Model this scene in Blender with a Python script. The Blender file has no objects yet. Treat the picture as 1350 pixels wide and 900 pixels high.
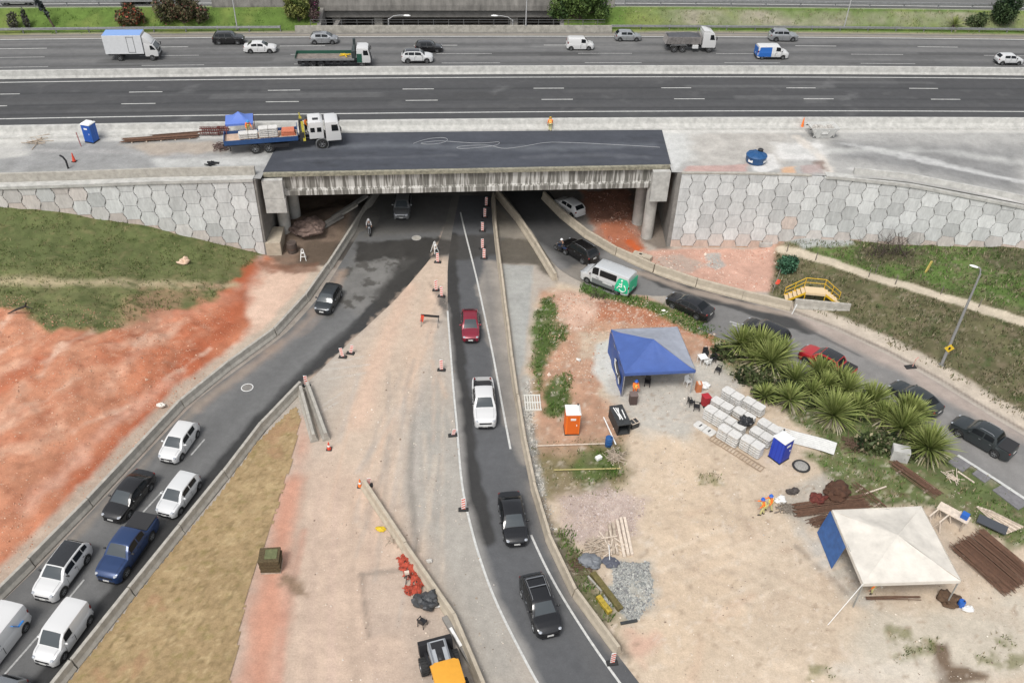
import bpy, bmesh, math, random
import numpy as np
from mathutils import Vector, Matrix
R = math.radians
random.seed(7); RNG = np.random.default_rng(11)
sc = bpy.context.scene; C = sc.collection
# ------------------------------------------------------------------ camera
F = 1160.0; PITCH = math.atan(910/1160.0); ROLL = R(2.1); HC = 49.0
cam = bpy.data.cameras.new('camera'); co = bpy.data.objects.new('camera', cam); C.objects.link(co)
co.location = (0, 0, HC)
co.rotation_euler = (Matrix.Rotation(math.pi/2-PITCH, 3, 'X') @ Matrix.Rotation(ROLL, 3, 'Z')).to_euler()
cam.sensor_width = 36; cam.lens = F*36/1350; cam.clip_start = .5; cam.clip_end = 3000
sc.camera = co
def ray(px, py):
    a = (px-675)/F; b = -(py-450)/F
    a, b = a*math.cos(ROLL)-b*math.sin(ROLL), a*math.sin(ROLL)+b*math.cos(ROLL)
    return a, math.cos(PITCH)+b*math.sin(PITCH), -math.sin(PITCH)+b*math.cos(PITCH)
def at(px, py, z=0.0):
    d = ray(px, py); t = (z-HC)/d[2]
    return Vector((d[0]*t, d[1]*t, z))
def P2(pts, z=0.0):
    return np.array([at(x, y, z)[:2] for x, y in pts])
# ------------------------------------------------------------------ noise
def vnoise(x, y, seed=0):
    xi = np.floor(x).astype(np.int64); yi = np.floor(y).astype(np.int64)
    fx = x-xi; fy = y-yi; fx = fx*fx*(3-2*fx); fy = fy*fy*(3-2*fy)
    def h(a, b):
        n = (a*374761393 + b*668265263 + seed*1442695041) & 0xffffffff
        n = ((n ^ (n >> 13))*1274126177) & 0xffffffff
        return ((n ^ (n >> 16)) & 0xffff)/65535.0
    return (h(xi, yi)*(1-fx)+h(xi+1, yi)*fx)*(1-fy)+(h(xi, yi+1)*(1-fx)+h(xi+1, yi+1)*fx)*fy
def fbm(x, y, s=1.0, o=4, seed=0):
    t = 0; a = 1; n = 0
    for i in range(o):
        t = t+a*vnoise(x/s*2**i+17.3*i, y/s*2**i-9.1*i, seed+i); n += a; a *= .55
    return t/n-.5
def sdpoly(X, Y, poly):
    d = np.full(X.shape, 1e9); ins = np.zeros(X.shape, bool); n = len(poly)
    for i in range(n):
        x0, y0 = poly[i]; x1, y1 = poly[(i+1) % n]
        ex, ey = x1-x0, y1-y0; L = ex*ex+ey*ey+1e-9
        t = np.clip(((X-x0)*ex+(Y-y0)*ey)/L, 0, 1)
        d = np.minimum(d, (X-x0-t*ex)**2+(Y-y0-t*ey)**2)
        c = (y0 > Y) != (y1 > Y)
        if y1 != y0: ins ^= c & (X < (x1-x0)*(Y-y0)/(y1-y0)+x0)
    d = np.sqrt(d); return np.where(ins, d, -d)
def sdline(X, Y, pts):
    d = np.full(X.shape, 1e9)
    for i in range(len(pts)-1):
        x0, y0 = pts[i]; x1, y1 = pts[i+1]; ex, ey = x1-x0, y1-y0; L = ex*ex+ey*ey+1e-9
        t = np.clip(((X-x0)*ex+(Y-y0)*ey)/L, 0, 1)
        d = np.minimum(d, (X-x0-t*ex)**2+(Y-y0-t*ey)**2)
    return np.sqrt(d)
class Paint:
    def __init__(s, X, Y, base, vary=.18, z=0.0, seed=1):
        s.X, s.Y, s.z, s.k = X, Y, z, seed*31
        s.c = np.ones(X.shape+(3,))*np.array(base)
        s.c *= (1+vary*2*fbm(X, Y, 6, 5, s.k))[..., None]
    def mix(s, a, col, vary=.2, scale=1.5):
        s.k += 1
        v = 1+vary*2*fbm(s.X, s.Y, scale, 4, s.k)
        a = np.clip(a, 0, 1)[..., None]
        s.c = s.c*(1-a)+np.array(col)*v[..., None]*a
    def area(s, pts, col, soft=.4, warp=.8, wscale=1.6, alpha=1., vary=.2, scale=1.5, world=False):
        poly = np.array(pts) if world else P2(pts, s.z); s.k += 7
        d = sdpoly(s.X, s.Y, poly)+warp*2*fbm(s.X, s.Y, wscale, 4, s.k)
        s.mix(alpha*np.clip(d/soft+.5, 0, 1), col, vary, scale)
    def stroke(s, pts, w, col, soft=.4, warp=.4, wscale=1.6, alpha=1., vary=.15, scale=1.5, world=False):
        pl = np.array(pts) if world else P2(pts, s.z); s.k += 5
        d = w/2-sdline(s.X, s.Y, pl)+warp*2*fbm(s.X, s.Y, wscale, 4, s.k)
        s.mix(alpha*np.clip(d/soft+.5, 0, 1), col, vary, scale)
    def speck(s, pts, col, thr, scale, alpha=.8, world=False, soft=.08):
        poly = np.array(pts) if world else P2(pts, s.z); s.k += 3
        d = sdpoly(s.X, s.Y, poly); n = fbm(s.X, s.Y, scale, 4, s.k)
        s.mix(alpha*np.clip((n-thr)/soft, 0, 1)*np.clip(d/.8+.5, 0, 1), col, .2)
# ------------------------------------------------------------------ materials
M = {}
def nodes(name):
    m = bpy.data.materials.new(name); m.use_nodes = True
    return m, m.node_tree.nodes, m.node_tree.links, m.node_tree.nodes['Principled BSDF']
def mat(name, col, rough=.6, metal=0., var=0., vscale=3., bump=0., bscale=20., coat=0., spec=.5, alpha=1., stretch=None):
    if name in M: return M[name]
    m, n, l, b = nodes(name)
    b.inputs['Base Color'].default_value = (*col, 1); b.inputs['Roughness'].default_value = rough
    b.inputs['Metallic'].default_value = metal; b.inputs['Specular IOR Level'].default_value = spec
    if coat: b.inputs['Coat Weight'].default_value = coat; b.inputs['Coat Roughness'].default_value = .22
    if alpha < 1: b.inputs['Alpha'].default_value = alpha
    if var or bump:
        tc = n.new('ShaderNodeNewGeometry'); src = tc.outputs['Position']
        if stretch:
            mp = n.new('ShaderNodeMapping'); mp.inputs['Scale'].default_value = stretch; l.new(src, mp.inputs[0]); src = mp.outputs[0]
    if var:
        nt = n.new('ShaderNodeTexNoise'); nt.inputs['Scale'].default_value = vscale; nt.inputs['Detail'].default_value = 6; nt.inputs['Roughness'].default_value = .65
        l.new(src, nt.inputs['Vector'])
        mx = n.new('ShaderNodeMapRange'); mx.inputs[1].default_value = .3; mx.inputs[2].default_value = .7
        mx.inputs[3].default_value = 1-var; mx.inputs[4].default_value = 1+var; l.new(nt.outputs[0], mx.inputs[0])
        mu = n.new('ShaderNodeVectorMath'); mu.operation = 'SCALE'; mu.inputs[0].default_value = col
        l.new(mx.outputs[0], mu.inputs['Scale']); l.new(mu.outputs[0], b.inputs['Base Color'])
    if bump:
        bt = n.new('ShaderNodeTexNoise'); bt.inputs['Scale'].default_value = bscale; bt.inputs['Detail'].default_value = 4; l.new(src, bt.inputs['Vector'])
        bp = n.new('ShaderNodeBump'); bp.inputs['Strength'].default_value = bump; bp.inputs['Distance'].default_value = .05
        l.new(bt.outputs[0], bp.inputs['Height']); l.new(bp.outputs[0], b.inputs['Normal'])
    M[name] = m; return m
def painted(name, rough=.9, var=.22, scales=(1.7, 9.0), bump=.35, bscale=9., dist=.06, stretch=None):
    m, n, l, b = nodes(name)
    a = n.new('ShaderNodeAttribute'); a.attribute_name = 'Col'
    g = n.new('ShaderNodeNewGeometry'); src = g.outputs['Position']
    if stretch:
        mp = n.new('ShaderNodeMapping'); mp.inputs['Scale'].default_value = stretch; l.new(src, mp.inputs[0]); src = mp.outputs[0]
    cur = a.outputs['Color']
    for s in scales:
        t = n.new('ShaderNodeTexNoise'); t.inputs['Scale'].default_value = s; t.inputs['Detail'].default_value = 7; t.inputs['Roughness'].default_value = .7
        l.new(src, t.inputs['Vector'])
        r = n.new('ShaderNodeMapRange'); r.inputs[1].default_value = .28; r.inputs[2].default_value = .72
        r.inputs[3].default_value = 1-var; r.inputs[4].default_value = 1+var; l.new(t.outputs[0], r.inputs[0])
        v = n.new('ShaderNodeVectorMath'); v.operation = 'SCALE'; l.new(cur, v.inputs[0]); l.new(r.outputs[0], v.inputs['Scale']); cur = v.outputs[0]
    l.new(cur, b.inputs['Base Color']); b.inputs['Roughness'].default_value = rough; b.inputs['Specular IOR Level'].default_value = .25
    t = n.new('ShaderNodeTexNoise'); t.inputs['Scale'].default_value = bscale; t.inputs['Detail'].default_value = 8; t.inputs['Roughness'].default_value = .7
    l.new(g.outputs['Position'], t.inputs['Vector'])
    bp = n.new('ShaderNodeBump'); bp.inputs['Strength'].default_value = bump; bp.inputs['Distance'].default_value = dist
    l.new(t.outputs[0], bp.inputs['Height']); l.new(bp.outputs[0], b.inputs['Normal'])
    M[name] = m; return m
painted('earth_surface', var=.14, bump=.42, bscale=6., dist=.08); painted('asphalt_surface', .82, .12, (1.3, 14.), .2, 25., .02)
painted('concrete_panel', .85, .16, (1.6, 6.), .15, 15., .02, (1, 1, .3)); painted('slab_surface', .85, .16, (1.1, 8.), .2, 14., .03)
painted('leaf_surface', .6, .12, (3., 9.), 0., 5., .01)
concrete = mat('concrete', (.36, .34, .30), .85, var=.22, vscale=2.2, bump=.15)
concrete_pale = mat('concrete_pale', (.43, .425, .40), .85, var=.24, vscale=1.6, bump=.1)
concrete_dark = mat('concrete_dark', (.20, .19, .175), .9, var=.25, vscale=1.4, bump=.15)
concrete_warm = mat('concrete_warm', (.42, .365, .285), .88, var=.16, vscale=2., bump=.15)
black = mat('black_plastic', (.018, .018, .02), .5)
rubber = mat('rubber', (.022, .022, .022), .8)
glass = mat('car_glass', (.012, .014, .016), .09, spec=.25)
windscreen = mat('windscreen_glass', (.055, .064, .07), .08, spec=.5)
steel = mat('steel', (.45, .46, .47), .35, .9)
rim_m = mat('rim_metal', (.38, .39, .40), .35, .7)
white_p = mat('white_paint', (.76, .77, .77), .3, coat=.6)
lamp_m = mat('lamp_lens', (.34, .36, .39), .18, spec=.6)
red_l = mat('red_lens', (.17, .012, .010), .25)
white_m = mat('white_matte', (.74, .74, .72), .7)
red_m = mat('red_matte', (.62, .07, .035), .6)
orange_m = mat('orange_plastic', (.78, .17, .02), .5)
orange_v = mat('hi_vis_orange', (.85, .19, .03), .7)
blue_m = mat('blue_plastic', (.02, .11, .42), .45)
yellow_m = mat('yellow_paint', (.70, .47, .03), .55)
rust = mat('rusty_steel', (.12, .064, .04), .85, var=.35, vscale=5.)
wood = mat('weathered_wood', (.40, .33, .26), .85, var=.3, vscale=4.)
wood_pale = mat('pale_wood', (.60, .51, .42), .85, var=.2, vscale=4.)
galv = mat('galvanised', (.22, .225, .23), .6, .3, var=.2)
skin = mat('skin', (.36, .2, .13), .6)
paint_line = mat('road_paint', (.50, .50, .48), .7, var=.22, vscale=4.)
paint_worn = mat('worn_road_paint', (.36, .36, .35), .8, var=.35, vscale=5.)
# ------------------------------------------------------------------ mesh helpers
class MB:
    def __init__(s): s.v = []; s.f = []; s.mi = []; s.T = Matrix.Identity(4)
    def add(s, vs, fs, mi=0):
        b = len(s.v); s.v += [tuple(s.T @ Vector(v)) for v in vs]
        s.f += [tuple(i+b for i in f) for f in fs]; s.mi += [mi]*len(fs); return s
    def box(s, c, d, rz=0., mi=0, taper=1., ry=0., rx=0.):
        x, y, z = d[0]/2, d[1]/2, d[2]/2; m = Matrix.Translation(c) @ Matrix.Rotation(rz, 4, 'Z') @ Matrix.Rotation(ry, 4, 'Y') @ Matrix.Rotation(rx, 4, 'X')
        vs = []
        for zz, k in ((-z, 1.), (z, taper)):
            vs += [(-x*k, -y*k, zz), (x*k, -y*k, zz), (x*k, y*k, zz), (-x*k, y*k, zz)]
        return s.add([m @ Vector(v) for v in vs], [(3, 2, 1, 0), (4, 5, 6, 7), (0, 1, 5, 4), (1, 2, 6, 5), (2, 3, 7, 6), (3, 0, 4, 7)], mi)
    def beam(s, a, b, w, h=None, mi=0):
        a = Vector(a); b = Vector(b); d = b-a; L = d.length
        if L < 1e-6: return s
        h = h or w; q = d.to_track_quat('X', 'Z').to_matrix().to_4x4(); m = Matrix.Translation((a+b)/2) @ q
        x, y, z = L/2, w/2, h/2
        vs = [m @ Vector(v) for v in ((-x, -y, -z), (x, -y, -z), (x, y, -z), (-x, y, -z), (-x, -y, z), (x, -y, z), (x, y, z), (-x, y, z))]
        return s.add(vs, [(3, 2, 1, 0), (4, 5, 6, 7), (0, 1, 5, 4), (1, 2, 6, 5), (2, 3, 7, 6), (3, 0, 4, 7)], mi)
    def tube(s, pts, r, n=8, mi=0, cap=True):
        pts = [Vector(p) for p in pts]; k = len(pts); rs = r if isinstance(r, (list, tuple)) else [r]*k; vs = []; up = Vector((0, 0, 1))
        for i, p in enumerate(pts):
            d = (pts[min(i+1, k-1)]-pts[max(i-1, 0)]).normalized()
            u = d.cross(up if abs(d.z) < .95 else Vector((1, 0, 0))).normalized(); w = d.cross(u)
            for j in range(n):
                a = 2*math.pi*j/n; vs.append(p+(u*math.cos(a)+w*math.sin(a))*rs[i])
        fs = [(i*n+j, i*n+(j+1) % n, (i+1)*n+(j+1) % n, (i+1)*n+j) for i in range(k-1) for j in range(n)]
        if cap: fs += [tuple(range(n-1, -1, -1)), tuple(range((k-1)*n, k*n))]
        return s.add(vs, fs, mi)
    def lathe(s, prof, n=16, c=(0, 0, 0), axis='Z', mi=0, cap=True):
        vs = []; k = len(prof); c = Vector(c)
        for r, z in prof:
            for j in range(n):
                a = 2*math.pi*j/n; x, y = r*math.cos(a), r*math.sin(a)
                vs.append(c+Vector((x, y, z) if axis == 'Z' else (x, z, y) if axis == 'Y' else (z, x, y)))
        fs = [(i*n+j, i*n+(j+1) % n, (i+1)*n+(j+1) % n, (i+1)*n+j) for i in range(k-1) for j in range(n)]
        if cap: fs += [tuple(range(n-1, -1, -1)), tuple(range((k-1)*n, k*n))]
        return s.add(vs, fs, mi)
    def prism(s, poly, z0, z1, mi=0):
        n = len(poly); vs = [(x, y, z0) for x, y in poly]+[(x, y, z1) for x, y in poly]
        return s.add(vs, [tuple(range(n-1, -1, -1)), tuple(range(n, 2*n))]+[(i, (i+1) % n, n+(i+1) % n, n+i) for i in range(n)], mi)
    def prism_y(s, prof, y0, y1, mi=0):
        n = len(prof); vs = [(x, y0, z) for x, z in prof]+[(x, y1, z) for x, z in prof]
        return s.add(vs, [tuple(range(n)), tuple(range(2*n-1, n-1, -1))]+[((i+1) % n, i, n+i, n+(i+1) % n) for i in range(n)], mi)
    def loft(s, secs, mi=0, closed=True, cap=True):
        n = len(secs[0]); vs = [p for q in secs for p in q]; m = n if closed else n-1
        fs = [(i*n+j, i*n+(j+1) % n, (i+1)*n+(j+1) % n, (i+1)*n+j) for i in range(len(secs)-1) for j in range(m)]
        if cap and closed: fs += [tuple(range(n-1, -1, -1)), tuple(range((len(secs)-1)*n, len(secs)*n))]
        return s.add(vs, fs, mi)
    def ball(s, c, r, nu=10, nv=7, mi=0):
        rx, ry, rz = (r, r, r) if not isinstance(r, (tuple, list)) else r
        vs = []; 
        for i in range(nv+1):
            t = math.pi*i/nv
            for j in range(nu):
                a = 2*math.pi*j/nu; vs.append((c[0]+rx*math.sin(t)*math.cos(a), c[1]+ry*math.sin(t)*math.sin(a), c[2]-rz*math.cos(t)))
        return s.add(vs, [(i*nu+j, i*nu+(j+1) % nu, (i+1)*nu+(j+1) % nu, (i+1)*nu+j) for i in range(nv) for j in range(nu)], mi)
    def build(s, name, mats, parent=None, smooth=False, bevel=0., fix=True):
        me = bpy.data.meshes.new(name); me.from_pydata(s.v, [], s.f)
        ml = mats if isinstance(mats, (list, tuple)) else [mats]
        for q in ml: me.materials.append(q)
        if len(ml) > 1: me.polygons.foreach_set('material_index', s.mi)
        if fix or bevel:
            bm = bmesh.new(); bm.from_mesh(me)
            bmesh.ops.remove_doubles(bm, verts=bm.verts, dist=1e-5)
            bmesh.ops.recalc_face_normals(bm, faces=bm.faces)
            if bevel: 
                es = [e for e in bm.edges if len(e.link_faces) == 2 and e.calc_face_angle(0) > .5]
                bmesh.ops.bevel(bm, geom=es, offset=bevel, segments=2, profile=.7, affect='EDGES', clamp_overlap=True)
            bm.to_mesh(me); bm.free()
        if smooth:
            me.polygons.foreach_set('use_smooth', [True]*len(me.polygons))
            me.set_sharp_from_angle(angle=smooth if isinstance(smooth, float) else R(38))
        return link(name, me, parent)
def link(name, me, parent=None):
    o = bpy.data.objects.new(name, me); C.objects.link(o)
    if parent is not None: o.parent = parent
    return o
def tag(o, label=None, cat=None, group=None, kind=None):
    if label: o['label'] = label
    if cat: o['category'] = cat
    if group: o['group'] = group
    o['kind'] = kind or 'thing'
    return o
def thing(name, label, cat, loc=(0, 0, 0), rz=0., group=None):
    o = bpy.data.objects.new(name, None); C.objects.link(o); o.location = loc; o.rotation_euler = (0, 0, rz); o.empty_display_size = .2
    return tag(o, label, cat, group)
def place(o, loc, rz=0.):
    o.location = loc; o.rotation_euler = (0, 0, rz); return o
def dup(root, loc, rz, label=None, group=None):
    r = root.copy(); C.objects.link(r); r.location = loc; r.rotation_euler = (0, 0, rz)
    if label: r['label'] = label
    if group: r['group'] = group
    for ch in root.children:
        c = ch.copy(); C.objects.link(c); c.parent = r
        for g in ch.children:
            d = g.copy(); C.objects.link(d); d.parent = c
    return r
ORD = ['first', 'second', 'third', 'fourth', 'fifth', 'sixth', 'seventh', 'eighth', 'ninth', 'tenth', 'eleventh', 'twelfth', 'thirteenth', 'fourteenth', 'fifteenth', 'sixteenth', 'seventeenth', 'eighteenth', 'nineteenth', 'twentieth']
def setcol(me, cols):
    a = me.color_attributes.new('Col', 'FLOAT_COLOR', 'POINT')
    d = np.ones((len(cols), 4), np.float32); d[:, :3] = np.clip(cols, 0.003, .95); a.data.foreach_set('color', d.ravel())
def grid_mesh(name, X, Y, Z, cols, m, kind='structure', parent=None):
    ny, nx = X.shape; v = np.stack([X, Y, Z], -1).reshape(-1, 3)
    i = np.arange((ny-1)*(nx-1)); r = i//(nx-1); c = i % (nx-1); a = r*nx+c
    q = np.stack([a, a+1, a+nx+1, a+nx], -1)
    me = bpy.data.meshes.new(name); me.vertices.add(len(v)); me.vertices.foreach_set('co', v.astype(np.float32).ravel())
    me.loops.add(len(q)*4); me.loops.foreach_set('vertex_index', q.astype(np.int32).ravel())
    me.polygons.add(len(q)); me.polygons.foreach_set('loop_start', np.arange(0, len(q)*4, 4, dtype=np.int32)); me.polygons.foreach_set('loop_total', np.full(len(q), 4, np.int32))
    me.update(calc_edges=True); me.polygons.foreach_set('use_smooth', [True]*len(q))
    setcol(me, cols.reshape(-1, 3)); me.materials.append(m)
    o = link(name, me, parent)
    if kind: o['kind'] = kind
    return o
# ------------------------------------------------------------------ key lines
ZD = 8.6
rp = np.array([at(*q, ZD)[:2] for q in [(0, 157), (450, 150), (900, 146.7), (1350, 147.3)]])
CF = np.polyfit(rp[:, 0], rp[:, 1], 2)
def ref(x):
    x = np.asarray(x, float); xc = np.clip(x, -75, 80)
    return np.polyval(CF, xc)+(x-xc)*(2*CF[0]*xc+CF[1])
def DP(px, py, z=ZD):
    p = at(px, py, z); return p.x, p.y-float(ref(p.x))
def U(x, D, z): return Vector((x, float(ref(x))+D, z))
BL, BR = -24.6, 15.3                      # bridge ends
wl_top = P2([(-160, 249), (0, 246), (100, 243), (200, 239), (335, 236)], ZD)
wr_top = np.vstack([P2([(898, 228), (1000, 229), (1100, 232.5)], ZD), P2([(1200, 243)], 8.3), P2([(1350, 272)], 7.5), P2([(1560, 320)], 6.5)])
wr_z = [ZD, ZD, ZD, 8.3, 7.5, 6.5]
def wall_y(x):
    return np.where(x < -4, np.interp(x, wl_top[:, 0], wl_top[:, 1]), np.interp(x, wr_top[:, 0], wr_top[:, 1]))
def wall_hit(px, py):
    d = ray(px, py); t = 78/d[1]
    for _ in range(12): t = float(wall_y(d[0]*t))/d[1]
    return (d[0]*t, d[1]*t, HC+d[2]*t)
# barriers on the ground (image traced, unprojected to the road level)
LB = [(500, 252), (470, 293), (449, 332), (412, 388), (368, 438), (310, 480), (250, 526), (190, 590), (125, 660), (52, 735), (-25, 812), (-150, 940)]
RBAR = [(398, 512), (333, 580), (281, 653), (213, 732), (143, 824), (80, 902), (10, 990)]
CB = [(650, 262), (653, 302), (658, 345), (667, 412), (677, 500), (688, 565), (695, 605), (714, 688), (748, 772), (815, 862)]
RB = [(716, 262), (752, 298), (795, 328), (850, 354), (905, 374), (965, 390), (1042, 408)]
# ------------------------------------------------------------------ terrain
ctrl = []
for q in [(0, 272), (50, 277), (100, 283), (200, 300), (300, 325), (880, 332), (950, 330), (1000, 325), (1050, 315), (1120, 318), (1200, 322), (1280, 325), (1350, 328)]:
    ctrl.append(wall_hit(*q))
for q in [(-60, 300, 6.3), (0, 320, 5.7), (100, 330, 4.2), (200, 340, 2.5), (280, 345, 1.2), (0, 370, 5.1), (150, 370, 3.4), (250, 376, 1.7), (0, 420, 4.7), (60, 425, 4.2), (150, 430, 2.9), (230, 410, 1.6), (290, 390, .8),
          (0, 470, 4.0), (0, 540, 3.0), (0, 620, 1.9), (0, 700, .75), (90, 480, 3.1), (100, 540, 2.0), (100, 610, .8), (190, 470, 1.9), (180, 530, .9), (250, 450, 1.0), (300, 430, .45), (-120, 700, 1.8), (-150, 500, 4),
          (1040, 332, .5), (1120, 352, .9), (1200, 378, 1.2), (1280, 402, 1.5), (1350, 428, 1.7), (1450, 455, 2), (1100, 385, .4), (1200, 430, .55), (1300, 480, .6), (1350, 510, .6)]:
    p = at(*q); ctrl.append((p.x, p.y, q[2]))
zero = LB[2:]+[(360, 345), (345, 380), (330, 420)]+RB[3:]+[(1100, 438), (1170, 470), (1240, 510), (1300, 550), (1400, 610), (900, 345), (960, 345), (1000, 350), (1000, 340), (600, 330), (520, 450), (450, 600), (350, 800), (600, 600), (700, 850), (800, 600), (900, 500), (1000, 700), (1200, 800), (1200, 600), (700, 450), (250, 750), (1000, 880), (500, 880), (1340, 880), (700, 300), (850, 300), (450, 280), (560, 280)]
for q in zero: p = at(*q); ctrl.append((p.x, p.y, 0.))
ctrl = np.array(ctrl); 
def _k(d): return np.sqrt(d*d+1.0)
_A = _k(np.linalg.norm(ctrl[:, None, :2]-ctrl[None, :, :2], axis=2)); _w = np.linalg.solve(_A+np.eye(len(ctrl))*1e-3, ctrl[:, 2])
LBw, RBw = P2(LB), P2(RB+[(1100, 430), (1170, 462), (1240, 500), (1300, 538), (1400, 596), (1520, 670)])
leftpoly = np.vstack([LBw[2:], [[-200, 15], [-200, 85]], wl_top[1:4] + [0, 3], [[-25.5, 76.5]], P2([(370, 345)])])
rightpoly = np.vstack([P2([(905, 350)]), RBw[4:], [[140, 20], [140, 82]], wr_top[::-1]+[0, 3]])
def terrain(X, Y):
    X = np.asarray(X, float); Y = np.asarray(Y, float); sh = X.shape; x = np.clip(X.ravel(), -62, 62); y = np.clip(Y.ravel(), 24, 90)
    z = np.zeros(x.shape)
    for i in range(len(ctrl)): z += _w[i]*_k(np.hypot(x-ctrl[i, 0], y-ctrl[i, 1]))
    z = z.reshape(sh)
    d = np.maximum(sdpoly(X, Y, leftpoly), sdpoly(X, Y, rightpoly))
    s = np.clip((d-.3)/1.5, 0, 1); s = s*s*(3-2*s)
    z = np.clip(z, 0, 8)*s
    rough = np.clip(d/2, 0, 1)
    z += rough*(.6*fbm(X, Y, 5, 4, 3)+.30*fbm(X, Y, 1.3, 4, 5))*np.clip(z/1.0, .12, 1)
    return np.maximum(z, 0)
def tz(x, y): return float(terrain(np.array([x]), np.array([y]))[0])
def T(px, py, it=6):
    p = at(px, py)
    for _ in range(it): p = at(px, py, tz(p.x, p.y))
    return p
def ax(lo, a, b, hi, st, co_):
    return np.unique(np.concatenate([np.arange(lo, a, co_), np.arange(a, b, st), np.arange(b, hi+co_, co_)]))
xs = ax(-420, -62, 62, 420, .22, 8.); ys = ax(-60, 25, 93, 175, .22, 6.)
X, Y = np.meshgrid(xs, ys); Z = terrain(X, Y)
# mounds of loose earth
def mound(px, py, r, h, ex=1.0):
    p = at(px, py); d = np.hypot((X-p.x)/ex, Y-p.y)+.5*fbm(X, Y, 1.2, 3, 9); return h*np.clip(1-d/r, 0, 1)**1.3
gd = np.clip(sdpoly(X, Y, leftpoly)/2, 0, 1); Z -= gd*np.clip(.22-np.abs(fbm(X*.8+Y*.5, Y*.8-X*.5, 2.6, 4, 44)), 0, 1)*1.1*np.clip(Z, 0, 1)*np.clip(1-(Y-60)/8, 0, 1)
Z += mound(400, 300, 4.5, 1.3)+mound(455, 285, 4, 1.2)+mound(800, 300, 3.0, .5, 1.2)+mound(850, 412, 3.2, .55, 2.2)+mound(770, 405, 3, .35, 1.6)+mound(1100, 648, 1.6, .3)+mound(840, 765, 2., .3)
dsite = sdpoly(X, Y, P2([(720, 390), (950, 420), (1340, 680), (1400, 920), (860, 920), (720, 660)]))
Z += np.clip(dsite/3, 0, 1)*(.22*fbm(X, Y, 2.8, 5, 21))
for k in range(16): Z += np.clip(dsite/3, 0, 1)*mound(RNG.uniform(740, 1050), RNG.uniform(640, 880), RNG.uniform(.3, .8), RNG.uniform(.08, .2), RNG.uniform(.8, 1.8))
p = Paint(X, Y, (.365, .325, .28), .12)
# --- centre: old asphalt under dust
p.stroke([(580, 340), (530, 420), (490, 520), (470, 640), (440, 760), (420, 930)], 5.5, (.49, .385, .30), 3, 1.2, 3, .85)
p.stroke([(585, 360), (560, 450), (530, 560), (500, 680), (470, 800), (455, 930)], 1.1, (.52, .40, .31), 1.2, .5, 3, .6)
p.stroke([(540, 380), (500, 470), (470, 560)], 1.3, (.53, .38, .29), 1.2, .5, 2, .75)
p.stroke([(575, 370), (545, 470), (535, 560)], 1.1, (.50, .37, .28), 1.2, .4, 2, .6)
p.area([(395, 560), (420, 600), (500, 640), (560, 740), (560, 920), (290, 920), (335, 760)], (.48, .365, .285), 3, 1., 3, .85)
p.area([(397, 552), (408, 580), (395, 660), (375, 760), (355, 920), (300, 920), (330, 770), (380, 620)], (.45, .26, .19), 1.4, .9, 2, .85, .2)
p.stroke([(385, 640), (360, 760), (340, 920)], 1.4, (.47, .23, .155), 1., .6, 1.5, .7)
p.stroke([(400, 700), (375, 820), (365, 920)], .5, (.42, .21, .15), .4, .2, 1, .6)
for k in range(5): p.stroke([(400+22*k, 640), (385+26*k, 780), (378+30*k, 920)], .35, (.36+.05*(k % 3), .28+.03*(k % 3), .22+.03*(k % 3)), .5, .12, 3, .55)
p.area([(478, 755), (560, 740), (600, 800), (600, 850), (490, 835)], (.40, .32, .26), .6, .4, 1, .7)
p.stroke([(476, 757), (486, 838)], .3, (.2, .16, .13), .3, .1, 1, .7); p.stroke([(476, 757), (535, 750)], .3, (.2, .17, .14), .3, .1, 1, .6)
p.stroke([(545, 560), (542, 640), (550, 725)], .5, (.17, .15, .13), .35, .2, 1., .75)
p.stroke([(556, 520), (546, 560)], .25, (.2, .18, .16), .3, .1, 1, .6)
p.area([(530, 540), (600, 540), (690, 900), (640, 900), (560, 700)], (.32, .305, .275), 2, .6, 3, .7)
p.area([(590, 300), (660, 300), (700, 620), (640, 640), (605, 520)], (.33, .30, .27), 1, .5, 2, .8)
p.area([(625, 345), (655, 345), (672, 420), (686, 560), (670, 560), (648, 440)], (.42, .36, .30), .8, .4, 1, .7)
p.area([(662, 348), (704, 350), (690, 480), (682, 500), (672, 420)], (.33, .33, .31), .25, .12, 1)
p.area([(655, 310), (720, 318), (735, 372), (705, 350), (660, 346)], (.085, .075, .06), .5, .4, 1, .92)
for k in range(34):
    u = RNG.random(); x0, y0 = 570-30*u+RNG.normal(0, 12), 350+RNG.uniform(0, 120); x1, y1 = 330+290*RNG.random(), RNG.uniform(650, 930); t0, t1 = sorted(RNG.random(2)); q = lambda t: (x0+(x1-x0)*t+18*math.sin(3*t+k), y0+(y1-y0)*t)
    if t1-t0 > .12: p.stroke([q(t0), q((t0+t1)/2), q(t1)], RNG.uniform(.1, .45), [(.30, .265, .23), (.53, .43, .34), (.40, .36, .32), (.50, .36, .27)][k % 4], .3, .12, 1.5, .5)
p.area([(583, 388), (590, 392), (588, 408), (578, 402)], (.07, .065, .06), .25, .3, .7, .85); p.area([(565, 372), (590, 395), (592, 420), (585, 412)], (.12, .11, .10), .25, .3, .7, .6)
p.area([(372, 750), (392, 762), (402, 782), (385, 786), (372, 768)], (.19, .13, .085), .5, .6, .6, .85, .35, .4)
for a, b in (((440, 478), (478, 470)), ((425, 488), (490, 480)), ((430, 500), (480, 492)), ((425, 535), (450, 518)), ((420, 545), (445, 530))): p.stroke([a, b], .16, (.47, .44, .40), .15, .08, .6, .6)
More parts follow.
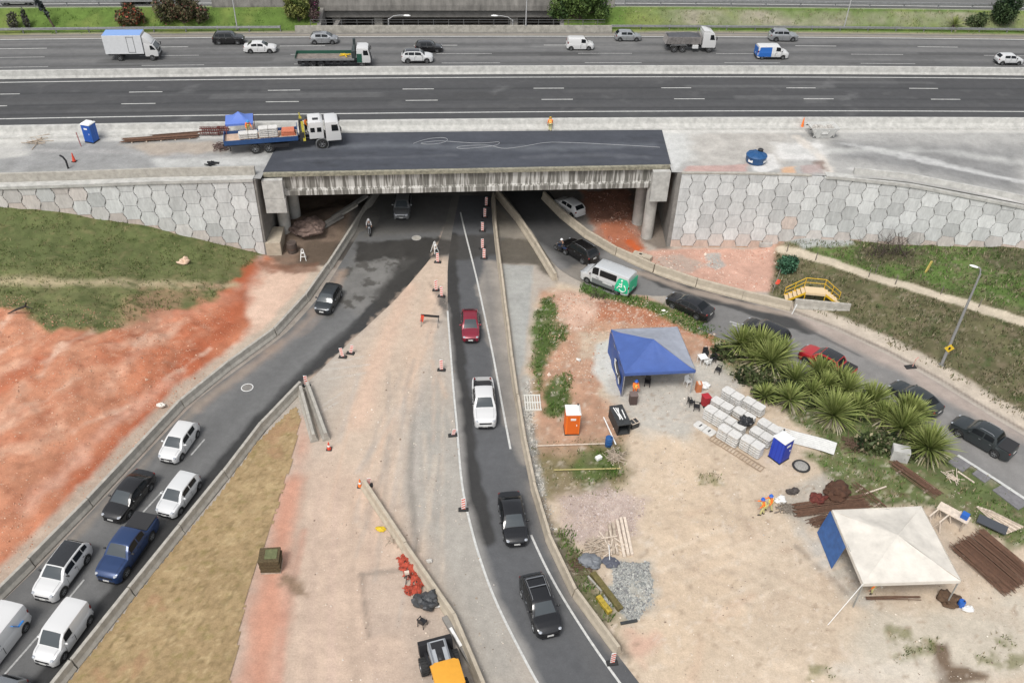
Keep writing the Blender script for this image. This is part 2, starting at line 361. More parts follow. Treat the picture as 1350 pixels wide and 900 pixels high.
# --- left verge: barrier shelf, red cutting, grass
p.area([(350, 338), (452, 335), (412, 390), (310, 482), (190, 592), (50, 738), (-60, 850), (-200, 850), (-200, 430), (60, 425), (180, 435), (300, 385)], (.43, .165, .09), .8, .9, 2., 1, .3, 1.8)
p.area([(310, 385), (345, 345), (385, 350), (440, 345), (405, 390), (360, 435), (305, 478), (260, 510), (330, 430)], (.56, .42, .33), .8, .8, 1.5, .9)
p.area([(-60, 460), (60, 450), (150, 490), (190, 530), (120, 600), (40, 690), (-60, 780)], (.455, .215, .13), 2.5, 1.6, 3, .85, .3, 1.0)
p.stroke([(320, 345), (325, 380), (300, 430), (250, 490), (190, 560), (110, 640)], 1.9, (.33, .095, .045), 1.6, 1.1, 1.6, .9, .3)
p.stroke([(330, 345), (318, 372), (285, 392), (240, 425)], 1.6, (.37, .10, .045), 1.2, 1., 1.4, .85, .25); p.stroke([(350, 350), (380, 352)], 1.6, (.2, .08, .045), .8, .8, 1, .85)
p.stroke([(0, 700), (60, 655), (110, 600), (160, 560)], 1.3, (.36, .14, .08), 1.4, 1, 1.3, .75)
p.stroke([(40, 680), (150, 570), (240, 500)], .8, (.58, .36, .27), 1, .6, 1.3, .6)
p.stroke([(100, 450), (200, 450), (290, 400)], 2.2, (.52, .245, .16), 2, 1.2, 2, .7, .3)
for k in range(40):
    a = RNG.uniform(0, 1); x0 = 300*a; y0 = 425+(1-a)*RNG.uniform(10, 230); w_ = RNG.uniform(.25, .9)
    p.stroke([(x0, y0), (x0-RNG.uniform(15, 40), y0+RNG.uniform(10, 30)), (x0-RNG.uniform(45, 90), y0+RNG.uniform(20, 75))], w_, [(.52, .29, .19), (.34, .10, .05), (.56, .36, .26), (.38, .12, .06)][k % 4], .7, .5, .9, .5, .25)
for k in range(26):
    a = RNG.uniform(0, 1); x0 = 20+270*a; y0 = 440+RNG.uniform(0, 160)*(1-a*.6)
    p.stroke([(x0, y0), (x0-RNG.uniform(25, 70), y0+RNG.uniform(15, 60))], RNG.uniform(.1, .3), [(.33, .12, .065), (.6, .42, .32), (.40, .17, .1)][k % 3], .35, .35, .8, .65)
p.speck([(-60, 430), (180, 430), (310, 400), (250, 500), (60, 720), (-60, 780)], (.53, .33, .23), .1, .4, .35, soft=.2)
p.speck([(-60, 430), (180, 430), (310, 400), (250, 500), (60, 720), (-60, 780)], (.30, .115, .065), .1, .45, .5, soft=.2)
g1 = [(-200, 255), (0, 262), (350, 330), (305, 372), (280, 395), (200, 410), (150, 432), (60, 430), (30, 405), (-200, 410)]
zL = 3.5
GR = np.array([T(*q)[:2] for q in g1])
p.area(GR, (.125, .135, .055), .6, 1.0, 1.6, 1, .35, 1.1, True)
p.area([T(*q)[:2] for q in [(-100, 275), (300, 332), (240, 360), (-100, 355)]], (.09, .115, .04), 2, 1.2, 2, .6, .35, .8, True)
p.stroke([T(*q)[:2] for q in [(-80, 370), (100, 371), (200, 374), (280, 378), (310, 375)]], 1.0, (.38, .315, .20), .8, .35, 1.2, .9, .2, 1., True)
p.area([T(*q)[:2] for q in [(150, 405), (190, 380), (290, 378), (240, 400), (200, 440), (160, 435)]], (.36, .21, .14), 1., 1.2, 1., .55, .3, .7, True)
p.speck(GR, (.20, .17, .085), .07, .45, .55, True, .2); p.speck(GR, (.055, .075, .022), .05, .7, .7, True, .2)
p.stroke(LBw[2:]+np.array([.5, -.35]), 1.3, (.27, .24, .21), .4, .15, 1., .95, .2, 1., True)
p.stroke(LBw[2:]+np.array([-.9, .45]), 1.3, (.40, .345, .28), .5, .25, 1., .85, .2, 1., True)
# --- under the bridge
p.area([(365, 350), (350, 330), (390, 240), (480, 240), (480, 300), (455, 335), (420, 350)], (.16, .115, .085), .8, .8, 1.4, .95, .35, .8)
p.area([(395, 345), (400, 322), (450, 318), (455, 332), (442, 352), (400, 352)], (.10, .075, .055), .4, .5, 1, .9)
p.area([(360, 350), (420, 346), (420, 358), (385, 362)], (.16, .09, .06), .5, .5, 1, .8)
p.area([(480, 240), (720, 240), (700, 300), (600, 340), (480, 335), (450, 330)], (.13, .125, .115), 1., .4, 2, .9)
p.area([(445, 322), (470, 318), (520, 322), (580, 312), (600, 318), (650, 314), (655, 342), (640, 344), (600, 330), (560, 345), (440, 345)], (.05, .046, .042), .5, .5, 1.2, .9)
p.area([(640, 262), (690, 300), (715, 318), (655, 312), (645, 290)], (.2, .18, .15), .6, .4, 1, .8)
p.area([(720, 250), (765, 250), (770, 285), (790, 318), (755, 298)], (.2, .185, .17), .5, .4, 1, .9)
p.area([(765, 250), (840, 250), (850, 330), (890, 372), (850, 352), (800, 328), (780, 300)], (.34, .165, .11), .6, .6, 1.2, .95, .35, .7)
p.area([(790, 300), (822, 290), (845, 320), (850, 338), (815, 335), (800, 318)], (.36, .13, .07), .4, .5, 1, .9)
p.area([(830, 250), (880, 250), (885, 335), (850, 320), (835, 290)], (.17, .14, .115), .5, .4, 1, .9)
p.stroke([(830, 318), (842, 330)], .9, (.47, .10, .03), .4, .3, 1, .9)
# --- right: pink apron, slope, path
p.area([(845, 330), (1035, 325), (1030, 350), (1015, 385), (965, 386), (905, 370), (860, 350)], (.47, .29, .225), .5, .5, 1.5, 1, .22)
p.area([(860, 338), (900, 335), (930, 350), (900, 362), (870, 352)], (.33, .29, .25), .5, .6, 1, .7)
p.area([(930, 335), (950, 333), (955, 350), (945, 356), (932, 350)], (.33, .33, .31), .3, .3, .8, .9)
p.area([(870, 355), (925, 368), (930, 378), (890, 368)], (.42, .16, .09), .4, .4, .8, .7)
GRR = np.array([T(*q)[:2] for q in [(1025, 320), (1060, 316), (1380, 322), (1600, 380), (1600, 700), (1400, 585), (1350, 555), (1250, 495), (1180, 458), (1120, 425), (1050, 405), (1015, 388), (1022, 360)]])
p.area(GRR, (.105, .098, .05), .6, .6, 1.4, 1, .38, 1.2, True)
p.area([T(*q)[:2] for q in [(1040, 322), (1160, 322), (1360, 332), (1360, 410), (1250, 385), (1100, 348)]], (.082, .135, .032), 1.5, 1.2, 2, .9, .35, 1.2, True)
p.area([T(*q)[:2] for q in [(1130, 320), (1220, 330), (1210, 350), (1130, 345)]], (.075, .06, .04), .8, 1, 1.2, .8, .3, 1.2, True)
p.area([T(*q)[:2] for q in [(1290, 335), (1360, 340), (1360, 365), (1290, 350)]], (.075, .065, .04), .8, 1, 1.2, .8, .3, 1.2, True)
p.speck(GRR, (.19, .15, .10), .03, .8, .65, True, .25); p.speck(GRR, (.05, .075, .022), .06, .7, .8, True, .2); p.speck(GRR, (.26, .22, .16), .16, .35, .6, True, .1)
p.stroke([T(*q)[:2] for q in [(1030, 329), (1100, 346), (1200, 378), (1280, 402), (1350, 425), (1480, 465)]], 1.15, (.46, .40, .31), .2, .12, 1., 1, .18, 1., True)
p.area([T(*q)[:2] for q in [(1040, 316), (1110, 314), (1125, 322), (1060, 326)]], (.34, .35, .34), .4, .4, 1, .9, .2, 1., True)
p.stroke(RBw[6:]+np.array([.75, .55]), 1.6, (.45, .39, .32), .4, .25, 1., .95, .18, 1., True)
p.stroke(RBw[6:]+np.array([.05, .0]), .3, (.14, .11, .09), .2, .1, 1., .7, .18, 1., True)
# --- right site
SITE = [(735, 372), (850, 400), (935, 430), (1000, 470), (1100, 560), (1350, 700), (1450, 760), (1450, 930), (835, 930), (815, 865), (750, 770), (716, 690), (697, 600), (690, 520), (704, 400)]
p.area(SITE, (.485, .395, .30), .8, .4, 1.5, 1, .13, 2.5)
p.area([(860, 560), (960, 620), (980, 800), (900, 920), (840, 850), (860, 700)], (.52, .41, .30), 3, 1.5, 3, .8, .13, 2.)
p.area([(1150, 800), (1400, 780), (1400, 900), (1100, 900)], (.46, .42, .35), 2, 1.5, 2, .8)
p.area([(715, 385), (830, 385), (935, 430), (990, 470), (960, 500), (930, 480), (800, 440), (790, 520), (830, 560), (800, 610), (715, 600), (700, 500)], (.40, .235, .155), 1., 1., 1.6, .95, .3, .8)
p.area([(735, 385), (790, 390), (800, 410), (760, 440), (735, 420)], (.50, .34, .26), .8, .7, 1.2, .9, .25, .8)
p.area([(790, 402), (850, 400), (935, 430), (985, 465), (960, 480), (925, 445), (830, 425), (790, 425)], (.33, .135, .075), .7, .6, 1.2, .9, .3, .8)
p.area([(760, 435), (800, 440), (790, 480), (765, 470)], (.46, .38, .29), .8, .8, 1, .8, .25, .6)
p.area([(785, 455), (805, 445), (822, 500), (830, 525), (800, 515), (785, 490)], (.52, .52, .48), .6, .5, 1.2, .95, .12)
p.area([(805, 500), (930, 470), (990, 490), (960, 540), (900, 580), (840, 570), (815, 530)], (.42, .40, .36), 1.2, .8, 1.4, .9, .14)
p.area([(715, 395), (728, 390), (742, 440), (720, 470), (712, 520), (700, 480), (704, 420)], (.055, .10, .022), .6, .7, 1, .95, .35, .7)
p.area([(720, 500), (750, 490), (755, 520), (740, 555), (718, 545)], (.05, .09, .02), .6, .6, 1, .95, .35, .7)
p.area([(735, 425), (748, 430), (745, 450), (735, 445)], (.06, .10, .025), .5, .6, 1, .9)
p.area([(700, 590), (820, 575), (830, 640), (790, 660), (720, 655)], (.135, .115, .05), 1., .9, 1.2, .9, .4, .7)
p.area([(760, 595), (815, 590), (820, 625), (780, 640), (755, 620)], (.06, .095, .022), .8, .9, 1, .9, .35, .7)
p.area([(700, 560), (760, 555), (800, 580), (750, 600), (705, 595)], (.36, .24, .165), 1, 1., 1, .7, .3, .7)
p.area([(735, 655), (800, 640), (850, 660), (840, 700), (790, 720), (750, 715)], (.40, .32, .285), 1., .8, 1.2, .85, .25, .7)
p.area([(810, 745), (860, 735), (865, 800), (830, 820), (795, 790)], (.32, .32, .29), .8, .7, .8, .9, .35, .35)
p.area([(830, 830), (870, 840), (850, 880), (825, 860)], (.48, .30, .23), .8, .6, 1, .7)
p.area([(735, 690), (760, 720), (815, 815), (812, 835), (770, 790), (738, 730)], (.075, .085, .03), .6, .6, .9, .85, .4, .6)
p.stroke([(700, 560), (704, 620), (735, 720), (765, 790), (825, 862)], .5, (.07, .065, .05), .4, .3, 1, .7)
p.stroke([(692, 500), (697, 580), (712, 650)], .9, (.30, .30, .28), .5, .5, .6, .8, .35, .35)
GS = [(930, 425), (1010, 450), (1120, 520), (1240, 590), (1350, 660), (1400, 720), (1330, 720), (1250, 668), (1180, 670), (1110, 655), (1065, 600), (1090, 590), (1030, 540), (960, 490)]
p.area(GS, (.085, .115, .035), .9, .9, 1.3, .95, .4, .8)
p.speck(GS, (.25, .2, .14), .08, .5, .6, soft=.2); p.speck(GS, (.12, .075, .05), .1, .6, .7, soft=.2)
p.area([(770, 370), (850, 395), (940, 432), (930, 445), (850, 412), (765, 386)], (.055, .10, .022), .5, .4, 1, .95, .3, .7)
p.area([(1030, 650), (1085, 625), (1100, 640), (1080, 690), (1060, 700), (1040, 680)], (.36, .34, .30), .8, .8, 1, .8)
p.area([(1090, 715), (1135, 735), (1150, 800), (1110, 790), (1060, 720), (1045, 690)], (.43, .40, .35), .9, .8, 1.2, .85)
p.stroke([(1050, 720), (1075, 745), (1100, 765), (1115, 780)], .25, (.24, .2, .16), .25, .25, 1, .6)
p.area([(1100, 700), (1240, 690), (1290, 760), (1160, 790)], (.42, .35, .28), 1, .6, 1, .7)
p.area([(1228, 848), (1248, 850), (1258, 875), (1310, 892), (1240, 900), (1235, 875)], (.13, .09, .06), .4, .45, .9, .95)
for q in [(1186, 832), (1190, 862), (1080, 884), (1320, 845), (1300, 870), (935, 630), (1225, 848), (1345, 870)]:
    p.area([(q[0]-16, q[1]-7), (q[0]+14, q[1]-6), (q[0]+17, q[1]+7), (q[0]-12, q[1]+8)], (.15, .15, .06), .4, .8, .7, .7, .3, .5)
p.area([(1085, 885), (1200, 862), (1240, 895), (1150, 905)], (.55, .50, .43), 1, 1, 1, .6)
for k in range(9):
    x0, y0 = RNG.uniform(850, 1000), RNG.uniform(600, 860); a_ = RNG.uniform(-.5, 1.2); L_ = RNG.uniform(80, 220); cv = RNG.uniform(-30, 30)
    for o_ in (0, 26):
        p.stroke([(x0+o_*math.sin(a_), y0-o_*math.cos(a_)*.7), (x0+o_*math.sin(a_)+L_*.5*math.cos(a_)+cv*.5, y0-o_*math.cos(a_)*.7+L_*.5*math.sin(a_)), (x0+o_*math.sin(a_)+L_*math.cos(a_), y0-o_*math.cos(a_)*.7+L_*math.sin(a_)+cv)], .32, [(.39, .31, .235), (.57, .475, .37)][k % 2], .25, .12, .9, .55)
p.speck(SITE, (.58, .51, .43), .14, .45, .5, soft=.15); p.speck(SITE, (.27, .2, .14), .19, .5, .5); p.speck(SITE, (.40, .30, .22), .08, 2.2, .35, soft=.3)
for k in range(18):
    x0, y0 = RNG.uniform(860, 1050), RNG.uniform(580, 880); dx, dy = RNG.uniform(-30, 60), RNG.uniform(-60, 60)
    p.stroke([(x0, y0), (x0+dx*.5+5, y0+dy*.5), (x0+dx, y0+dy)], RNG.uniform(.15, .5), [(.42, .33, .25), (.58, .47, .36), (.45, .31, .22)][k % 3], .5, .25, 1.2, .4)
# inside-embankment cells are lowered so nothing pokes through the walls
ins = (Y > wall_y(X)+.6) & ((X < BL-1) | (X > BR+1)); Z = np.where(ins, np.minimum(Z, 2.5), Z)
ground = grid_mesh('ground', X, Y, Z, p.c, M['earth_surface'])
GX, GY, GZ = xs, ys, Z
def gz(x, y):
    i = min(max(np.searchsorted(GX, x)-1, 0), len(GX)-2); j = min(max(np.searchsorted(GY, y)-1, 0), len(GY)-2)
    a = (x-GX[i])/(GX[i+1]-GX[i]); b = (y-GY[j])/(GY[j+1]-GY[j])
    return float((GZ[j, i]*(1-a)+GZ[j, i+1]*a)*(1-b)+(GZ[j+1, i]*(1-a)+GZ[j+1, i+1]*a)*b)
def G(px, py):
    q = at(px, py)
    for _ in range(6): q = at(px, py, gz(q.x, q.y))
    return q
# ------------------------------------------------------------------ ground level roads
def resample(pts, n):
    pts = np.array(pts, float); d = np.r_[0, np.cumsum(np.linalg.norm(np.diff(pts, axis=0), axis=1))]
    t = np.linspace(0, d[-1], n)
    # smooth (Catmull-like) through cubic of chord parameter
    out = np.stack([np.interp(t, d, pts[:, k]) for k in range(pts.shape[1])], -1)
    for _ in range(3):
        k = max(1, n//60); q = out.copy(); q[k:-k] = (out[:-2*k]+2*out[k:-k]+out[2*k:])/4; out = q
    return out
def strip(name, L, Rr, n, m, z, base, painter, world=False, zf=None):
    A = resample(L if world else P2(L), n); B = resample(Rr if world else P2(Rr), n); t = np.linspace(0, 1, m)
    Xs = A[:, 0][:, None]*(1-t)+B[:, 0][:, None]*t; Ys = A[:, 1][:, None]*(1-t)+B[:, 1][:, None]*t
    q = Paint(Xs, Ys, base, .14, seed=len(name)); painter(q)
    Zs = np.full(Xs.shape, z)
    return grid_mesh(name, Xs, Ys, Zs, q.c, M['asphalt_surface'])
RLl = [(502, 258), (478, 300), (455, 338), (424, 388), (380, 438), (320, 482), (258, 528), (198, 592), (132, 662), (60, 738), (-20, 815), (-150, 945)]
RLr = [(596, 258), (586, 300), (572, 336), (522, 395), (462, 450), (399, 510), (339, 582), (283, 656), (216, 734), (146, 826), (82, 905), (10, 992)]
def pl(q):
    q.area([(480, 330), (520, 322), (560, 345), (520, 395), (480, 420), (430, 385)], (.17, .165, .155), 1, 1.2, 1.6, .85, .3)
    q.speck([(455, 335), (560, 330), (520, 395), (430, 420)], (.06, .056, .05), .08, 1.2, .8)
    q.stroke([(450, 360), (430, 400), (390, 440), (330, 486), (262, 535)], .9, (.34, .25, .19), .9, .5, 1.2, .7)
    q.stroke([(330, 484), (262, 534), (202, 598), (136, 668), (64, 744)], .6, (.23, .2, .17), .6, .3, 1.2, .7)
    q.stroke([(585, 330), (520, 400), (460, 455), (396, 517), (336, 588), (280, 662), (212, 740), (142, 832), (60, 930)], 3.7, (.036, .036, .036), .4, .4, 1.5, .96, .12)
    q.stroke([(460, 418), (396, 480), (320, 552), (240, 640), (160, 720), (60, 830)], 1.2, (.15, .15, .148), 1.2, .4, 3, .7)
    q.stroke([(430, 408), (356, 475), (290, 530), (215, 605), (120, 705), (0, 830)], 1.0, (.16, .158, .155), 1, .4, 3, .6)
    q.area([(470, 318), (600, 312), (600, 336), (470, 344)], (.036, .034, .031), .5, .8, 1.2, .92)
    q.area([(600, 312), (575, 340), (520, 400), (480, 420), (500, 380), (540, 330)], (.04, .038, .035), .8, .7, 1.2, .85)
    q.stroke([(590, 300), (572, 345), (520, 404), (460, 460), (398, 516)], .9, (.42, .33, .26), .5, .9, 1.2, .9)
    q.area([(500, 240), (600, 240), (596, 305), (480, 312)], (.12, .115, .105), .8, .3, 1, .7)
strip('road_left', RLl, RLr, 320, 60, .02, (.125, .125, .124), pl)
RCl = [(606, 258), (597, 300), (590, 350), (590, 400), (592, 450), (597, 520), (603, 600), (611, 655), (627, 722), (650, 790), (681, 848), (722, 922), (770, 1000)]
RCr = [(652, 258), (655, 300), (660, 345), (669, 412), (679, 500), (690, 565), (697, 605), (716, 688), (748, 770), (790, 832), (815, 864), (862, 925), (930, 1005)]
def pc(q):
    q.stroke([(596, 310), (592, 360), (600, 430), (608, 520), (618, 620), (640, 710)], 1.5, (.035, .034, .033), .35, .3, 1.5, .9, .1)
    q.area([(640, 345), (662, 345), (700, 610), (690, 612), (672, 585), (648, 470), (628, 380)], (.31, .28, .245), .5, .4, 1.2, .85)
    q.area([(590, 400), (606, 520), (612, 600), (618, 660), (660, 790), (728, 922), (700, 922), (640, 790), (600, 640)], (.26, .25, .235), .5, .25, 2, .8)
    q.stroke([(700, 640), (720, 700), (752, 780), (815, 862)], .9, (.22, .2, .18), .6, .3, 1, .8)
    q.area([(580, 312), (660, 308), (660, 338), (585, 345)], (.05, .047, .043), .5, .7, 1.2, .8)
    q.stroke([(640, 350), (655, 470), (690, 640), (720, 760), (800, 900)], 1.0, (.115, .115, .115), 1, .3, 3, .5)
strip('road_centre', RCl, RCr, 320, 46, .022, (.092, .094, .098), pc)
RRl = [(662, 250), (700, 303), (735, 358), (765, 372), (830, 397), (890, 420), (950, 447), (1030, 478), (1120, 520), (1200, 562), (1262, 600), (1350, 657), (1480, 745), (1900, 1010)]
RRr = [(722, 250), (765, 305), (797, 331), (850, 357), (905, 377), (965, 393), (1042, 411), (1100, 434), (1170, 467), (1240, 506), (1300, 545), (1400, 603), (1520, 680), (2000, 960)]
def pr(q):
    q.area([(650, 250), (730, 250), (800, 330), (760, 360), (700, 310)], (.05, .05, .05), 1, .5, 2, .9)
    q.area([(735, 358), (775, 345), (800, 350), (770, 380)], (.2, .18, .155), .7, .6, 1, .8)
    q.stroke([(855, 362), (905, 382), (970, 402), (1040, 425), (1062, 432)], 1.9, (.05, .05, .05), .3, .4, 1.2, .95)
    q.area([(1040, 412), (1120, 430), (1240, 505), (1400, 603), (1480, 660), (1480, 640), (1300, 560), (1180, 490), (1080, 440)], (.36, .30, .26), 1.2, .5, 2, .85)
    q.area([(980, 440), (1120, 460), (1300, 570), (1400, 640), (1350, 650), (1240, 580), (1120, 515)], (.22, .213, .205), 2, .6, 3, .9)
    q.stroke([(1060, 432), (1135, 470)], .3, (.08, .08, .08), .2, .1, 1, .8)
    q.stroke([(800, 352), (850, 362), (905, 382), (965, 398), (1040, 415)], .9, (.30, .25, .21), .5, .4, 1, .85)
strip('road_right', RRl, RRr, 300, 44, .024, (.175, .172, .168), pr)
def mark(name, pts, w, z, m=paint_line, world=False, closed=False):
    A = np.array(pts) if world else P2(pts, z if z > 3 else 0)
    n = max(2, int(np.linalg.norm(np.diff(A, axis=0), axis=1).sum()/1.0)); A = resample(A, n) if len(A) > 2 else A
    mb = MB(); vs = []; n = len(A)
    for i in range(n):
        d = A[min(i+1, n-1)]-A[max(i-1, 0)]; d = d/np.linalg.norm(d); nn = np.array([-d[1], d[0]])*w/2
        vs += [(*(A[i]-nn), z), (*(A[i]+nn), z)]
    mb.add(vs, [(2*i, 2*i+2, 2*i+3, 2*i+1) for i in range(n-1)]); o = mb.build(name, m); o['kind'] = 'structure'; return o
mark('lane_marking', [(607, 280), (612, 302), (628, 365), (650, 468), (664, 545), (673, 592)], .16, .032)
mark('lane_marking', [(590, 410), (598, 517), (603, 567), (605, 600), (610, 650), (627, 720), (650, 787), (680, 847), (709, 902), (760, 985)], .16, .033)
mark('lane_marking', [(700, 705), (720, 750), (741, 787), (783, 853), (817, 900), (880, 985)], .16, .033)
for a, b in [((0, 896), (55, 833)), ((88, 792), (111, 764)), ((187, 677), (215, 647)), ((252, 600), (270, 579)), ((-80, 985), (-28, 930))]: mark('lane_marking', [a, b], .13, .033, paint_worn)
mark('kerb_marking', [(1262, 601), (1300, 625), (1350, 658), (1480, 746)], .28, .12)
mark('lane_marking', [(965, 428), (985, 434)], .25, .034, paint_worn); mark('lane_marking', [(962, 424), (975, 428)], .2, .034, paint_worn)
# dry turf mats along the left barrier
def turf():
    pts = [(392, 532), (398, 552), (388, 600), (360, 690), (330, 770), (305, 905), (290, 985), (20, 985), (84, 905), (147, 828), (217, 736), (285, 657), (337, 584)]
    poly = P2(pts); x0, y0 = poly.min(0); x1, y1 = poly.max(0)
    gx, gy = np.meshgrid(np.arange(x0, x1, .16), np.arange(y0, y1, .16)); d = sdpoly(gx, gy, poly)
    q = Paint(gx, gy, (.30, .215, .115), .2, seed=4)
    q.speck(poly, (.40, .30, .165), .03, 1.0, .7, True, .25); q.speck(poly, (.17, .12, .055), .06, .28, .6, True, .2); q.speck(poly, (.45, .35, .2), .08, .24, .6, True, .2); q.speck(poly, (.20, .165, .06), .08, .5, .6, True, .2); q.speck(poly, (.32, .19, .11), .14, 2., .6, True)
    a = P2([(337, 584), (147, 828)]); dr = a[1]-a[0]; dr /= np.linalg.norm(dr)
    s = gx*dr[0]+gy*dr[1]+.06*fbm(gx, gy, .6, 2, 3); t = -gx*dr[1]+gy*dr[0]+.06*fbm(gx, gy, .6, 2, 8)
    row = np.floor(t/.62); seam = np.maximum(np.exp(-((t/.62-np.round(t/.62))/.13)**2), np.exp(-(((s+row*.57)/1.25-np.round((s+row*.57)/1.25))/.06)**2))
    q.mix(seam*np.clip(.12+1.5*fbm(gx, gy, 1.1, 4, 12), 0, .55), (.13, .095, .045))
    Zt = .05+.06*fbm(gx, gy, .8, 3, 6)
    me_keep = d+.25*fbm(gx, gy, .6, 3, 2) > 0
    ny, nx = gx.shape; idx = np.where(me_keep[:-1, :-1] & me_keep[1:, 1:]); a = idx[0]*nx+idx[1]
    me = bpy.data.meshes.new('turf_mat'); me.from_pydata(np.stack([gx, gy, Zt], -1).reshape(-1, 3).tolist(), [], np.stack([a, a+1, a+nx+1, a+nx], -1).tolist())
    setcol(me, q.c.reshape(-1, 3)); me.materials.append(M['earth_surface']); o = link('dry_turf_ground', me); o['kind'] = 'structure'
turf()
# ------------------------------------------------------------------ upper level: highway, platforms, verge
def dsheet(name, x0, x1, nx, D0, D1, nD, z, base, painter=None, m='asphalt_surface', zf=None, seed=2, xskew=None):
    xx = np.linspace(x0, x1, nx); dd = np.linspace(D0, D1, nD); Xs, Ds = np.meshgrid(xx, dd)
    if xskew: Xs = Xs+xskew(Ds)
    Ys = ref(Xs)+Ds; Zs = np.full(Xs.shape, z) if zf is None else zf(Xs, Ds)
    q = Paint(Xs, Ys, base, .1, z, seed); q.Ds = Ds
    if painter: painter(q)
    return grid_mesh(name, Xs, Ys, Zs, q.c, M[m])
def band(q, d, w, col, a=.6, soft=.5, wob=.1): q.mix(a*np.clip((w/2-np.abs(q.Ds-d+wob*2*fbm(q.X, q.Y, 6, 3, 7)))/soft+.5, 0, 1), col, .1, 4)
def pn(q):
    for d, c, w in ((1.7, .078, 1.2), (5.0, .064, 1.4), (8.5, .07, 1.3), (3.45, .036, .22), (6.75, .034, .25), (1.0, .035, .3)): band(q, d, w, (c, c, c*1.03), .8)
    for x, y in ((250, 118), (245, 157), (1090, 112), (1125, 148), (660, 118), (1120, 128)): q.area([(x-10, y+3), (x, y-4), (x+9, y-4), (x+2, y+1), (x-6, y+5)], (.17, .17, .17), 1.2, .9, .5, .4)
    q.speck([(0, 105), (1350, 100), (1350, 150), (0, 158)], (.10, .1, .1), .16, 2, .5)
def patches(q, n, d0, d1, seed):
    r = np.random.default_rng(seed)
    for k in range(n):
        x, d, l, w, c = r.uniform(-70, 80), r.uniform(d0, d1), r.uniform(3, 22), r.uniform(.3, 1.6), r.choice([.05, .085, .10, .14])
        a = np.clip((l/2-np.abs(q.X-x+.4*fbm(q.X, q.Y, 1, 2, k)))/.3, 0, 1)*np.clip((w/2-np.abs(q.Ds-d))/.15+.5+.8*fbm(q.X, q.Y, .8, 3, k), 0, 1); q.mix(a*.4, (c, c, c), .15, 1)
_pn, _pf = pn, None
def pn(q): _pn(q); patches(q, 30, 0, 10.5, 3)
dsheet('near_carriageway', -190, 200, 900, -3.3, 11.2, 60, ZD, (.066, .067, .069), pn)
def pf(q):
    for d, c, w in ((13.2, .15, 1.4), (16.6, .15, 1.3), (20., .16, 1.5), (23, .17, 1.6), (14.9, .085, .5), (18.2, .085, .5), (21.4, .09, .4)): band(q, d, w, (c, c*.99, c*.97), .75)
    q.stroke([(540, 62), (700, 63), (830, 58)], 1.2, (.22, .22, .215), 1, .8, 3, .5); q.area([(940, 60), (1160, 55), (1170, 62), (950, 66)], (.085, .085, .087), 1, .6, 3, .6)
    band(q, 25.2, .9, (.26, .235, .2), .9); band(q, 12.4, .6, (.2, .19, .17), .8)
_pf = pf
def pf(q): _pf(q); patches(q, 40, 12, 25, 5)
dsheet('far_carriageway', -190, 200, 800, 11.8, 25.9, 60, ZD, (.118, .118, .118), pf)
for nm, D, w in (('edge_marking', 10.15, .2), ('edge_marking', 0., .2), ('edge_marking', 24.45, .22)):
    mark(nm, [(x, float(ref(x))+D) for x in np.arange(-150, 160, 4.)], w, ZD+.012, world=True)
def dash(D, x0, L, gap, m, w=.14):
    x = x0-10*(L+gap)
    while x < 110:
        if -100 < x: mark('lane_marking', [(x, float(ref(x))+D), (x+L, float(ref(x+L))+D)], w, ZD+.013, m, world=True)
        x += L+gap
q = DP(170, 122)[0]; dash(6.7, q, 3.6, 11.6, paint_line, .17)
q = DP(160, 137.3)[0]; dash(3.42, q, 3.6, 11.8, paint_line, .17)
q = DP(610-65, 61)[0]; dash(21.1, q, 5.6, 11.2, paint_line, .15)
q = DP(575, 72)[0]; dash(18.1, q, 7, 11, paint_worn, .15)
q = DP(582, 84.5)[0]; dash(14.85, q, 7.2, 10.6, paint_worn, .15)
def along(xs_, prof, z0=ZD, zf=None):
    """profile (D, z) extruded along the road"""
    return [[U(x, d, z0+z+(zf(x) if zf else 0)) for d, z in prof] for x in xs_]
XL = np.arange(-150, 161, 3.)
mb = MB(); mb.loft(along(XL, [(11.15, 0), (11.3, .25), (11.42, .85), (11.72, .85), (11.82, .25), (11.95, 0)])); o = mb.build('median_barrier', concrete_pale); tag(o, 'long pale concrete median barrier between the two highway carriageways', 'barrier')
mb = MB(); mb.loft(along(XL, [(-5.0, -.05), (-4.95, .16), (-4.45, .2), (-4.25, .45), (-4.1, .9), (-3.65, .9), (-3.5, .3), (-3.35, .0)])); o = mb.build('parapet_barrier', concrete_pale); tag(o, 'long pale concrete parapet along the near edge of the asphalt carriageway', 'barrier')
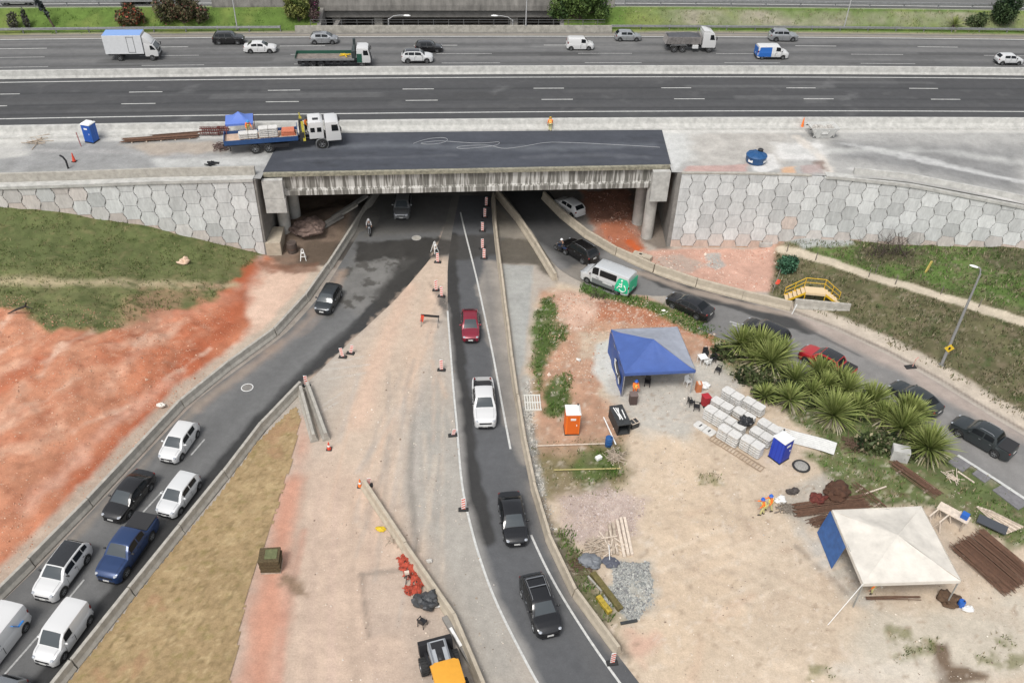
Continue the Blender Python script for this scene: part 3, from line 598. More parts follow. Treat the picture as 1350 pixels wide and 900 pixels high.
# platforms behind the panel walls (z stays level at left, falls gently at right)
def wallD(x): return wall_y(x)-ref(x)
def platform(name, x0, x1, nx, nD, base, painter, zf=None):
    xx = np.linspace(x0, x1, nx); t = np.linspace(0, 1, nD)[:, None]; d0 = wallD(xx)[None, :]+.12; Ds = d0*(1-t)+(-3.3)*t; Xs = np.repeat(xx[None, :], nD, 0)
    Ys = ref(Xs)+Ds; Zs = np.full(Xs.shape, ZD-.02) if zf is None else zf(Xs, Ds)-.02
    q = Paint(Xs, Ys, base, .1, ZD, 5); q.Ds = Ds; painter(q); return grid_mesh(name, Xs, Ys, Zs, q.c, M['slab_surface'])
def ppl(q):
    q.area([(0, 190), (340, 190), (345, 218), (0, 228)], (.25, .25, .245), 1.5, .8, 3, .9)
    q.area([(-50, 170), (30, 185), (35, 205), (-50, 215)], (.46, .45, .42), .8, .8, 1.5, .8)
    q.stroke([(0, 197), (150, 200), (300, 208)], .6, (.36, .35, .34), .5, .3, 2, .6); q.stroke([(20, 215), (180, 212), (330, 214)], .5, (.25, .25, .25), .5, .3, 2, .5)
    q.area([(160, 190), (290, 186), (300, 200), (200, 204)], (.38, .31, .24), .8, .6, 1, .6)
    q.area([(200, 210), (350, 205), (350, 218), (210, 222)], (.48, .48, .46), .8, .5, 1, .7)
    band(q, -5.4, .9, (.5, .49, .46), .8)
platform('left_platform', -150, BL, 420, 44, (.29, .29, .28), ppl)
def zr(Xs, Ds=None): return ZD-np.clip((Xs-36)/16, 0, 1)**1.3*1.1*(np.clip((-6-Ds)/7, 0, 1) if Ds is not None else 1)
def ppr(q):
    q.area([(862, 165), (905, 160), (905, 210), (890, 225)], (.50, .50, .485), .4, .3, 1, .95, .08)
    q.area([(875, 175), (925, 170), (960, 210), (900, 212)], (.48, .48, .46), .6, .7, 1, .8, .12)
    q.area([(905, 175), (1040, 170), (1040, 215), (920, 222)], (.385, .365, .335), 1.5, 1, 1.4, .9, .25)
    q.area([(1020, 190), (1080, 185), (1090, 208), (1030, 212)], (.58, .57, .55), .8, .8, 1, .8)
    q.stroke([(1050, 180), (1080, 205), (1088, 218), (1095, 228)], 1.0, (.54, .5, .45), .4, .3, 1, .9); q.area([(1070, 213), (1085, 212), (1093, 226), (1080, 222)], (.16, .11, .09), .4, .4, .8, .8)
    q.area([(1100, 185), (1350, 190), (1350, 240), (1200, 222), (1100, 210)], (.20, .20, .197), 2, 1, 2, .9, .25)
    for k in range(8): q.stroke([(1105+k*14, 188+k*2), (1190+k*18, 206+k*2.2), (1350+k*20, 226+k*3)], .35+.2*(k % 2), (.44, .44, .43), .35, .5, 1., .6)
    q.stroke([(1040, 200), (1130, 198), (1250, 196), (1350, 205)], .9, (.46, .46, .44), 1., .6, 2, .6)
    q.area([(905, 219), (985, 216), (985, 226), (900, 230)], (.42, .27, .24), .3, .2, 1, .8); q.area([(1030, 220), (1048, 219), (1048, 228), (1030, 228)], (.55, .33, .19), .3, .3, 1, .8)
    q.area([(1055, 218), (1080, 216), (1085, 228), (1060, 228)], (.40, .30, .28), .4, .4, 1, .7)
    q.area([(985, 205), (1020, 203), (1030, 222), (1000, 230)], (.60, .59, .57), .4, .4, 1, .8)
    q.stroke([(1120, 222), (1200, 230), (1280, 243), (1350, 257)], .5, (.52, .51, .49), .3, .1, 1, .9)
    band(q, -5.3, .9, (.5, .49, .46), .8)
platform('right_platform', BR, 150, 380, 50, (.34, .335, .32), ppr, zr)
def prism_wall(name, pts, z0f, z1, m, thick=.6, label=None):
    pass
# embankment sides under and beside the bridge (concrete return walls)
mb = MB()
for x0, x1 in ((BL-1.1, BL-.5), (BR+.6, BR+1.2)):
    y0 = float(wall_y((x0+x1)/2)); 
    mb.loft([[(x0, y0+.05, -1), (x1, y0+.05, -1), (x1, y0+.05, ZD-.08), (x0, y0+.05, ZD-.08)], [(x0, 125, -1), (x1, 125, -1), (x1, 125, ZD-.08), (x0, 125, ZD-.08)]])
o = mb.build('abutment_walls', concrete_dark); o['kind'] = 'structure'
# far side of the highway fill
mb = MB()
for xx in (np.arange(-190, BL-.3, 6.), np.arange(BR+.6, 201, 6.)):
    mb.loft([[U(x, 25.95, ZD-.02), U(x, 26.1, ZD-.02), U(x, 26.4, -1), U(x, 25.95, -1)] for x in xx])
o = mb.build('embankment_edge', concrete_dark); o['kind'] = 'structure'
# verge between highway and upper road
def vz(Xs, Ds):
    t = np.clip((Ds-26.6)/4.2, 0, 1); return ZD-.06+t*2.05+.25*fbm(Xs, Ds, 2.5, 3, 4)*np.clip(t*(1-t)*5, 0, 1)
def pv(q):
    right = np.clip((q.X-14)/10, 0, 1)
    q.mix(np.clip((q.Ds-26.5)/.4, 0, 1), (.09, .145, .03), .35, .8)
    q.mix(right*np.clip((q.Ds-27.4)/.6, 0, 1)*np.clip(.6+1.6*fbm(q.X, q.Y, 4, 4, 3), 0, 1)*np.clip((30.6-q.Ds)/.5, 0, 1), (.27, .245, .19), .35, .5)
    q.mix(np.clip(2.2*fbm(q.X, q.Y, 3, 4, 33), 0, 1), (.17, .2, .055), .3, .8); q.mix(np.clip((q.Ds-30.7)/.3, 0, 1), (.42, .41, .38), .1)
OL, OR = -27.5, 5.5
for a, b in ((-190, OL), (OR, 200)):
    dsheet('grass_verge', a, b, 500, 25.9, 31.0, 26, 0, (.25, .22, .17), pv, 'earth_surface', vz)
mb = MB()
for x in (OL, OR):
    for d0, d1 in ((25.9, 31.),):
        n = 8; dd = np.linspace(d0, d1, n); x2 = x+(.5 if x < 0 else -.5)
        mb.loft([[U(x, d, -1), U(x2, d, -1), U(x2, d, float(vz(np.array([x]), np.array([d]))[0])-.02), U(x, d, float(vz(np.array([x]), np.array([d]))[0])-.02)] for d in dd])
o = mb.build('wing_walls', concrete_dark); o['kind'] = 'structure'
def pu(q):
    for d in (33, 36.5, 40): band(q, d, 1.4, (.17, .17, .165), .7)
dsheet('upper_road', -230, 240, 300, 31.0, 46, 20, 10.65, (.135, .135, .13), pu)
mark('edge_marking', [(x, float(ref(x))+31.9) for x in np.arange(-150, 160, 4.)], .2, 10.665, world=True)
xx = np.linspace(-420, 420, 60); yy = np.linspace(0, 1, 8); A_, B_ = np.meshgrid(xx, yy); q = Paint(A_, A_*0+B_*90, (.11, .14, .05), .3)
grid_mesh('far_terrain', A_, ref(A_)+46+B_*500, 10.6+B_*1.5, q.c, M['earth_surface'])
# upper road bridge over the same underpass
b2 = thing('road_bridge', 'far weathered concrete bridge with dark openings behind the highway', 'bridge', U(-11, 31, 0))
def loc(o_, v): return [Vector(p)-o_.location for p in v]
mb = MB(); xx = np.arange(OL-14, OR+8, 3.)
mb.loft([[p-b2.location for p in (U(x, 30.9, 9.9), U(x, 30.6, 10.0), U(x, 30.6, 10.7), U(x, 30.75, 11.5), U(x, 31., 11.5), U(x, 31.05, 9.9))] for x in xx]); mb.build('parapet', mat('stained_concrete', (.19, .18, .165), .9, var=.4, vscale=1.2, stretch=(1, 1, .3)), b2)
mb = MB(); xx = np.arange(OL-.2, OR+.4, 3.)
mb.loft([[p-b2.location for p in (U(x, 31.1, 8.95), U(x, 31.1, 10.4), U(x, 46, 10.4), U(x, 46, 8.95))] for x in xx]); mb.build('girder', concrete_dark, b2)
for px in (508, 678, 456):
    x = DP(px, 30, 6)[0]; mb = MB(); mb.box(U(x, 32.3, 4.3)-b2.location, (1.1, 1.1, 9.4)); mb.build('column', concrete, b2)
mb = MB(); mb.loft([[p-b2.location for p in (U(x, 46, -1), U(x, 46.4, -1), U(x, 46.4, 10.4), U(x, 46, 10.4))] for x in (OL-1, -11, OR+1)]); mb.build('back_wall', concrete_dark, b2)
# new bridge over the ramps
xb = np.linspace(BL, BR, 30)
br = thing('overpass_bridge', 'concrete girder bridge with streaked fascia and fresh black asphalt deck', 'bridge', U(-4.6, -9, 0))
bl = lambda x, D, z: U(x, D, z)-br.location
eD = float(at(617, 226, ZD).y-ref(-4.95))
eL, eR = at(347, 229.5, ZD), at(883, 219, ZD)
def edgeD(x): return (eL.y+(x-eL.x)/(eR.x-eL.x)*(eR.y-eL.y))-float(ref(x))
def pd(q):
    q.mix(np.clip(.55+1.5*fbm(q.X*.35, q.Y, 1.2, 4, 9), 0, 1), (.062, .067, .08), .15, 2); q.mix(np.clip(2.2*fbm(q.X*.25, q.Y, .8, 4, 19)-.25, 0, .8), (.032, .034, .038), .1)
    q.stroke([(360, 195), (520, 192), (700, 196), (860, 192)], 1.1, (.11, .118, .132), .9, .6, 1.5, .7); q.stroke([(380, 212), (420, 209), (520, 208), (600, 205)], .5, (.095, .1, .112), .4, .3, 1, .6)
    q.stroke([(690, 208), (780, 205), (850, 207)], .7, (.10, .105, .118), .6, .5, 1.5, .6)
xx = np.linspace(BL-.1, BR+.1, 260); t = np.linspace(0, 1, 60)[:, None]; e = np.array([edgeD(x) for x in xx])[None, :]; Ds = (e+.35)*(1-t)+(-4.2)*t; Xs = np.repeat(xx[None], 60, 0)
Xs = Xs+np.where(t > 0, 0, 0); q = Paint(Xs, ref(Xs)+Ds, (.055, .06, .072), .1, ZD, 8); pd(q); grid_mesh('bridge_asphalt', Xs, ref(Xs)+Ds, np.full(Xs.shape, ZD+.03), q.c, M['asphalt_surface'])
# streaked fascia material: white lime runs and dark weathering, stretched downwards
def streak():
    m, n, l, b = nodes('streaked_concrete'); g = n.new('ShaderNodeNewGeometry'); mp = n.new('ShaderNodeMapping'); mp.inputs['Scale'].default_value = (1, 1, .06); l.new(g.outputs['Position'], mp.inputs[0])
    t1 = n.new('ShaderNodeTexNoise'); t1.inputs['Scale'].default_value = 2.6; t1.inputs['Detail'].default_value = 3; t1.inputs['Roughness'].default_value = .75; l.new(mp.outputs[0], t1.inputs['Vector'])
    r = n.new('ShaderNodeValToRGB'); e = r.color_ramp.elements; e[0].position = .40; e[0].color = (.13, .125, .11, 1); e[1].position = .62; e[1].color = (.52, .51, .48, 1)
    x = r.color_ramp.elements.new(.5); x.color = (.20, .19, .17, 1); x = r.color_ramp.elements.new(.54); x.color = (.42, .41, .38, 1)
    l.new(t1.outputs[0], r.inputs[0]); l.new(r.outputs[0], b.inputs['Base Color']); b.inputs['Roughness'].default_value = .9; return m
streaked = streak(); algae = mat('mossy_concrete', (.24, .225, .17), .9, var=.45, vscale=3.)
mb = MB(); mb.loft([[bl(x, edgeD(x)+d, z) for d, z in ((0, ZD-.35), (0, ZD+.02), (.35, ZD+.02), (.35, ZD-.35))] for x in xb]); mb.build('deck_edge', algae, br)
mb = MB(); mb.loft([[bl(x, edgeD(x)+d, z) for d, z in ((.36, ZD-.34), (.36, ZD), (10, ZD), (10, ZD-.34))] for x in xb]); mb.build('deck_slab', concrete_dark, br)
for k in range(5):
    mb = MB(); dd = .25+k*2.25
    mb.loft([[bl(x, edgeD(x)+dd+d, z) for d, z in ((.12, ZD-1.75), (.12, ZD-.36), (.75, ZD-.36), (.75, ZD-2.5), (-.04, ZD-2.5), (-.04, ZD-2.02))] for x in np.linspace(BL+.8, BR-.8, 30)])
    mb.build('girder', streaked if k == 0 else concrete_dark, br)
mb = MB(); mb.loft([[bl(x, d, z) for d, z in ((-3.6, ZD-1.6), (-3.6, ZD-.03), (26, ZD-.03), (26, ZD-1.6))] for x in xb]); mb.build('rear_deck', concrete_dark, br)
def cyl(x, y, z0, z1, r, nm, m): mb = MB(); mb.lathe([(r, z0), (r, z1)], 24, Vector((x, y, 0))-br.location); mb.build(nm, m, br, smooth=True)
colc = mat('column_concrete', (.40, .39, .36), .8, var=.18, vscale=1.5, bump=.1)
for px, py in ((376, 314), (853, 316)):
    q = at(px, py); cyl(q.x, q.y+.6, -.2, 6.2, .62, 'column', colc)
for px, py in ((388, 288), (842, 286)):
    q = at(px, py, 1.); cyl(q.x, q.y+.4, -.2, 6.2, .62, 'column', colc)
for s, px in ((-1, 400), (1, 836)):
    x = BL+1.2 if s < 0 else BR-1.2
    mb = MB(); mb.loft([[bl(x-.8, edgeD(x)+d, z) for d, z in ((1.2, 6.1), (10, 6.1))]+[bl(x+.8, edgeD(x)+d, z) for d, z in ((10, 6.1), (1.2, 6.1))], [bl(x-.8, edgeD(x)+d, z) for d, z in ((1.2, 7.), (10, 7.))]+[bl(x+.8, edgeD(x)+d, z) for d, z in ((10, 7.), (1.2, 7.))]]); mb.build('cap_beam', concrete, br)
# pale end plates and footing
q0, q1 = at(347, 236, 8.2), at(370, 236, 8.2)
mb = MB(); xm = (q0.x+q1.x)/2
mb.box(bl(xm, edgeD(xm)-.35, 7.2), (1.95, .5, 2.0), .12); mb.build('end_plate', concrete_pale, br, bevel=.03)
mb = MB(); mb.box(bl(xm+.05, edgeD(xm)-.35, 5.4), (2.0, .52, 1.55), .12); mb.build('end_plate', concrete_pale, br, bevel=.03)
xm = at(873, 232, 8).x; mb = MB(); mb.box(bl(xm, edgeD(xm)-.35, 6.6), (1.8, .5, 3.4), .12); mb.build('end_plate', concrete_pale, br, bevel=.03)
q = at(361, 334); mb = MB(); mb.box(Vector((q.x, q.y+1.2, .7))-br.location, (1.5, 3.2, 1.6), .1); mb.build('footing', concrete_warm, br, bevel=.06)
# ------------------------------------------------------------------ hexagonal panel retaining walls
def panel_wall(x0, x1, label, pinkx):
    xs_ = np.arange(x0, x1+.01, .05); ys_ = wall_y(xs_); s = np.r_[0, np.cumsum(np.hypot(np.diff(xs_), np.diff(ys_)))]
    px = lambda t: np.interp(t, s, xs_); py = lambda t: np.interp(t, s, ys_)
    zt = (lambda x: ZD-.06) if x1 < 0 else (lambda x: float(np.interp(x, wr_top[:, 0], wr_z))-.06)
    root = thing('panel_retaining_wall', label, 'retaining wall', (float(px(s[-1]/2)), float(py(s[-1]/2)), 0)); o3 = root.location
    mb = MB(); n = int(s[-1]/1.5)+2
    mb.loft([[Vector((px(t), py(t)+d, z))-o3 for d, z in ((.07, -1.2), (.07, zt(float(px(t)))-.02), (.6, zt(float(px(t)))-.02), (.6, -1.2))] for t in np.linspace(0, s[-1], n)]); mb.build('backing', mat('joint_mortar', (.25, .245, .235), .9), root)
    vs, fs, cs = [], [], []; SP, HH, g = 1.46, 1.5, .021
    prof = [(.62, .75), (.62, .52), (.67, .46), (.67, .36), (.79, .24), (.79, .14), (.84, .08), (.84, -.08), (.79, -.14), (.79, -.24), (.67, -.36), (.67, -.46), (.62, -.52), (.62, -.75)]
    pts = [(a-g, max(min(b, .75-g), -.75+g)) for a, b in prof]; pts = pts+[(-a, b) for a, b in reversed(pts)]
    nc = int(s[-1]/SP)+1
    for i in range(nc+1):
        for j in range(-1, 8):
            cx = i*SP+.35; cz = j*HH+(.75 if i % 2 else 0)+.1
            loc_ = []
            xx = float(px(min(max(cx, 0), s[-1]))); top = zt(xx)
            if cz-.7 > top or cz+.8 < (0 if x1 < 0 else -.2)-.3: continue
            jit = RNG.normal(0, .006)
            for a, b in pts:
                t = min(max(cx+a, 0.02), s[-1]-.02); loc_.append((float(px(t)), float(py(t)), min(max(cz+b, -.9), top-.01)))
            k = len(vs); m_ = len(loc_)
            for dy in (-.02+jit, .075): vs += [tuple(Vector((x, y+dy, z))-o3) for x, y, z in loc_]
            fs.append(tuple(range(k, k+m_))); fs += [(k+(q+1) % m_, k+q, k+m_+q, k+m_+(q+1) % m_) for q in range(m_)]
            w = RNG.choice([RNG.uniform(.52, .63), RNG.uniform(.45, .54)], p=[.7, .3]); col = np.array((w*.985, w, w*.985)); zz = cz-gz(xx, loc_[0][1]-1)
            pk = max(0, 1-zz/1.3)*.75 if x1 > 0 and xx < 29 else max(max(0, 1-zz/1.1)*.4, (.35 if xx < pinkx else 0)*RNG.uniform(.0, 1))
            if RNG.random() < .006: pk = max(pk, .5)
            col = col*(1-pk)+np.array((.50, .33, .24))*pk
            cs += [col]*(2*m_)
    me = bpy.data.meshes.new('panels'); me.from_pydata(vs, [], fs); setcol(me, np.array(cs)); me.materials.append(M['concrete_panel']); link('panels', me, root)
    # coping and parapet
    cp = np.linspace(0, s[-1], n)
    def cop(lo, hi, pr, nm, m):
        mb = MB(); mb.loft([[Vector((px(t), py(t)+d, zt(float(px(t)))+.06+z))-o3 for d, z in pr] for t in cp if lo <= px(t) <= hi]); mb.build(nm, m, root)
    if x1 < 0:
        cop(-200, 50, [(-.14, -.25), (-.14, .04), (.75, .04), (.75, -.25)], 'coping', concrete_pale); cop(-200, 50, [(.76, -.2), (.8, .45), (.85, .85), (1.1, .85), (1.2, -.2)], 'parapet', concrete)
    else:
        cop(30.5, 90, [(-.14, -.25), (-.14, .06), (.75, .06), (.75, -.25)], 'coping', concrete_pale); cop(33, 90, [(.76, -.2), (.8, .3), (.85, .7), (1.1, .7), (1.2, -.2)], 'parapet', concrete_pale)
        cop(0, 30.4, [(-.06, -.1), (-.06, .03), (.3, .03), (.3, -.1)], 'coping', concrete)
panel_wall(-62, -25.3, 'left retaining wall of pale hexagonal concrete panels above the grass slope', -40)
panel_wall(16.3, 62, 'right retaining wall of pale hexagonal concrete panels above the pink apron', 0)
# ------------------------------------------------------------------ barriers
def seg_mesh(A, B, h=.85, wb=.62, wt=.24):
    d = (B-A); L = d.length; prof = [(-wb/2, 0), (-wb/2, .12), (-wt/2-.06, .38), (-wt/2, h-.02), (-wt/2+.02, h), (wt/2-.02, h), (wt/2, h-.02), (wt/2+.06, .38), (wb/2, .12), (wb/2, 0)]
    mb = MB(); mb.loft([[(x, y, z) for y, z in prof] for x in (-L/2, -L/2+.02, L/2-.02, L/2)]); return mb
def barrier_row(pts, seglen, desc, ordfrom, group, m, h=.85, wb=.62, wt=.24, skip=()):
    A = np.array([list(G(*q)) for q in pts]); A = np.array([[a[0], a[1], 0] for a in A]); d = np.r_[0, np.cumsum(np.linalg.norm(np.diff(A, axis=0), axis=1))]; n = max(1, round(d[-1]/seglen))
    tt = np.linspace(0, d[-1], n+1)
    for i in range(n):
        if i in skip: continue
        a = Vector([np.interp(tt[i], d, A[:, k]) for k in range(3)]); b = Vector([np.interp(tt[i+1], d, A[:, k]) for k in range(3)])
        u = (b-a).normalized()*.03; a += u; b -= u
        j = Vector((random.uniform(-.05, .05), random.uniform(-.05, .05), 0)); a += j
        o = seg_mesh(a, b, h, wb, wt).build('concrete_barrier', m)
        place(o, (a+b)/2, math.atan2(b.y-a.y, b.x-a.x)); tag(o, desc.replace('#', ORD[i]), 'barrier', group)
barrier_row(LB, 5.6, 'grey concrete barrier on the red earth side of the left road, # from the bridge', 0, 'barriers beside the red cutting', concrete)
barrier_row(RBAR, 5.6, 'concrete barrier between left road and dry turf, # from the striped post', 0, 'barriers beside the dry turf', concrete)
barrier_row(CB, 5.0, 'slim concrete barrier right of the centre road, # from the bridge', 0, 'barriers beside the centre road', concrete_warm, .8, .5, .2)
barrier_row([(655, 258), (690, 300), (732, 370)], 6.0, 'pale concrete barrier left of the right road, # from under the bridge', 0, 'barriers left of the right road', concrete_warm)
barrier_row(RB, 4.6, 'concrete barrier along the outer bend of the right road, # from under the bridge', 0, 'barriers on the outer bend', concrete_warm, .95)
barrier_row([(1046, 404), (1120, 408)], 9., 'dark stained concrete wall block in front of the yellow stairs', 0, None, concrete, .95)
barrier_row([(481, 642), (528, 715), (589, 797), (632, 893), (650, 940)], 6.2, 'cream concrete barrier dividing the dusty ground, # from the orange cone', 0, 'barriers dividing the dusty ground', concrete_warm)
barrier_row([(398, 518), (415, 583)], 9, 'loose concrete barrier lying beside the dry turf, left one of the pair', 0, 'loose barriers lying side by side', concrete)
barrier_row([(406, 513), (431, 581)], 9, 'loose concrete barrier lying on the dusty ground, right one of the pair', 0, 'loose barriers lying side by side', concrete)
# guard rails
def guardrail(x0, x1, D, label, zb=ZD, step=4., rail=True, posts=None):
    xs_ = np.arange(x0, x1, step); root = thing('guard_rail', label, 'guard rail', U((x0+x1)/2, D, zb)); o3 = root.location
    mb = MB(); mb.loft([[U(x, D+d, zb+z)-o3 for d, z in ((-.05, .42), (-.09, .5), (-.05, .58), (-.09, .66), (-.05, .74), (.0, .74), (0, .42))] for x in xs_]); mb.build('rail', galv, root)
    for x in xs_:
        mb = MB(); mb.box(U(x, D+.08, zb+.33)-o3, (.12, .12, .85)); mb.build('post', galv, root)
guardrail(-100, -28, 26.6, 'long grey guard rail below the left grass verge'); guardrail(12, 100, 26.9, 'long grey guard rail below the right grass verge')
mb = MB(); mb.loft(along(np.arange(-30, 13, 3.), [(26.0, -.3), (26.05, .2), (26.15, .85), (26.4, .85), (26.45, -.3)])); o = mb.build('bridge_parapet', mat('weathered_parapet', (.30, .285, .25), .9, var=.3, vscale=2.)); tag(o, 'weathered concrete parapet on far highway edge in front of the dark opening', 'parapet')
root = thing('safety_railing', 'thin grey pipe railing on the far parapet before the dark opening', 'railing', U(-8, 26.5, ZD+.85)); o3 = root.location
for z in (.35, .7): mb = MB(); mb.tube([U(x, 26.5, ZD+.85+z)-o3 for x in np.arange(-28, 12, 3.)], .03, 6); mb.build('rail', mat('dark_pipe', (.10, .10, .10), .7), root)
for x in np.arange(-28, 11, 2.): mb = MB(); mb.box(U(x, 26.5, ZD+1.2)-o3, (.07, .07, .75)); mb.build('post', M['dark_pipe'], root)
guardrail(-100, OL-15, 31.2, 'grey guard rail on upper road at far left', 10.65); guardrail(14, 105, 31.2, 'grey guard rail on upper road at far right', 10.65, 5.)
# ------------------------------------------------------------------ vehicles
PAINTS = {}
def car_paint(name, col, metal=0., rough=.32):
    if name not in PAINTS: PAINTS[name] = mat('paint_'+name, col, rough, metal, coat=.8, spec=.5)
    return PAINTS[name]
plate_m = mat('licence_plate', (.62, .62, .6), .5); grille_m = mat('grille', (.012, .012, .014), .45)
WHEELS = {}
def wheel_parts(root, x, y, r, w=.21, rim='rim_metal'):
    k = (r, w, rim)
    if k not in WHEELS:
        mb = MB(); mb.lathe([(r*.62, -w/2), (r*.93, -w/2), (r, -w*.32), (r, w*.32), (r*.93, w/2), (r*.62, w/2)], 22, axis='Y', cap=False); mb.lathe([(r*.62, -w*.3), (r*.3, -w*.28), (.01, -w*.28)], 16, axis='Y', cap=False); mb.lathe([(r*.62, w*.2), (.01, w*.2)], 16, axis='Y', cap=False)
        o = mb.build('wheel', rubber, root, smooth=True)
        mb = MB()
        for s in (-1, 1):
            mb.lathe([(r*.64, s*w*.44), (r*.6, s*w*.44), (r*.58, s*w*.3)], 22, axis='Y', cap=False); mb.lathe([(r*.16, s*w*.3), (r*.14, s*w*.42), (.005, s*w*.42)], 12, axis='Y', cap=False)
            for i in range(6):
                a = i*math.pi/3; mb.beam((r*.1*math.cos(a), s*w*.37, r*.1*math.sin(a)), (r*.61*math.cos(a), s*w*.4, r*.61*math.sin(a)), r*.13, .03)
        ro = mb.build('rim', M[rim], o, smooth=True); WHEELS[k] = (o.data, ro.data)
    else:
        o = link('wheel', WHEELS[k][0], root); ro = link('rim', WHEELS[k][1], o)
    o.location = (x, y, r); return o
SPEC = dict(
 hatch=dict(L=3.95, W=1.68, H=1.49, hood=.93, belt=.98, tail=.98, xw0=.92, xw1=1.62, xr1=3.42, xr0=3.86, fo=.78, wb=2.5, r=.305, B=2.28, Cp=3.12, q=0),
 sedan=dict(L=4.5, W=1.77, H=1.46, hood=.92, belt=.97, tail=1.02, xw0=1.12, xw1=1.92, xr1=3.3, xr0=3.98, fo=.9, wb=2.65, r=.32, B=2.55, Cp=3.38, q=0),
 suv=dict(L=4.4, W=1.82, H=1.65, hood=1.07, belt=1.12, tail=1.1, xw0=1.12, xw1=1.78, xr1=3.85, xr0=4.28, fo=.88, wb=2.63, r=.36, B=2.55, Cp=3.38, q=3.9),
 mpv=dict(L=4.0, W=1.7, H=1.55, hood=.98, belt=1.02, tail=1.0, xw0=.72, xw1=1.6, xr1=3.5, xr0=3.9, fo=.8, wb=2.53, r=.31, B=2.3, Cp=3.15, q=0),
 pickup=dict(L=5.3, W=1.86, H=1.82, hood=1.15, belt=1.22, tail=1.2, xw0=1.4, xw1=2.02, xr1=3.45, xr0=3.72, fo=.95, wb=3.09, r=.39, B=2.72, Cp=3.46, q=0, bed=(3.85, 5.2)),
 utility=dict(L=4.95, W=1.84, H=1.72, hood=1.08, belt=1.14, tail=1.14, xw0=1.2, xw1=1.9, xr1=3.5, xr0=3.78, fo=.92, wb=2.98, r=.37, B=2.65, Cp=3.45, q=0, bed=(3.88, 4.85)),
 smallvan=dict(L=4.0, W=1.72, H=1.78, hood=1.02, belt=1.05, tail=1.0, xw0=.8, xw1=1.45, xr1=3.85, xr0=3.96, fo=.82, wb=2.6, r=.31, B=2.0, Cp=0, q=0, wr=.86),
 van=dict(L=5.5, W=2.0, H=2.3, hood=1.22, belt=1.3, tail=1.2, xw0=.85, xw1=1.6, xr1=5.32, xr0=5.46, fo=.95, wb=3.3, r=.34, B=2.15, Cp=0, q=0, wr=.84),
 midvan=dict(L=4.8, W=1.9, H=1.92, hood=1.1, belt=1.16, tail=1.1, xw0=.85, xw1=1.6, xr1=4.65, xr0=4.76, fo=.92, wb=3.1, r=.33, B=2.15, Cp=0, q=0, wr=.85))
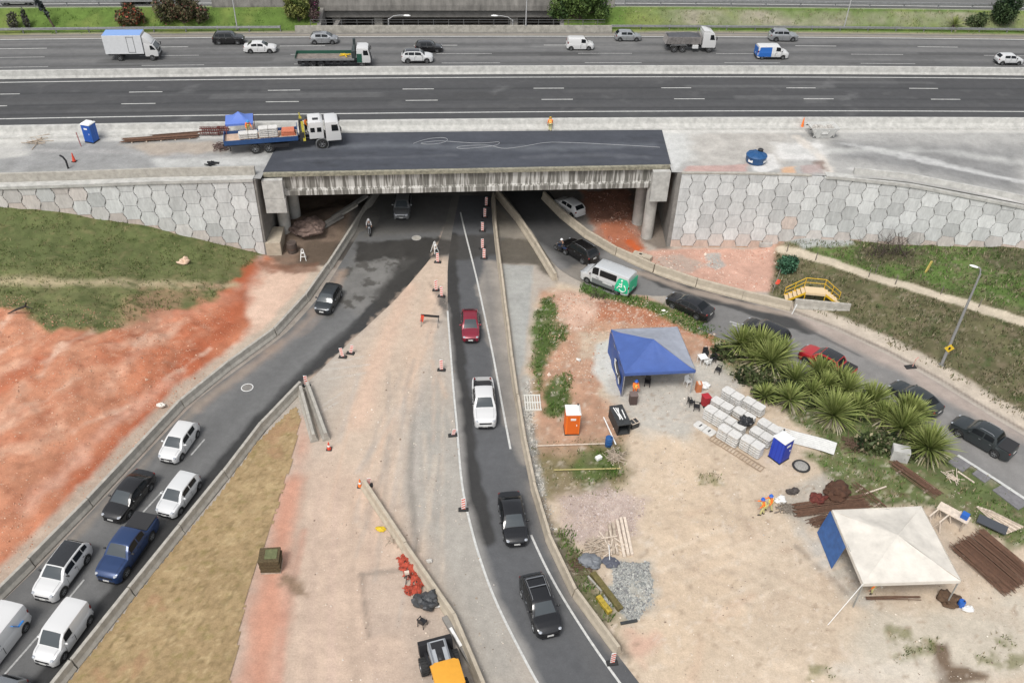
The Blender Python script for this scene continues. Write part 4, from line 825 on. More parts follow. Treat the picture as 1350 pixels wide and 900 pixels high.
class Body:
    def __init__(s, kind, **kw):
        s.p = p = dict(SPEC[kind]); p.update(kw); s.kind = kind
        L, W = p['L'], p['W']; s.L, s.W = L, W; r = p['r']; s.wx = (p['fo'], p['fo']+p['wb'])
        s.top = np.array([(0, p['hood']*.70), (.06, p['hood']*.78), (.28, p['hood']*.90), (p['xw0']*.6, p['hood']*.98), (p['xw0'], p['hood']), (p['xw0']+.4, p['belt']), (p['xr0']-.3, p['belt']+.03), (p['xr0'], p['tail']), (L-.08, p['tail']-.03), (L, p['tail']*.86)])
        s.wid = np.array([(0, .62), (.05, .75), (.16, .875), (.36, .95), (.75, .99), (1.2, 1), (L-1.1, 1), (L-.45, .97), (L-.16, .91), (L-.05, .84), (L, .74)])
    def zt(s, x): return np.interp(x, s.top[:, 0], s.top[:, 1])
    def w(s, x): return np.interp(x, s.wid[:, 0], s.wid[:, 1])*s.W/2
    def zr(s, x):
        p = s.p; H = p['H']; a, b, c, d = p['xw0'], p['xw1'], p['xr1'], p['xr0']
        pts = [(a, s.zt(a)-.01), (a+(b-a)*.5, s.zt(a)+(H-s.zt(a))*.56), (b, H-.045), (b+.35, H-.005), ((b+c)/2, H), (c-.3, H-.015), (c, H-.07), (c+(d-c)*.55, H-.07-(H-.07-s.zt(d))*.45), (d, s.zt(d)-.01)]
        q = np.array(pts); return np.interp(x, q[:, 0], q[:, 1])
    def we(s, x, z):
        wr = s.p.get('wr', .72)*s.W/2; b = s.w(x)*.955; zb = s.zt(x); t = np.clip((z-zb)/(s.p['H']-s.p['belt']), 0, 1); e = min(1, max(0, (s.L-x)/.5))
        return b+(wr-b)*t
    def pos(s, x, y, z): return (s.L/2-x, y, z)
    def lower(s, bed=None, covered=False):
        secs = []; xs_ = sorted(set(list(np.round(np.arange(0, s.L+.001, .075), 3))+[.03, s.L-.03, s.L]+([bed[0]-.01, bed[0]+.01, bed[1]-.01, bed[1]+.01] if bed else [])))
        r = s.p['r']; Ra = r+.065
        for x in xs_:
            z = float(s.zt(x)); w = float(s.w(x)); zb = .22+.1*max(0, 1-x/.35)+.12*max(0, 1-(s.L-x)/.4); za = zb
            for wx in s.wx:
                d = abs(x-wx)
                if d < Ra: za = max(za, r+math.sqrt(Ra*Ra-d*d))
            zs = max(z-.16, za+.03); zm = max(.5*z+.5*za, za+.02); inb = bed and bed[0] < x < bed[1]; zi = .78 if inb and not covered else z+.0
            crown = 0 if inb else .03
            half = [(0, zi+crown), (.45*w, zi+crown*.8), (.80*w, zi), (.86*w, z if inb else z-.005), (.95*w, z-.035), (.99*w, min(zs, z-.05)), (w, zm), (.985*w, max(za, min(zm-.01, .45))), (.965*w, za), (.70*w, za), (0, za)]
            secs.append([s.pos(x, y, q) for y, q in half]+[s.pos(x, -y, q) for y, q in reversed(half[1:-1])])
        mb = MB(); mb.loft(secs); return mb
    def cabin(s, mb):
        p = s.p; secs = []; xs_ = np.unique(np.r_[np.linspace(p['xw0'], p['xw1'], 9), np.linspace(p['xw1'], p['xr1'], 14), np.linspace(p['xr1'], p['xr0'], 7)])
        for x in xs_:
            z = float(s.zr(x)); zb = min(float(s.zt(x))-.03, z-.01); h = z-zb; zk = z-min(.075, h*.4)
            e = float(s.we(x, zk)); e2 = float(s.we(x, z))*.94
            half = [(0, z+.018), (e2*.5, z+.012), (e2*.93, z-.012), (e*.985, zk+(z-zk)*.35), (e, zk), (float(s.we(x, zb)), zb)]
            secs.append([s.pos(x, y, q) for y, q in half]+[s.pos(x, -y, q) for y, q in reversed(half[1:])])
        mb.loft(secs, closed=True); return mb
    def top_patch(s, x0, x1, v=.86, n=7, off=.016, m=9):
        mb = MB(); secs = []
        for x in np.linspace(x0, x1, n):
            z = float(s.zr(x)); e = float(s.we(x, z))*.94
            sl = (float(s.zr(x+.02))-float(s.zr(x-.02)))/.04; nl = math.hypot(sl, 1)
            row = []
            for t in np.linspace(-1, 1, m):
                y = t*v*e; zz = np.interp(abs(t*v), [0, .5, .93], [.018, .012, -.012]); row.append(s.pos(x-off*sl/nl, y, z+zz+off/nl))
            secs.append(row)
        mb.loft(secs, closed=False); return mb
    def side_patch(s, side, x0, x1, t0=.10, t1=.93, n=8, off=.014):
        mb = MB(); secs = []
        for x in np.linspace(x0, x1, n):
            zb = float(s.zt(x)); zk = float(s.zr(x))-.075; row = []
            for t in np.linspace(t0, t1, 4):
                z = zb+(zk-zb)*t; row.append(s.pos(x, side*(float(s.we(x, z))+off), z))
            secs.append(row)
        mb.loft(secs, closed=False); return mb
    def low_patch(s, side, x0, x1, z0, z1, n=12, off=.012):
        mb = MB(); secs = []
        for x in np.linspace(x0, x1, n):
            secs.append([s.pos(x, side*(float(s.w(x))+off), z) for z in np.linspace(z0, z1, 3)])
        mb.loft(secs, closed=False); return mb
PROTO = {}
def SEAM(mb, B, p):
    xa = p['xw0']+.78*(p['xw1']-p['xw0'])
    for s in (-1, 1):
        hx = np.linspace(.32, p['xw0']-.02, 7)
        for i in range(6): mb.add([B.pos(x, s*float(B.w(x))*(.76)+dy, float(B.zt(x))+.014) for x, dy in ((hx[i], -.006), (hx[i], .006), (hx[i+1], .006), (hx[i+1], -.006))], [(0, 1, 2, 3)], 1)
        for x in sorted({xa-.16, p['B'], p['Cp']+.1 if p['Cp'] else p['B']+.02}):
            mb.add([B.pos(x+dx, s*(float(B.w(x))+.004), z) for dx, z in ((-.012, .36), (.012, .36), (.012, p['belt']-.16), (-.012, p['belt']-.16))], [(0, 1, 2, 3)], 1)
def car(kind, colour, label, px, py, fpx, fpy, z0=None, cat='car', group=None, zc=.7, roof=None, cover=None, rails=False, side_windows=True, extra=None, trim=None, rim='rim_metal', marks=None, front_to=None, rzv=None, pos=None, rear_glass=True, vs=1., **kw):
    """px,py: picture point of the body centre; fpx,fpy: heading in the picture (towards the front)"""
    base = z0 or 0.; c = at(px, py, base+zc*SPEC[kind]['H']/1.5); f = at(px+fpx, py+fpy, base+zc*SPEC[kind]['H']/1.5)
    rz = math.atan2(f.y-c.y, f.x-c.x) if rzv is None else rzv
    zg = base if z0 else max(gz(c.x, c.y), 0)+.024
    name = {'pickup': 'pickup_truck', 'utility': 'pickup_truck', 'smallvan': 'small_van', 'van': 'passenger_van', 'midvan': 'cargo_van'}.get(kind, 'car')
    key = (vs, kind, colour, roof, cover, rails, extra, trim, marks, rim)
    L_ = (c.x, c.y, zg)
    if key in PROTO: return dup(PROTO[key], L_, rz, label, group)
    root = thing(name, label, cat, (0, 0, 0), 0, group); B = Body(kind, **kw); p = B.p; paint = PAINTS[colour]
    bed = p.get('bed'); mb = B.lower(bed, covered=cover == 'cover'); B.cabin(mb); SEAM(mb, B, p); mb.build('body', [paint, black], root, smooth=R(32))
    B.top_patch(p['xw0']+.05, p['xw1']-.02).build('windshield', windscreen, root, smooth=True)
    if rear_glass: B.top_patch(p['xr1']+.03, p['xr0']-(.06 if p['xr0']-p['xr1'] > .2 else .02), .84).build('rear_window', glass, root, smooth=True)
    xa = p['xw0']+.78*(p['xw1']-p['xw0'])
    for s in (-1, 1):
        B.side_patch(s, xa, p['B']-.04).build('side_window', glass, root)
        if p['Cp']: B.side_patch(s, p['B']+.05, p['Cp']).build('side_window', glass, root)
        if p['q']: B.side_patch(s, p['Cp']+.06, p['q'], .16).build('side_window', glass, root)
    if kind == 'van' and side_windows:
        for s in (-1, 1): B.side_patch(s, 2.25, 4.1, .1, .82).build('side_window', glass, root)
    for sx in B.wx:
        for s in (-1, 1): wheel_parts(root, L2(B, sx), s*(B.W/2-.12), p['r'], rim=rim)
    zl = p['hood']*.80; xl = .16
    for s in (-1, 1):
        mb = MB(); mb.ball((B.L/2-xl-.02, s*float(B.w(xl))*.80, zl), (.17, .13, .055), 10, 6); mb.build('headlight', lamp_m, root, smooth=True)
        mb = MB(); zz = p['tail']*.86 if kind not in ('van', 'smallvan', 'midvan') else 1.1; mb.ball((-B.L/2+.13, s*float(B.w(B.L-.08))*.885, zz), (.11, .13, .12 if kind not in ('van', 'smallvan', 'midvan') else .26), 8, 6); mb.build('taillight', red_l, root, smooth=True)
        mb = MB(); xm = p['xw0']+.42; zm = p['belt']+.08; mb.ball((B.L/2-xm, s*(float(B.w(xm))+.10), zm), (.075, .11, .08), 8, 6); mb.beam((B.L/2-xm, s*float(B.w(xm))*.93, zm-.05), (B.L/2-xm, s*(float(B.w(xm))+.06), zm-.02), .07, .05); mb.build('wing_mirror', paint if trim != 'black' else black, root, smooth=True)
    mb = MB(); mb.box((B.L/2-.02, 0, p['hood']*.66), (.09, B.W*.52, .13)); mb.build('grille', grille_m, root)
    mb = MB(); mb.box((B.L/2-.0, 0, .36), (.06, B.W*.62, .16)); mb.build('bumper_intake', grille_m, root)
    mb = MB(); mb.box((B.L/2+.025, 0, .50), (.02, .42, .13)); mb.build('licence_plate', plate_m, root)
    mb = MB(); mb.box((-B.L/2-.012, 0, p['tail']*.72), (.02, .42, .13)); mb.build('licence_plate', plate_m, root)
    mb = MB(); mb.box((-B.L/2+.02, 0, .38), (.09, B.W*.78, .17)); mb.build('rear_bumper', black if trim == 'black' else paint, root)
    for s in (-1, 1):
        for x in ([p['B']-.16]+([p['Cp']-.1] if p['Cp'] else [])): MB().box((B.L/2-x, s*(float(B.w(x))+.004), p['belt']-.15), (.17, .035, .03)).build('door_handle', black if trim == 'black' else steel, root)
    if trim == 'black':
        for s in (-1, 1): B.low_patch(s, B.wx[0]+p['r']+.08, B.wx[1]-p['r']-.08, .23, .42).build('side_cladding', black, root)
    if roof: B.top_patch(p['xw1']+.05, p['xr1']-.02, .99, 8, .018).build('roof_panel', mat('roof_'+roof, (.02, .021, .023), .15, coat=.6), root, smooth=True)
    if rails:
        for s in (-1, 1):
            mb = MB(); xr = np.linspace(p['xw1']+.25, p['xr1']-.2, 8); mb.tube([B.pos(x, s*float(B.we(x, B.zr(x)))*.88, float(B.zr(x))+(.055 if 0 < i < 7 else .0)) for i, x in enumerate(xr)], .02, 6); mb.build('roof_rail', steel, root)
    if rails == 'bars':
        for x in (2.9, 3.6): mb = MB(); e = float(B.we(x, B.zr(x)))*.86; mb.beam(B.pos(x, -e, float(B.zr(x))+.09), B.pos(x, e, float(B.zr(x))+.09), .06, .03); mb.build('roof_bar', steel, root)
    if bed:
        if cover == 'cover': mb = MB(); mb.box((B.L/2-(bed[0]+bed[1])/2, 0, p['belt']+.03), (bed[1]-bed[0]+.06, B.W*.88, .05)); mb.build('bed_cover', mat('bed_cover', (.022, .022, .024), .7), root, bevel=.015)
        else: mb = MB(); mb.box((B.L/2-(bed[0]+bed[1])/2, 0, .80), (bed[1]-bed[0]-.04, B.W*.78, .03)); mb.build('bed_liner', black, root)
        if cover == 'bar':
            mb = MB(); mb.tube([B.pos(bed[0]+.1, y*B.W*.42, z) for y, z in ((-1, p['belt']), (-.95, 1.62), (-.7, 1.74), (.7, 1.74), (.95, 1.62), (1, p['belt']))], .035, 8); mb.build('roll_bar', black, root)
    if extra: extra(root, B)
    place(root, L_, rz); root.scale = (vs,)*3; PROTO[key] = root; return root
def L2(B, x): return B.L/2-x
car_paint('white', (.59, .59, .585)); car_paint('pearl', (.56, .565, .565)); car_paint('black', (.006, .006, .007), 0, .22); car_paint('charcoal', (.016, .017, .02), .3, .25); car_paint('navy', (.018, .045, .13), .35, .3)
car_paint('wine', (.22, .012, .030), .2, .3); car_paint('silver', (.42, .43, .44), .7, .35); car_paint('red', (.42, .02, .025), .1); car_paint('grey', (.24, .25, .26), .6, .35); car_paint('slate', (.035, .043, .046), .4, .35); car_paint('slate_hatch', (.030, .035, .040), .3, .3); car_paint('brownblack', (.011, .0105, .011), .2, .25)
dn = (-32, 42)
LG = 'cars queuing on the left road'
car('hatch', 'white', 'white hatchback alone in its lane on left road, nearest the red cutting', 236, 581, -27, 38, group=LG)
car('sedan', 'brownblack', 'black four door sedan in the left lane of the left road', 170, 652, -36, 44, group=LG, roof=None)
car('hatch', 'pearl', 'white hatchback beside the black sedan on the left road', 235, 651, -32, 42, group=LG, L=3.75)
car('pickup', 'navy', 'dark blue pickup truck with black bed cover on the left road', 168, 719, -30, 42, cat='pickup truck', cover='cover', trim='black')
car('suv', 'white', 'white SUV with black glass roof in the left lane of the left road', 82, 750, -33, 44, group=LG, roof='black', trim='black')
def logo_v(root, B):
    mb = MB()
    for s in (-1, 1):
        for (a, za), (b, zb) in (((3.25, 1.62), (3.6, 1.08)), ((3.6, 1.08), (4.05, 1.08))):
            mb.beam(B.pos(a, s*(B.W/2+.0), za), B.pos(b, s*(B.W/2+.0), zb), .16, .04)
    mb.build('logo', mat('logo_blue', (.03, .22, .62), .5), root)
car('midvan', 'white', 'white cargo van with blue logo at the left edge of the road', -10, 846, -33, 42, cat='van', extra=logo_v, rear_glass=False)
car('smallvan', 'white', 'small white panel van at the front of the right lane of left road', 82, 833, -30, 41, cat='van', rear_glass=False)
car('mpv', 'grey', 'grey car mostly cut off by the bottom edge on the left road', -6, 934, -32, 42)
car('hatch', 'slate_hatch', 'dark grey hatchback driving away from the bridge beside the pale ground', 433, 393, -24, 40)
car('suv', 'silver', 'silver SUV under the bridge, facing out on the left road', 530.5, 271, -3, 22)
car('sedan', 'wine', 'wine red sedan in front of the white pickup on the centre road', 620, 428, 1, 30, L=4.15, W=1.62)
car('pickup', 'white', 'white double cab pickup with open black bed on centre road', 638, 528, 3, 40, cat='pickup truck', cover='bar', trim='black', rails=False)
car('sedan', 'black', 'black sedan on the centre road behind the black roof bar SUV', 676, 682, 9, 50)
car('suv', 'black', 'black SUV with roof bars nearest the camera on the centre road', 712, 795, 18, 50, rails='bars', L=4.5)
car('suv', 'brownblack', 'black SUV with a motorcycle at its side on the right road', 764, 329, -30, -18, rails=True)
car('sedan', 'charcoal', 'black sedan behind the green and silver van on the right road', 909, 404, -40, -18, L=4.6)
car('suv', 'charcoal', 'dark car half hidden by the topmost spiky plants', 1010, 437, -40, -19)
car('utility', 'red', 'red pickup with dark bed, half hidden behind the spiky plants', 1091, 476, -38, -20, cat='pickup truck', cover='cover', roof='black')
car('sedan', 'slate', 'dark green grey sedan half hidden by the lower spiky plants', 1207, 524, -38, -24)
car('utility', 'slate', 'dark pickup with silver roof rails, last on right road', 1297, 574, -39, -22, cat='pickup truck', cover='cover', rails=True)
car('hatch', 'white', 'white hatchback seen from behind under the bridge near red mud', 751, 271, -23, -15)
paints_w = car_paint('van_silver', (.60, .62, .63), .3)
def access(root, B):
    g = mat('vivid_green', (.025, .46, .24), .45); wm = white_m; sg = mat('van_lower_grey', (.16, .17, .17), .4)
    for s in (-1, 1):
        mb = MB(); xs_ = np.linspace(4.05, B.L-.1, 8); rows = []
        for x in xs_:
            k = 1.98-.9*max(0, (4.45-x)/.4)**2; zk = float(B.zr(x))-.1; rows.append([B.pos(x, s*((float(B.w(x)) if z < float(B.zt(x)) else float(B.we(x, z)))+.02), z) for z in np.linspace(.50, min(k, zk), 6)])
        mb.loft(rows, closed=False); mb.build('green_panel', g, root)
        mb = MB(); cx, cz = 4.86, 1.0; Y = lambda z, e: s*((float(B.w(4.7)) if z < 1.25 else float(B.we(4.7, z)))+e)
        mb.tube([B.pos(cx+.36*math.cos(a), Y(cz+.36*math.sin(a), .035), cz+.36*math.sin(a)) for a in np.linspace(-2.7, 1.3, 16)], .045, 6)
        mb.tube([B.pos(4.72, Y(1.62, .04), 1.60), B.pos(4.76, Y(1.15, .04), 1.12), B.pos(4.46, Y(1.1, .04), 1.12), B.pos(4.30, Y(.8, .04), .82)], .055, 6)
        mb.tube([B.pos(4.74, Y(1.36, .04), 1.36), B.pos(4.46, Y(1.34, .04), 1.34)], .045, 6); mb.ball(B.pos(4.70, Y(1.75, .05), 1.78), .10, 8, 6); mb.build('wheelchair_symbol', wm, root)
        B.low_patch(s, 1.5, 4.0, .42, .95).build('grey_flank', sg, root)
        mb = MB(); 
        for k, x in enumerate(np.arange(2.75, 3.7, .13)): mb.box(B.pos(x, s*(B.W/2+.018), .86), (.09, .012, .16))
        mb.build('lettering', wm, root)
    mb = MB(); mb.box((-B.L/2-.005, 0, 1.25), (.03, B.W*.78, 1.25)); mb.build('rear_doors', g, root); mb = MB(); mb.box((-B.L/2+.0, 0, .48), (.08, B.W*.8, .2)); mb.build('rear_step', black, root)
    mb = MB()
    for x in np.arange(2.0, 5.2, .3): 
        e = float(B.we(x, B.zr(x)))*.8; mb.beam(B.pos(x, -e, float(B.zr(x))+.016), B.pos(x, e, float(B.zr(x))+.016), .05, .03)
    mb.build('roof_rib', PAINTS['van_silver'], root)
car('van', 'van_silver', 'silver van with green rear and white wheelchair symbol', 802, 364, -34, -13, cat='van', extra=access, rear_glass=False, trim='black')
# --- highway traffic
def hw(px, py): c = at(px, py, ZD+.7); e = 1.; return math.atan2(float(ref(c.x+1))-float(ref(c.x-1)), 2)
HG = 'cars on the far carriageway'
def hcar(kind, col, label, px, py, cat='car', **k): return car(kind, col, label, px, py, 1, 0, z0=ZD+.005, cat=cat, group=HG if cat == 'car' else None, rzv=hw(px, py), vs=.88, **k)
hcar('suv', 'brownblack', 'black SUV ahead of the white box truck on the highway', 301, 49)
hcar('sedan', 'white', 'white sedan between black SUV and flatbed truck on the highway', 343, 61)
hcar('mpv', 'silver', 'small silver minivan above the flatbed truck on the highway', 427, 49)
hcar('suv', 'pearl', 'white SUV with black roof beside a black hatchback', 550, 73, roof='black', trim='black')
hcar('hatch', 'black', 'black hatchback beside the white black roofed SUV', 565, 60.5)
hcar('smallvan', 'white', 'small white van in the middle of the far carriageway', 765, 56, cat='van', rear_glass=False)
hcar('hatch', 'silver', 'silver hatchback behind the dump truck on the highway', 828, 46)
hcar('suv', 'silver', 'silver SUV above the blue and white van on the highway', 1033, 45.5, rails=True)
def bluerear(root, B):
    bm_ = mat('van_blue', (.02, .12, .42), .4)
    for s in (-1, 1):
        mb = MB(); rows = []
        for x in np.linspace(2.75, B.L-.06, 8):
            zk = float(B.zr(x))-.13; rows.append([B.pos(x, s*((float(B.w(x)) if z < float(B.zt(x)) else float(B.we(x, z)))+.02), z) for z in np.linspace(.45, zk, 6)])
        mb.loft(rows, closed=False); mb.build('blue_panel', bm_, root)
    mb = MB(); mb.box((-B.L/2-.0, 0, 1.1), (.04, B.W*.8, 1.2)); mb.build('rear_doors', bm_, root)
hcar('midvan', 'white', 'white van with blue rear half on the highway', 1018, 67, cat='van', extra=bluerear, rear_glass=False, trim='black')
hcar('hatch', 'pearl', 'white hatchback at the right edge of the highway', 1331, 77, trim='black')
zu = 10.67
for kind, col, px, py, lab in (('sedan', 'white', 24, -2, 'white car cut off by the top edge at far left'), ('suv', 'black', 181, -4, 'black car cut off by the top edge, above the verge shrubs'), ('hatch', 'white', 372, -7, 'white car cut off by the top edge, left of the far bridge'), ('sedan', 'black', 562, -7, 'black car on the far bridge, cut off by top edge')):
    car(kind, col, lab, px, py, 1, 0, z0=zu, group='cars on the upper road', rzv=hw(px, 10))
# --- trucks
def truck_cab(root, x0, L, W, z0, H, paint, slope=.28):
    """cab whose front is at x0+L"""
    prof = [(x0, z0), (x0+L-.02, z0), (x0+L, z0+.5), (x0+L-.04, z0+H*.48), (x0+L-slope, z0+H*.93), (x0+L-slope-.3, z0+H), (x0+.05, z0+H), (x0, z0+H-.08)]
    mb = MB(); mb.prism_y(prof, -W/2, W/2); mb.build('cab', paint, root, smooth=True, bevel=.06)
    a, b = (x0+L-.045, z0+H*.52), (x0+L-slope+.015, z0+H*.90); n = Vector((b[1]-a[1], 0, a[0]-b[0])).normalized()*.02
    mb = MB(); mb.add([Vector((a[0], y, a[1]))+n for y in (-W*.44, W*.44)]+[Vector((b[0], y, b[1]))+n for y in (W*.42, -W*.42)], [(0, 1, 2, 3)]); mb.build('windshield', windscreen, root, fix=False)
    for s in (-1, 1):
        y = s*(W/2+.012); mb = MB(); mb.add([(x0+L-.95, y, z0+H*.52), (x0+L-.22, y, z0+H*.52), (x0+L-slope-.1, y, z0+H*.86), (x0+L-.95, y, z0+H*.86)], [(0, 1, 2, 3)]); mb.build('side_window', glass, root, fix=False)
        mb = MB(); mb.box((x0+L+.02, s*(W/2+.12), z0+H*.62), (.1, .16, .42)); mb.beam((x0+L-.1, s*W/2, z0+H*.75), (x0+L+.02, s*(W/2+.12), z0+H*.75), .04); mb.build('wing_mirror', black, root, bevel=.02)
        mb = MB(); mb.box((x0+L+.0, s*W*.36, z0+.28), (.06, .36, .2)); mb.build('headlight', lamp_m, root)
    mb = MB(); mb.box((x0+L+.02, 0, z0-.02), (.14, W*.98, .3)); mb.build('bumper', black, root, bevel=.03)
    mb = MB(); mb.box((x0+L+.0, 0, z0+.62), (.05, W*.6, .35)); mb.build('grille', grille_m, root)
def chassis(root, x0, x1, z=.75, W=.9): mb = MB(); [mb.box(((x0+x1)/2, s*W/2, z), (x1-x0, .12, .26)) for s in (-1, 1)]; [mb.box((x, 0, z), (.12, W, .18)) for x in np.linspace(x0+.3, x1-.3, 5)]; mb.build('chassis', black, root)
def axles(root, xs_, W, r, w=.3): [wheel_parts(root, x, s*(W/2-w/2-.02), r, w) for x in xs_ for s in (-1, 1)]
def truck_at(name, label, cat, px, py, z): 
    c = at(px, py, z); t = thing(name, label, cat, c, hw(px, py)); t.scale = (.87,)*3; return t
t = truck_at('box_truck', 'white box truck with pale blue roof on the highway', 'truck', 181, 77, ZD+.005)
chassis(t, -3.6, 3.0); axles(t, (-2.0, 2.35), 2.2, .42)
mb = MB(); mb.box((-1.15, 0, 2.3), (5.1, 2.35, 2.55)); mb.build('cargo_box', mat('box_grey', (.60, .61, .62), .5, var=.06), t, bevel=.04)
mb = MB(); mb.box((-1.15, 0, 3.60), (5.0, 2.25, .05)); mb.build('roof', mat('pale_blue_roof', (.20, .33, .62), .5), t)
for s in (-1, 1):
    mb = MB(); 
    for x, z, dx, dz in ((-.55, 2.3, .04, 2.2), (.35, 2.3, .04, 2.2), (-.1, 3.35, .9, .04), (-.1, 1.25, .9, .04)): mb.box((x, s*1.185, z), (dx, .03, dz))
    mb.build('side_door', black, t)
truck_cab(t, 1.5, 1.75, 2.1, .62, 1.75, PAINTS['white'], .55)
mb = MB(); mb.prism_y([(1.45, 2.35), (2.6, 2.4), (2.0, 3.05), (1.45, 3.35)], -1., 1.); mb.build('wind_deflector', PAINTS['white'], t, bevel=.08, smooth=True)
t = truck_at('flatbed_truck', 'flatbed truck with green sides and white cab on the highway', 'truck', 443, 86.5, ZD+.005)
grn = mat('dark_green_paint', (.015, .075, .05), .5)
chassis(t, -5., 3.2); axles(t, (-3.1, -1.9, 3.7), 2.4, .48)
mb = MB(); mb.box((-1.35, 0, 1.2), (8.0, 2.45, .12)); mb.build('flatbed', mat('flatbed_floor', (.19, .165, .145), .85, var=.35, vscale=2.), t)
for s in (-1, 1): mb = MB(); mb.box((-1.35, s*1.23, 1.42 if s > 0 else 1.3), (8.0, .05, .55 if s > 0 else .28)); mb.build('side_panel', grn if s > 0 else galv, t)
mb = MB(); mb.box((-5.36, 0, 1.45), (.05, 2.4, .5)); mb.build('tailgate', grn, t)
mb = MB(); mb.box((2.6, 0, 1.8), (.5, 2.2, 1.1)); mb.box((2.75, .3, 2.9), (.35, .5, 1.5)); mb.beam((2.7, -.9, 2.2), (2.7, .9, 3.3), .22); mb.build('loader_crane', mat('crane_dark', (.03, .04, .04), .5), t)
truck_cab(t, 3.05, 1.85, 2.4, .8, 2.0, PAINTS['white'], .25); mb = MB(); 
for s in (-1, 1): MB().box((3.4, s*1.21, 1.45), (.7, .02, 1.2)).build('green_stripe', grn, t)
mb = MB()
for k in range(8): MB().box((-4.8+k*.95, -1.05, .85), (.5, .3, .4)).build('side_locker', black, t)
o = MB(); o.beam((0, 0, .1), (1.3, .5, .1), .12); o.beam((.1, .6, .1), (1.2, -.3, .35), .1); o.beam((.5, .7, .1), (.9, -.5, .1), .1); o = o.build('steel_trestle', yellow_m); place(o, t.matrix_basis @ Vector((0.6, 0, 1.28)), .1); tag(o, 'bright yellow steel frame lying on the green flatbed truck', 'frame')
t = truck_at('dump_truck', 'dump truck with grey load and white cab on the highway', 'truck', 908, 66, ZD+.005)
chassis(t, -3.6, 3.5); axles(t, (-2.55, -1.3, 2.75), 2.4, .5)
dm = mat('dump_metal', (.30, .28, .27), .6, .3, var=.3, vscale=3)
mb = MB(); mb.loft([[(x, -w, z) for w, z in ((.95, 1.2), (1.2, 2.3), (1.12, 2.3), (.9, 1.35), (-.9, 1.35), (-1.12, 2.3), (-1.2, 2.3), (-.95, 1.2))] for x in (-3.7, 1.3)]); mb.box((1.3, 0, 1.85), (.1, 2.3, 1.3)); mb.box((-3.75, 0, 1.7), (.08, 2.2, 1.0), ry=.3)
for x in np.arange(-3.3, 1.2, .75):
    for s in (-1, 1): mb.beam((x, s*1.0, 1.2), (x, s*1.24, 2.3), .1)
mb.build('dump_body', dm, t)
mb = MB(); mb.loft([[(x, y*k, 2.2+h*(1-abs(y)/1.15)*k) for y in (-1.1, -.6, 0, .6, 1.1)] for x, k, h in ((-3.55, .9, .1), (-2.6, 1, .4), (-.5, 1, .5), (.8, 1, .35), (1.25, .9, .05))], closed=False); mb.build('load', mat('tarp_grey', (.07, .072, .08), .8, var=.2), t, smooth=True)
mb = MB(); mb.box((.6, -1.0, .85), (.9, .35, .5)); mb.build('fuel_tank', PAINTS['white'], t, bevel=.05)
for s in (-1, 1): mb = MB(); mb.tube([(-3.2, s*1.15, .9), (-3.05, s*1.15, 1.12), (-.8, s*1.15, 1.12), (-.65, s*1.15, .9)], .05, 6); mb.build('mudguard', galv, t)
truck_cab(t, 1.6, 2.0, 2.4, .75, 2.2, PAINTS['white'], .35)
mb = MB(); mb.prism_y([(1.6, 3.0), (2.9, 3.0), (2.3, 3.2), (1.6, 3.25)], -1.0, 1.0); mb.build('wind_deflector', PAINTS['white'], t, bevel=.08, smooth=True)
# crane truck on the new deck
q0, q1 = at(348, 203, ZD), at(440, 196, ZD); rzc = math.atan2(q1.y-q0.y, q1.x-q0.x)
ct = thing('crane_truck', 'flatbed crane truck with blue sides and white double cab on the deck', 'truck', (at(371, 196, ZD).x, at(371, 196, ZD).y+.35, ZD+.03), rzc); ct.scale = (.94,)*3
chassis(ct, -6., 4.6, .85); axles(ct, (-2.75, -1.35, 4.25), 2.5, .52)
blue_t = mat('blue_truck_sides', (.018, .06, .17), .5, var=.15)
mb = MB(); mb.box((-2.0, 0, 1.28), (7.6, 2.4, .12)); mb.build('flatbed', mat('flatbed_wood', (.50, .37, .28), .85, var=.2), ct)
for s in (-1, 1):
    mb = MB(); mb.box((-2.0, s*1.22, 1.42), (7.6, .06, .5)); mb.build('side_panel', blue_t, ct)
mb = MB(); mb.box((-5.8, 0, 1.5), (.06, 2.4, .55)); mb.build('tailgate', blue_t, ct); mb = MB(); mb.box((1.8, 0, 1.7), (.06, 2.4, .9)); mb.build('headboard', blue_t, ct)
mb = MB(); [MB().box((-5.3, s*.9, .85), (.1, .2, .9)).build('underrun_guard', black, ct) for s in (-1, 1)]; mb.box((-.2, -1.05, .72), (1.9, .35, .4)); mb.build('fuel_tank', black, ct)
cy = mat('crane_yellow', (.42, .36, .04), .5, var=.2)
mb = MB(); mb.box((2.25, 0, 1.5), (.5, 2.3, .9)); mb.box((2.25, 0, 2.3), (.45, .45, 1.3)); mb.beam((2.3, .2, 2.9), (2.3, -.9, 1.3), .3); mb.build('crane_column', mat('crane_black', (.03, .03, .03), .5), ct)
mb = MB(); mb.beam((2.3, .3, 2.2), (2.25, .5, 3.1), .24); mb.beam((2.45, -1.1, 1.0), (2.4, -.6, 3.), .26); mb.beam((2.25, .5, 3.1), (2.2, .55, 3.5), .1); mb.build('crane_boom', cy, ct)
mb = MB(); mb.prism_y([(3.0, 1.2), (4.55, 1.2), (4.55, 2.85), (4.3, 3.05), (3.2, 3.05), (3.0, 2.95)], -1.2, 1.2); mb.build('crew_cab', PAINTS['white'], ct, smooth=True, bevel=.08)
for s in (-1, 1):
    for x in (3.4, 4.1): mb = MB(); mb.box((x, s*1.21, 2.2), (.46, .03, .5)); mb.build('side_window', glass, ct, bevel=.01)
mb = MB(); mb.box((3.8, -.3, 3.06), (.6, .5, .05)); mb.build('roof_hatch', black, ct)
tc = thing('tmp', 'x', 'x'); bpy.data.objects.remove(tc)
truck_cab(ct, 4.75, 1.6, 2.4, .85, 2.1, PAINTS['white'], .2)
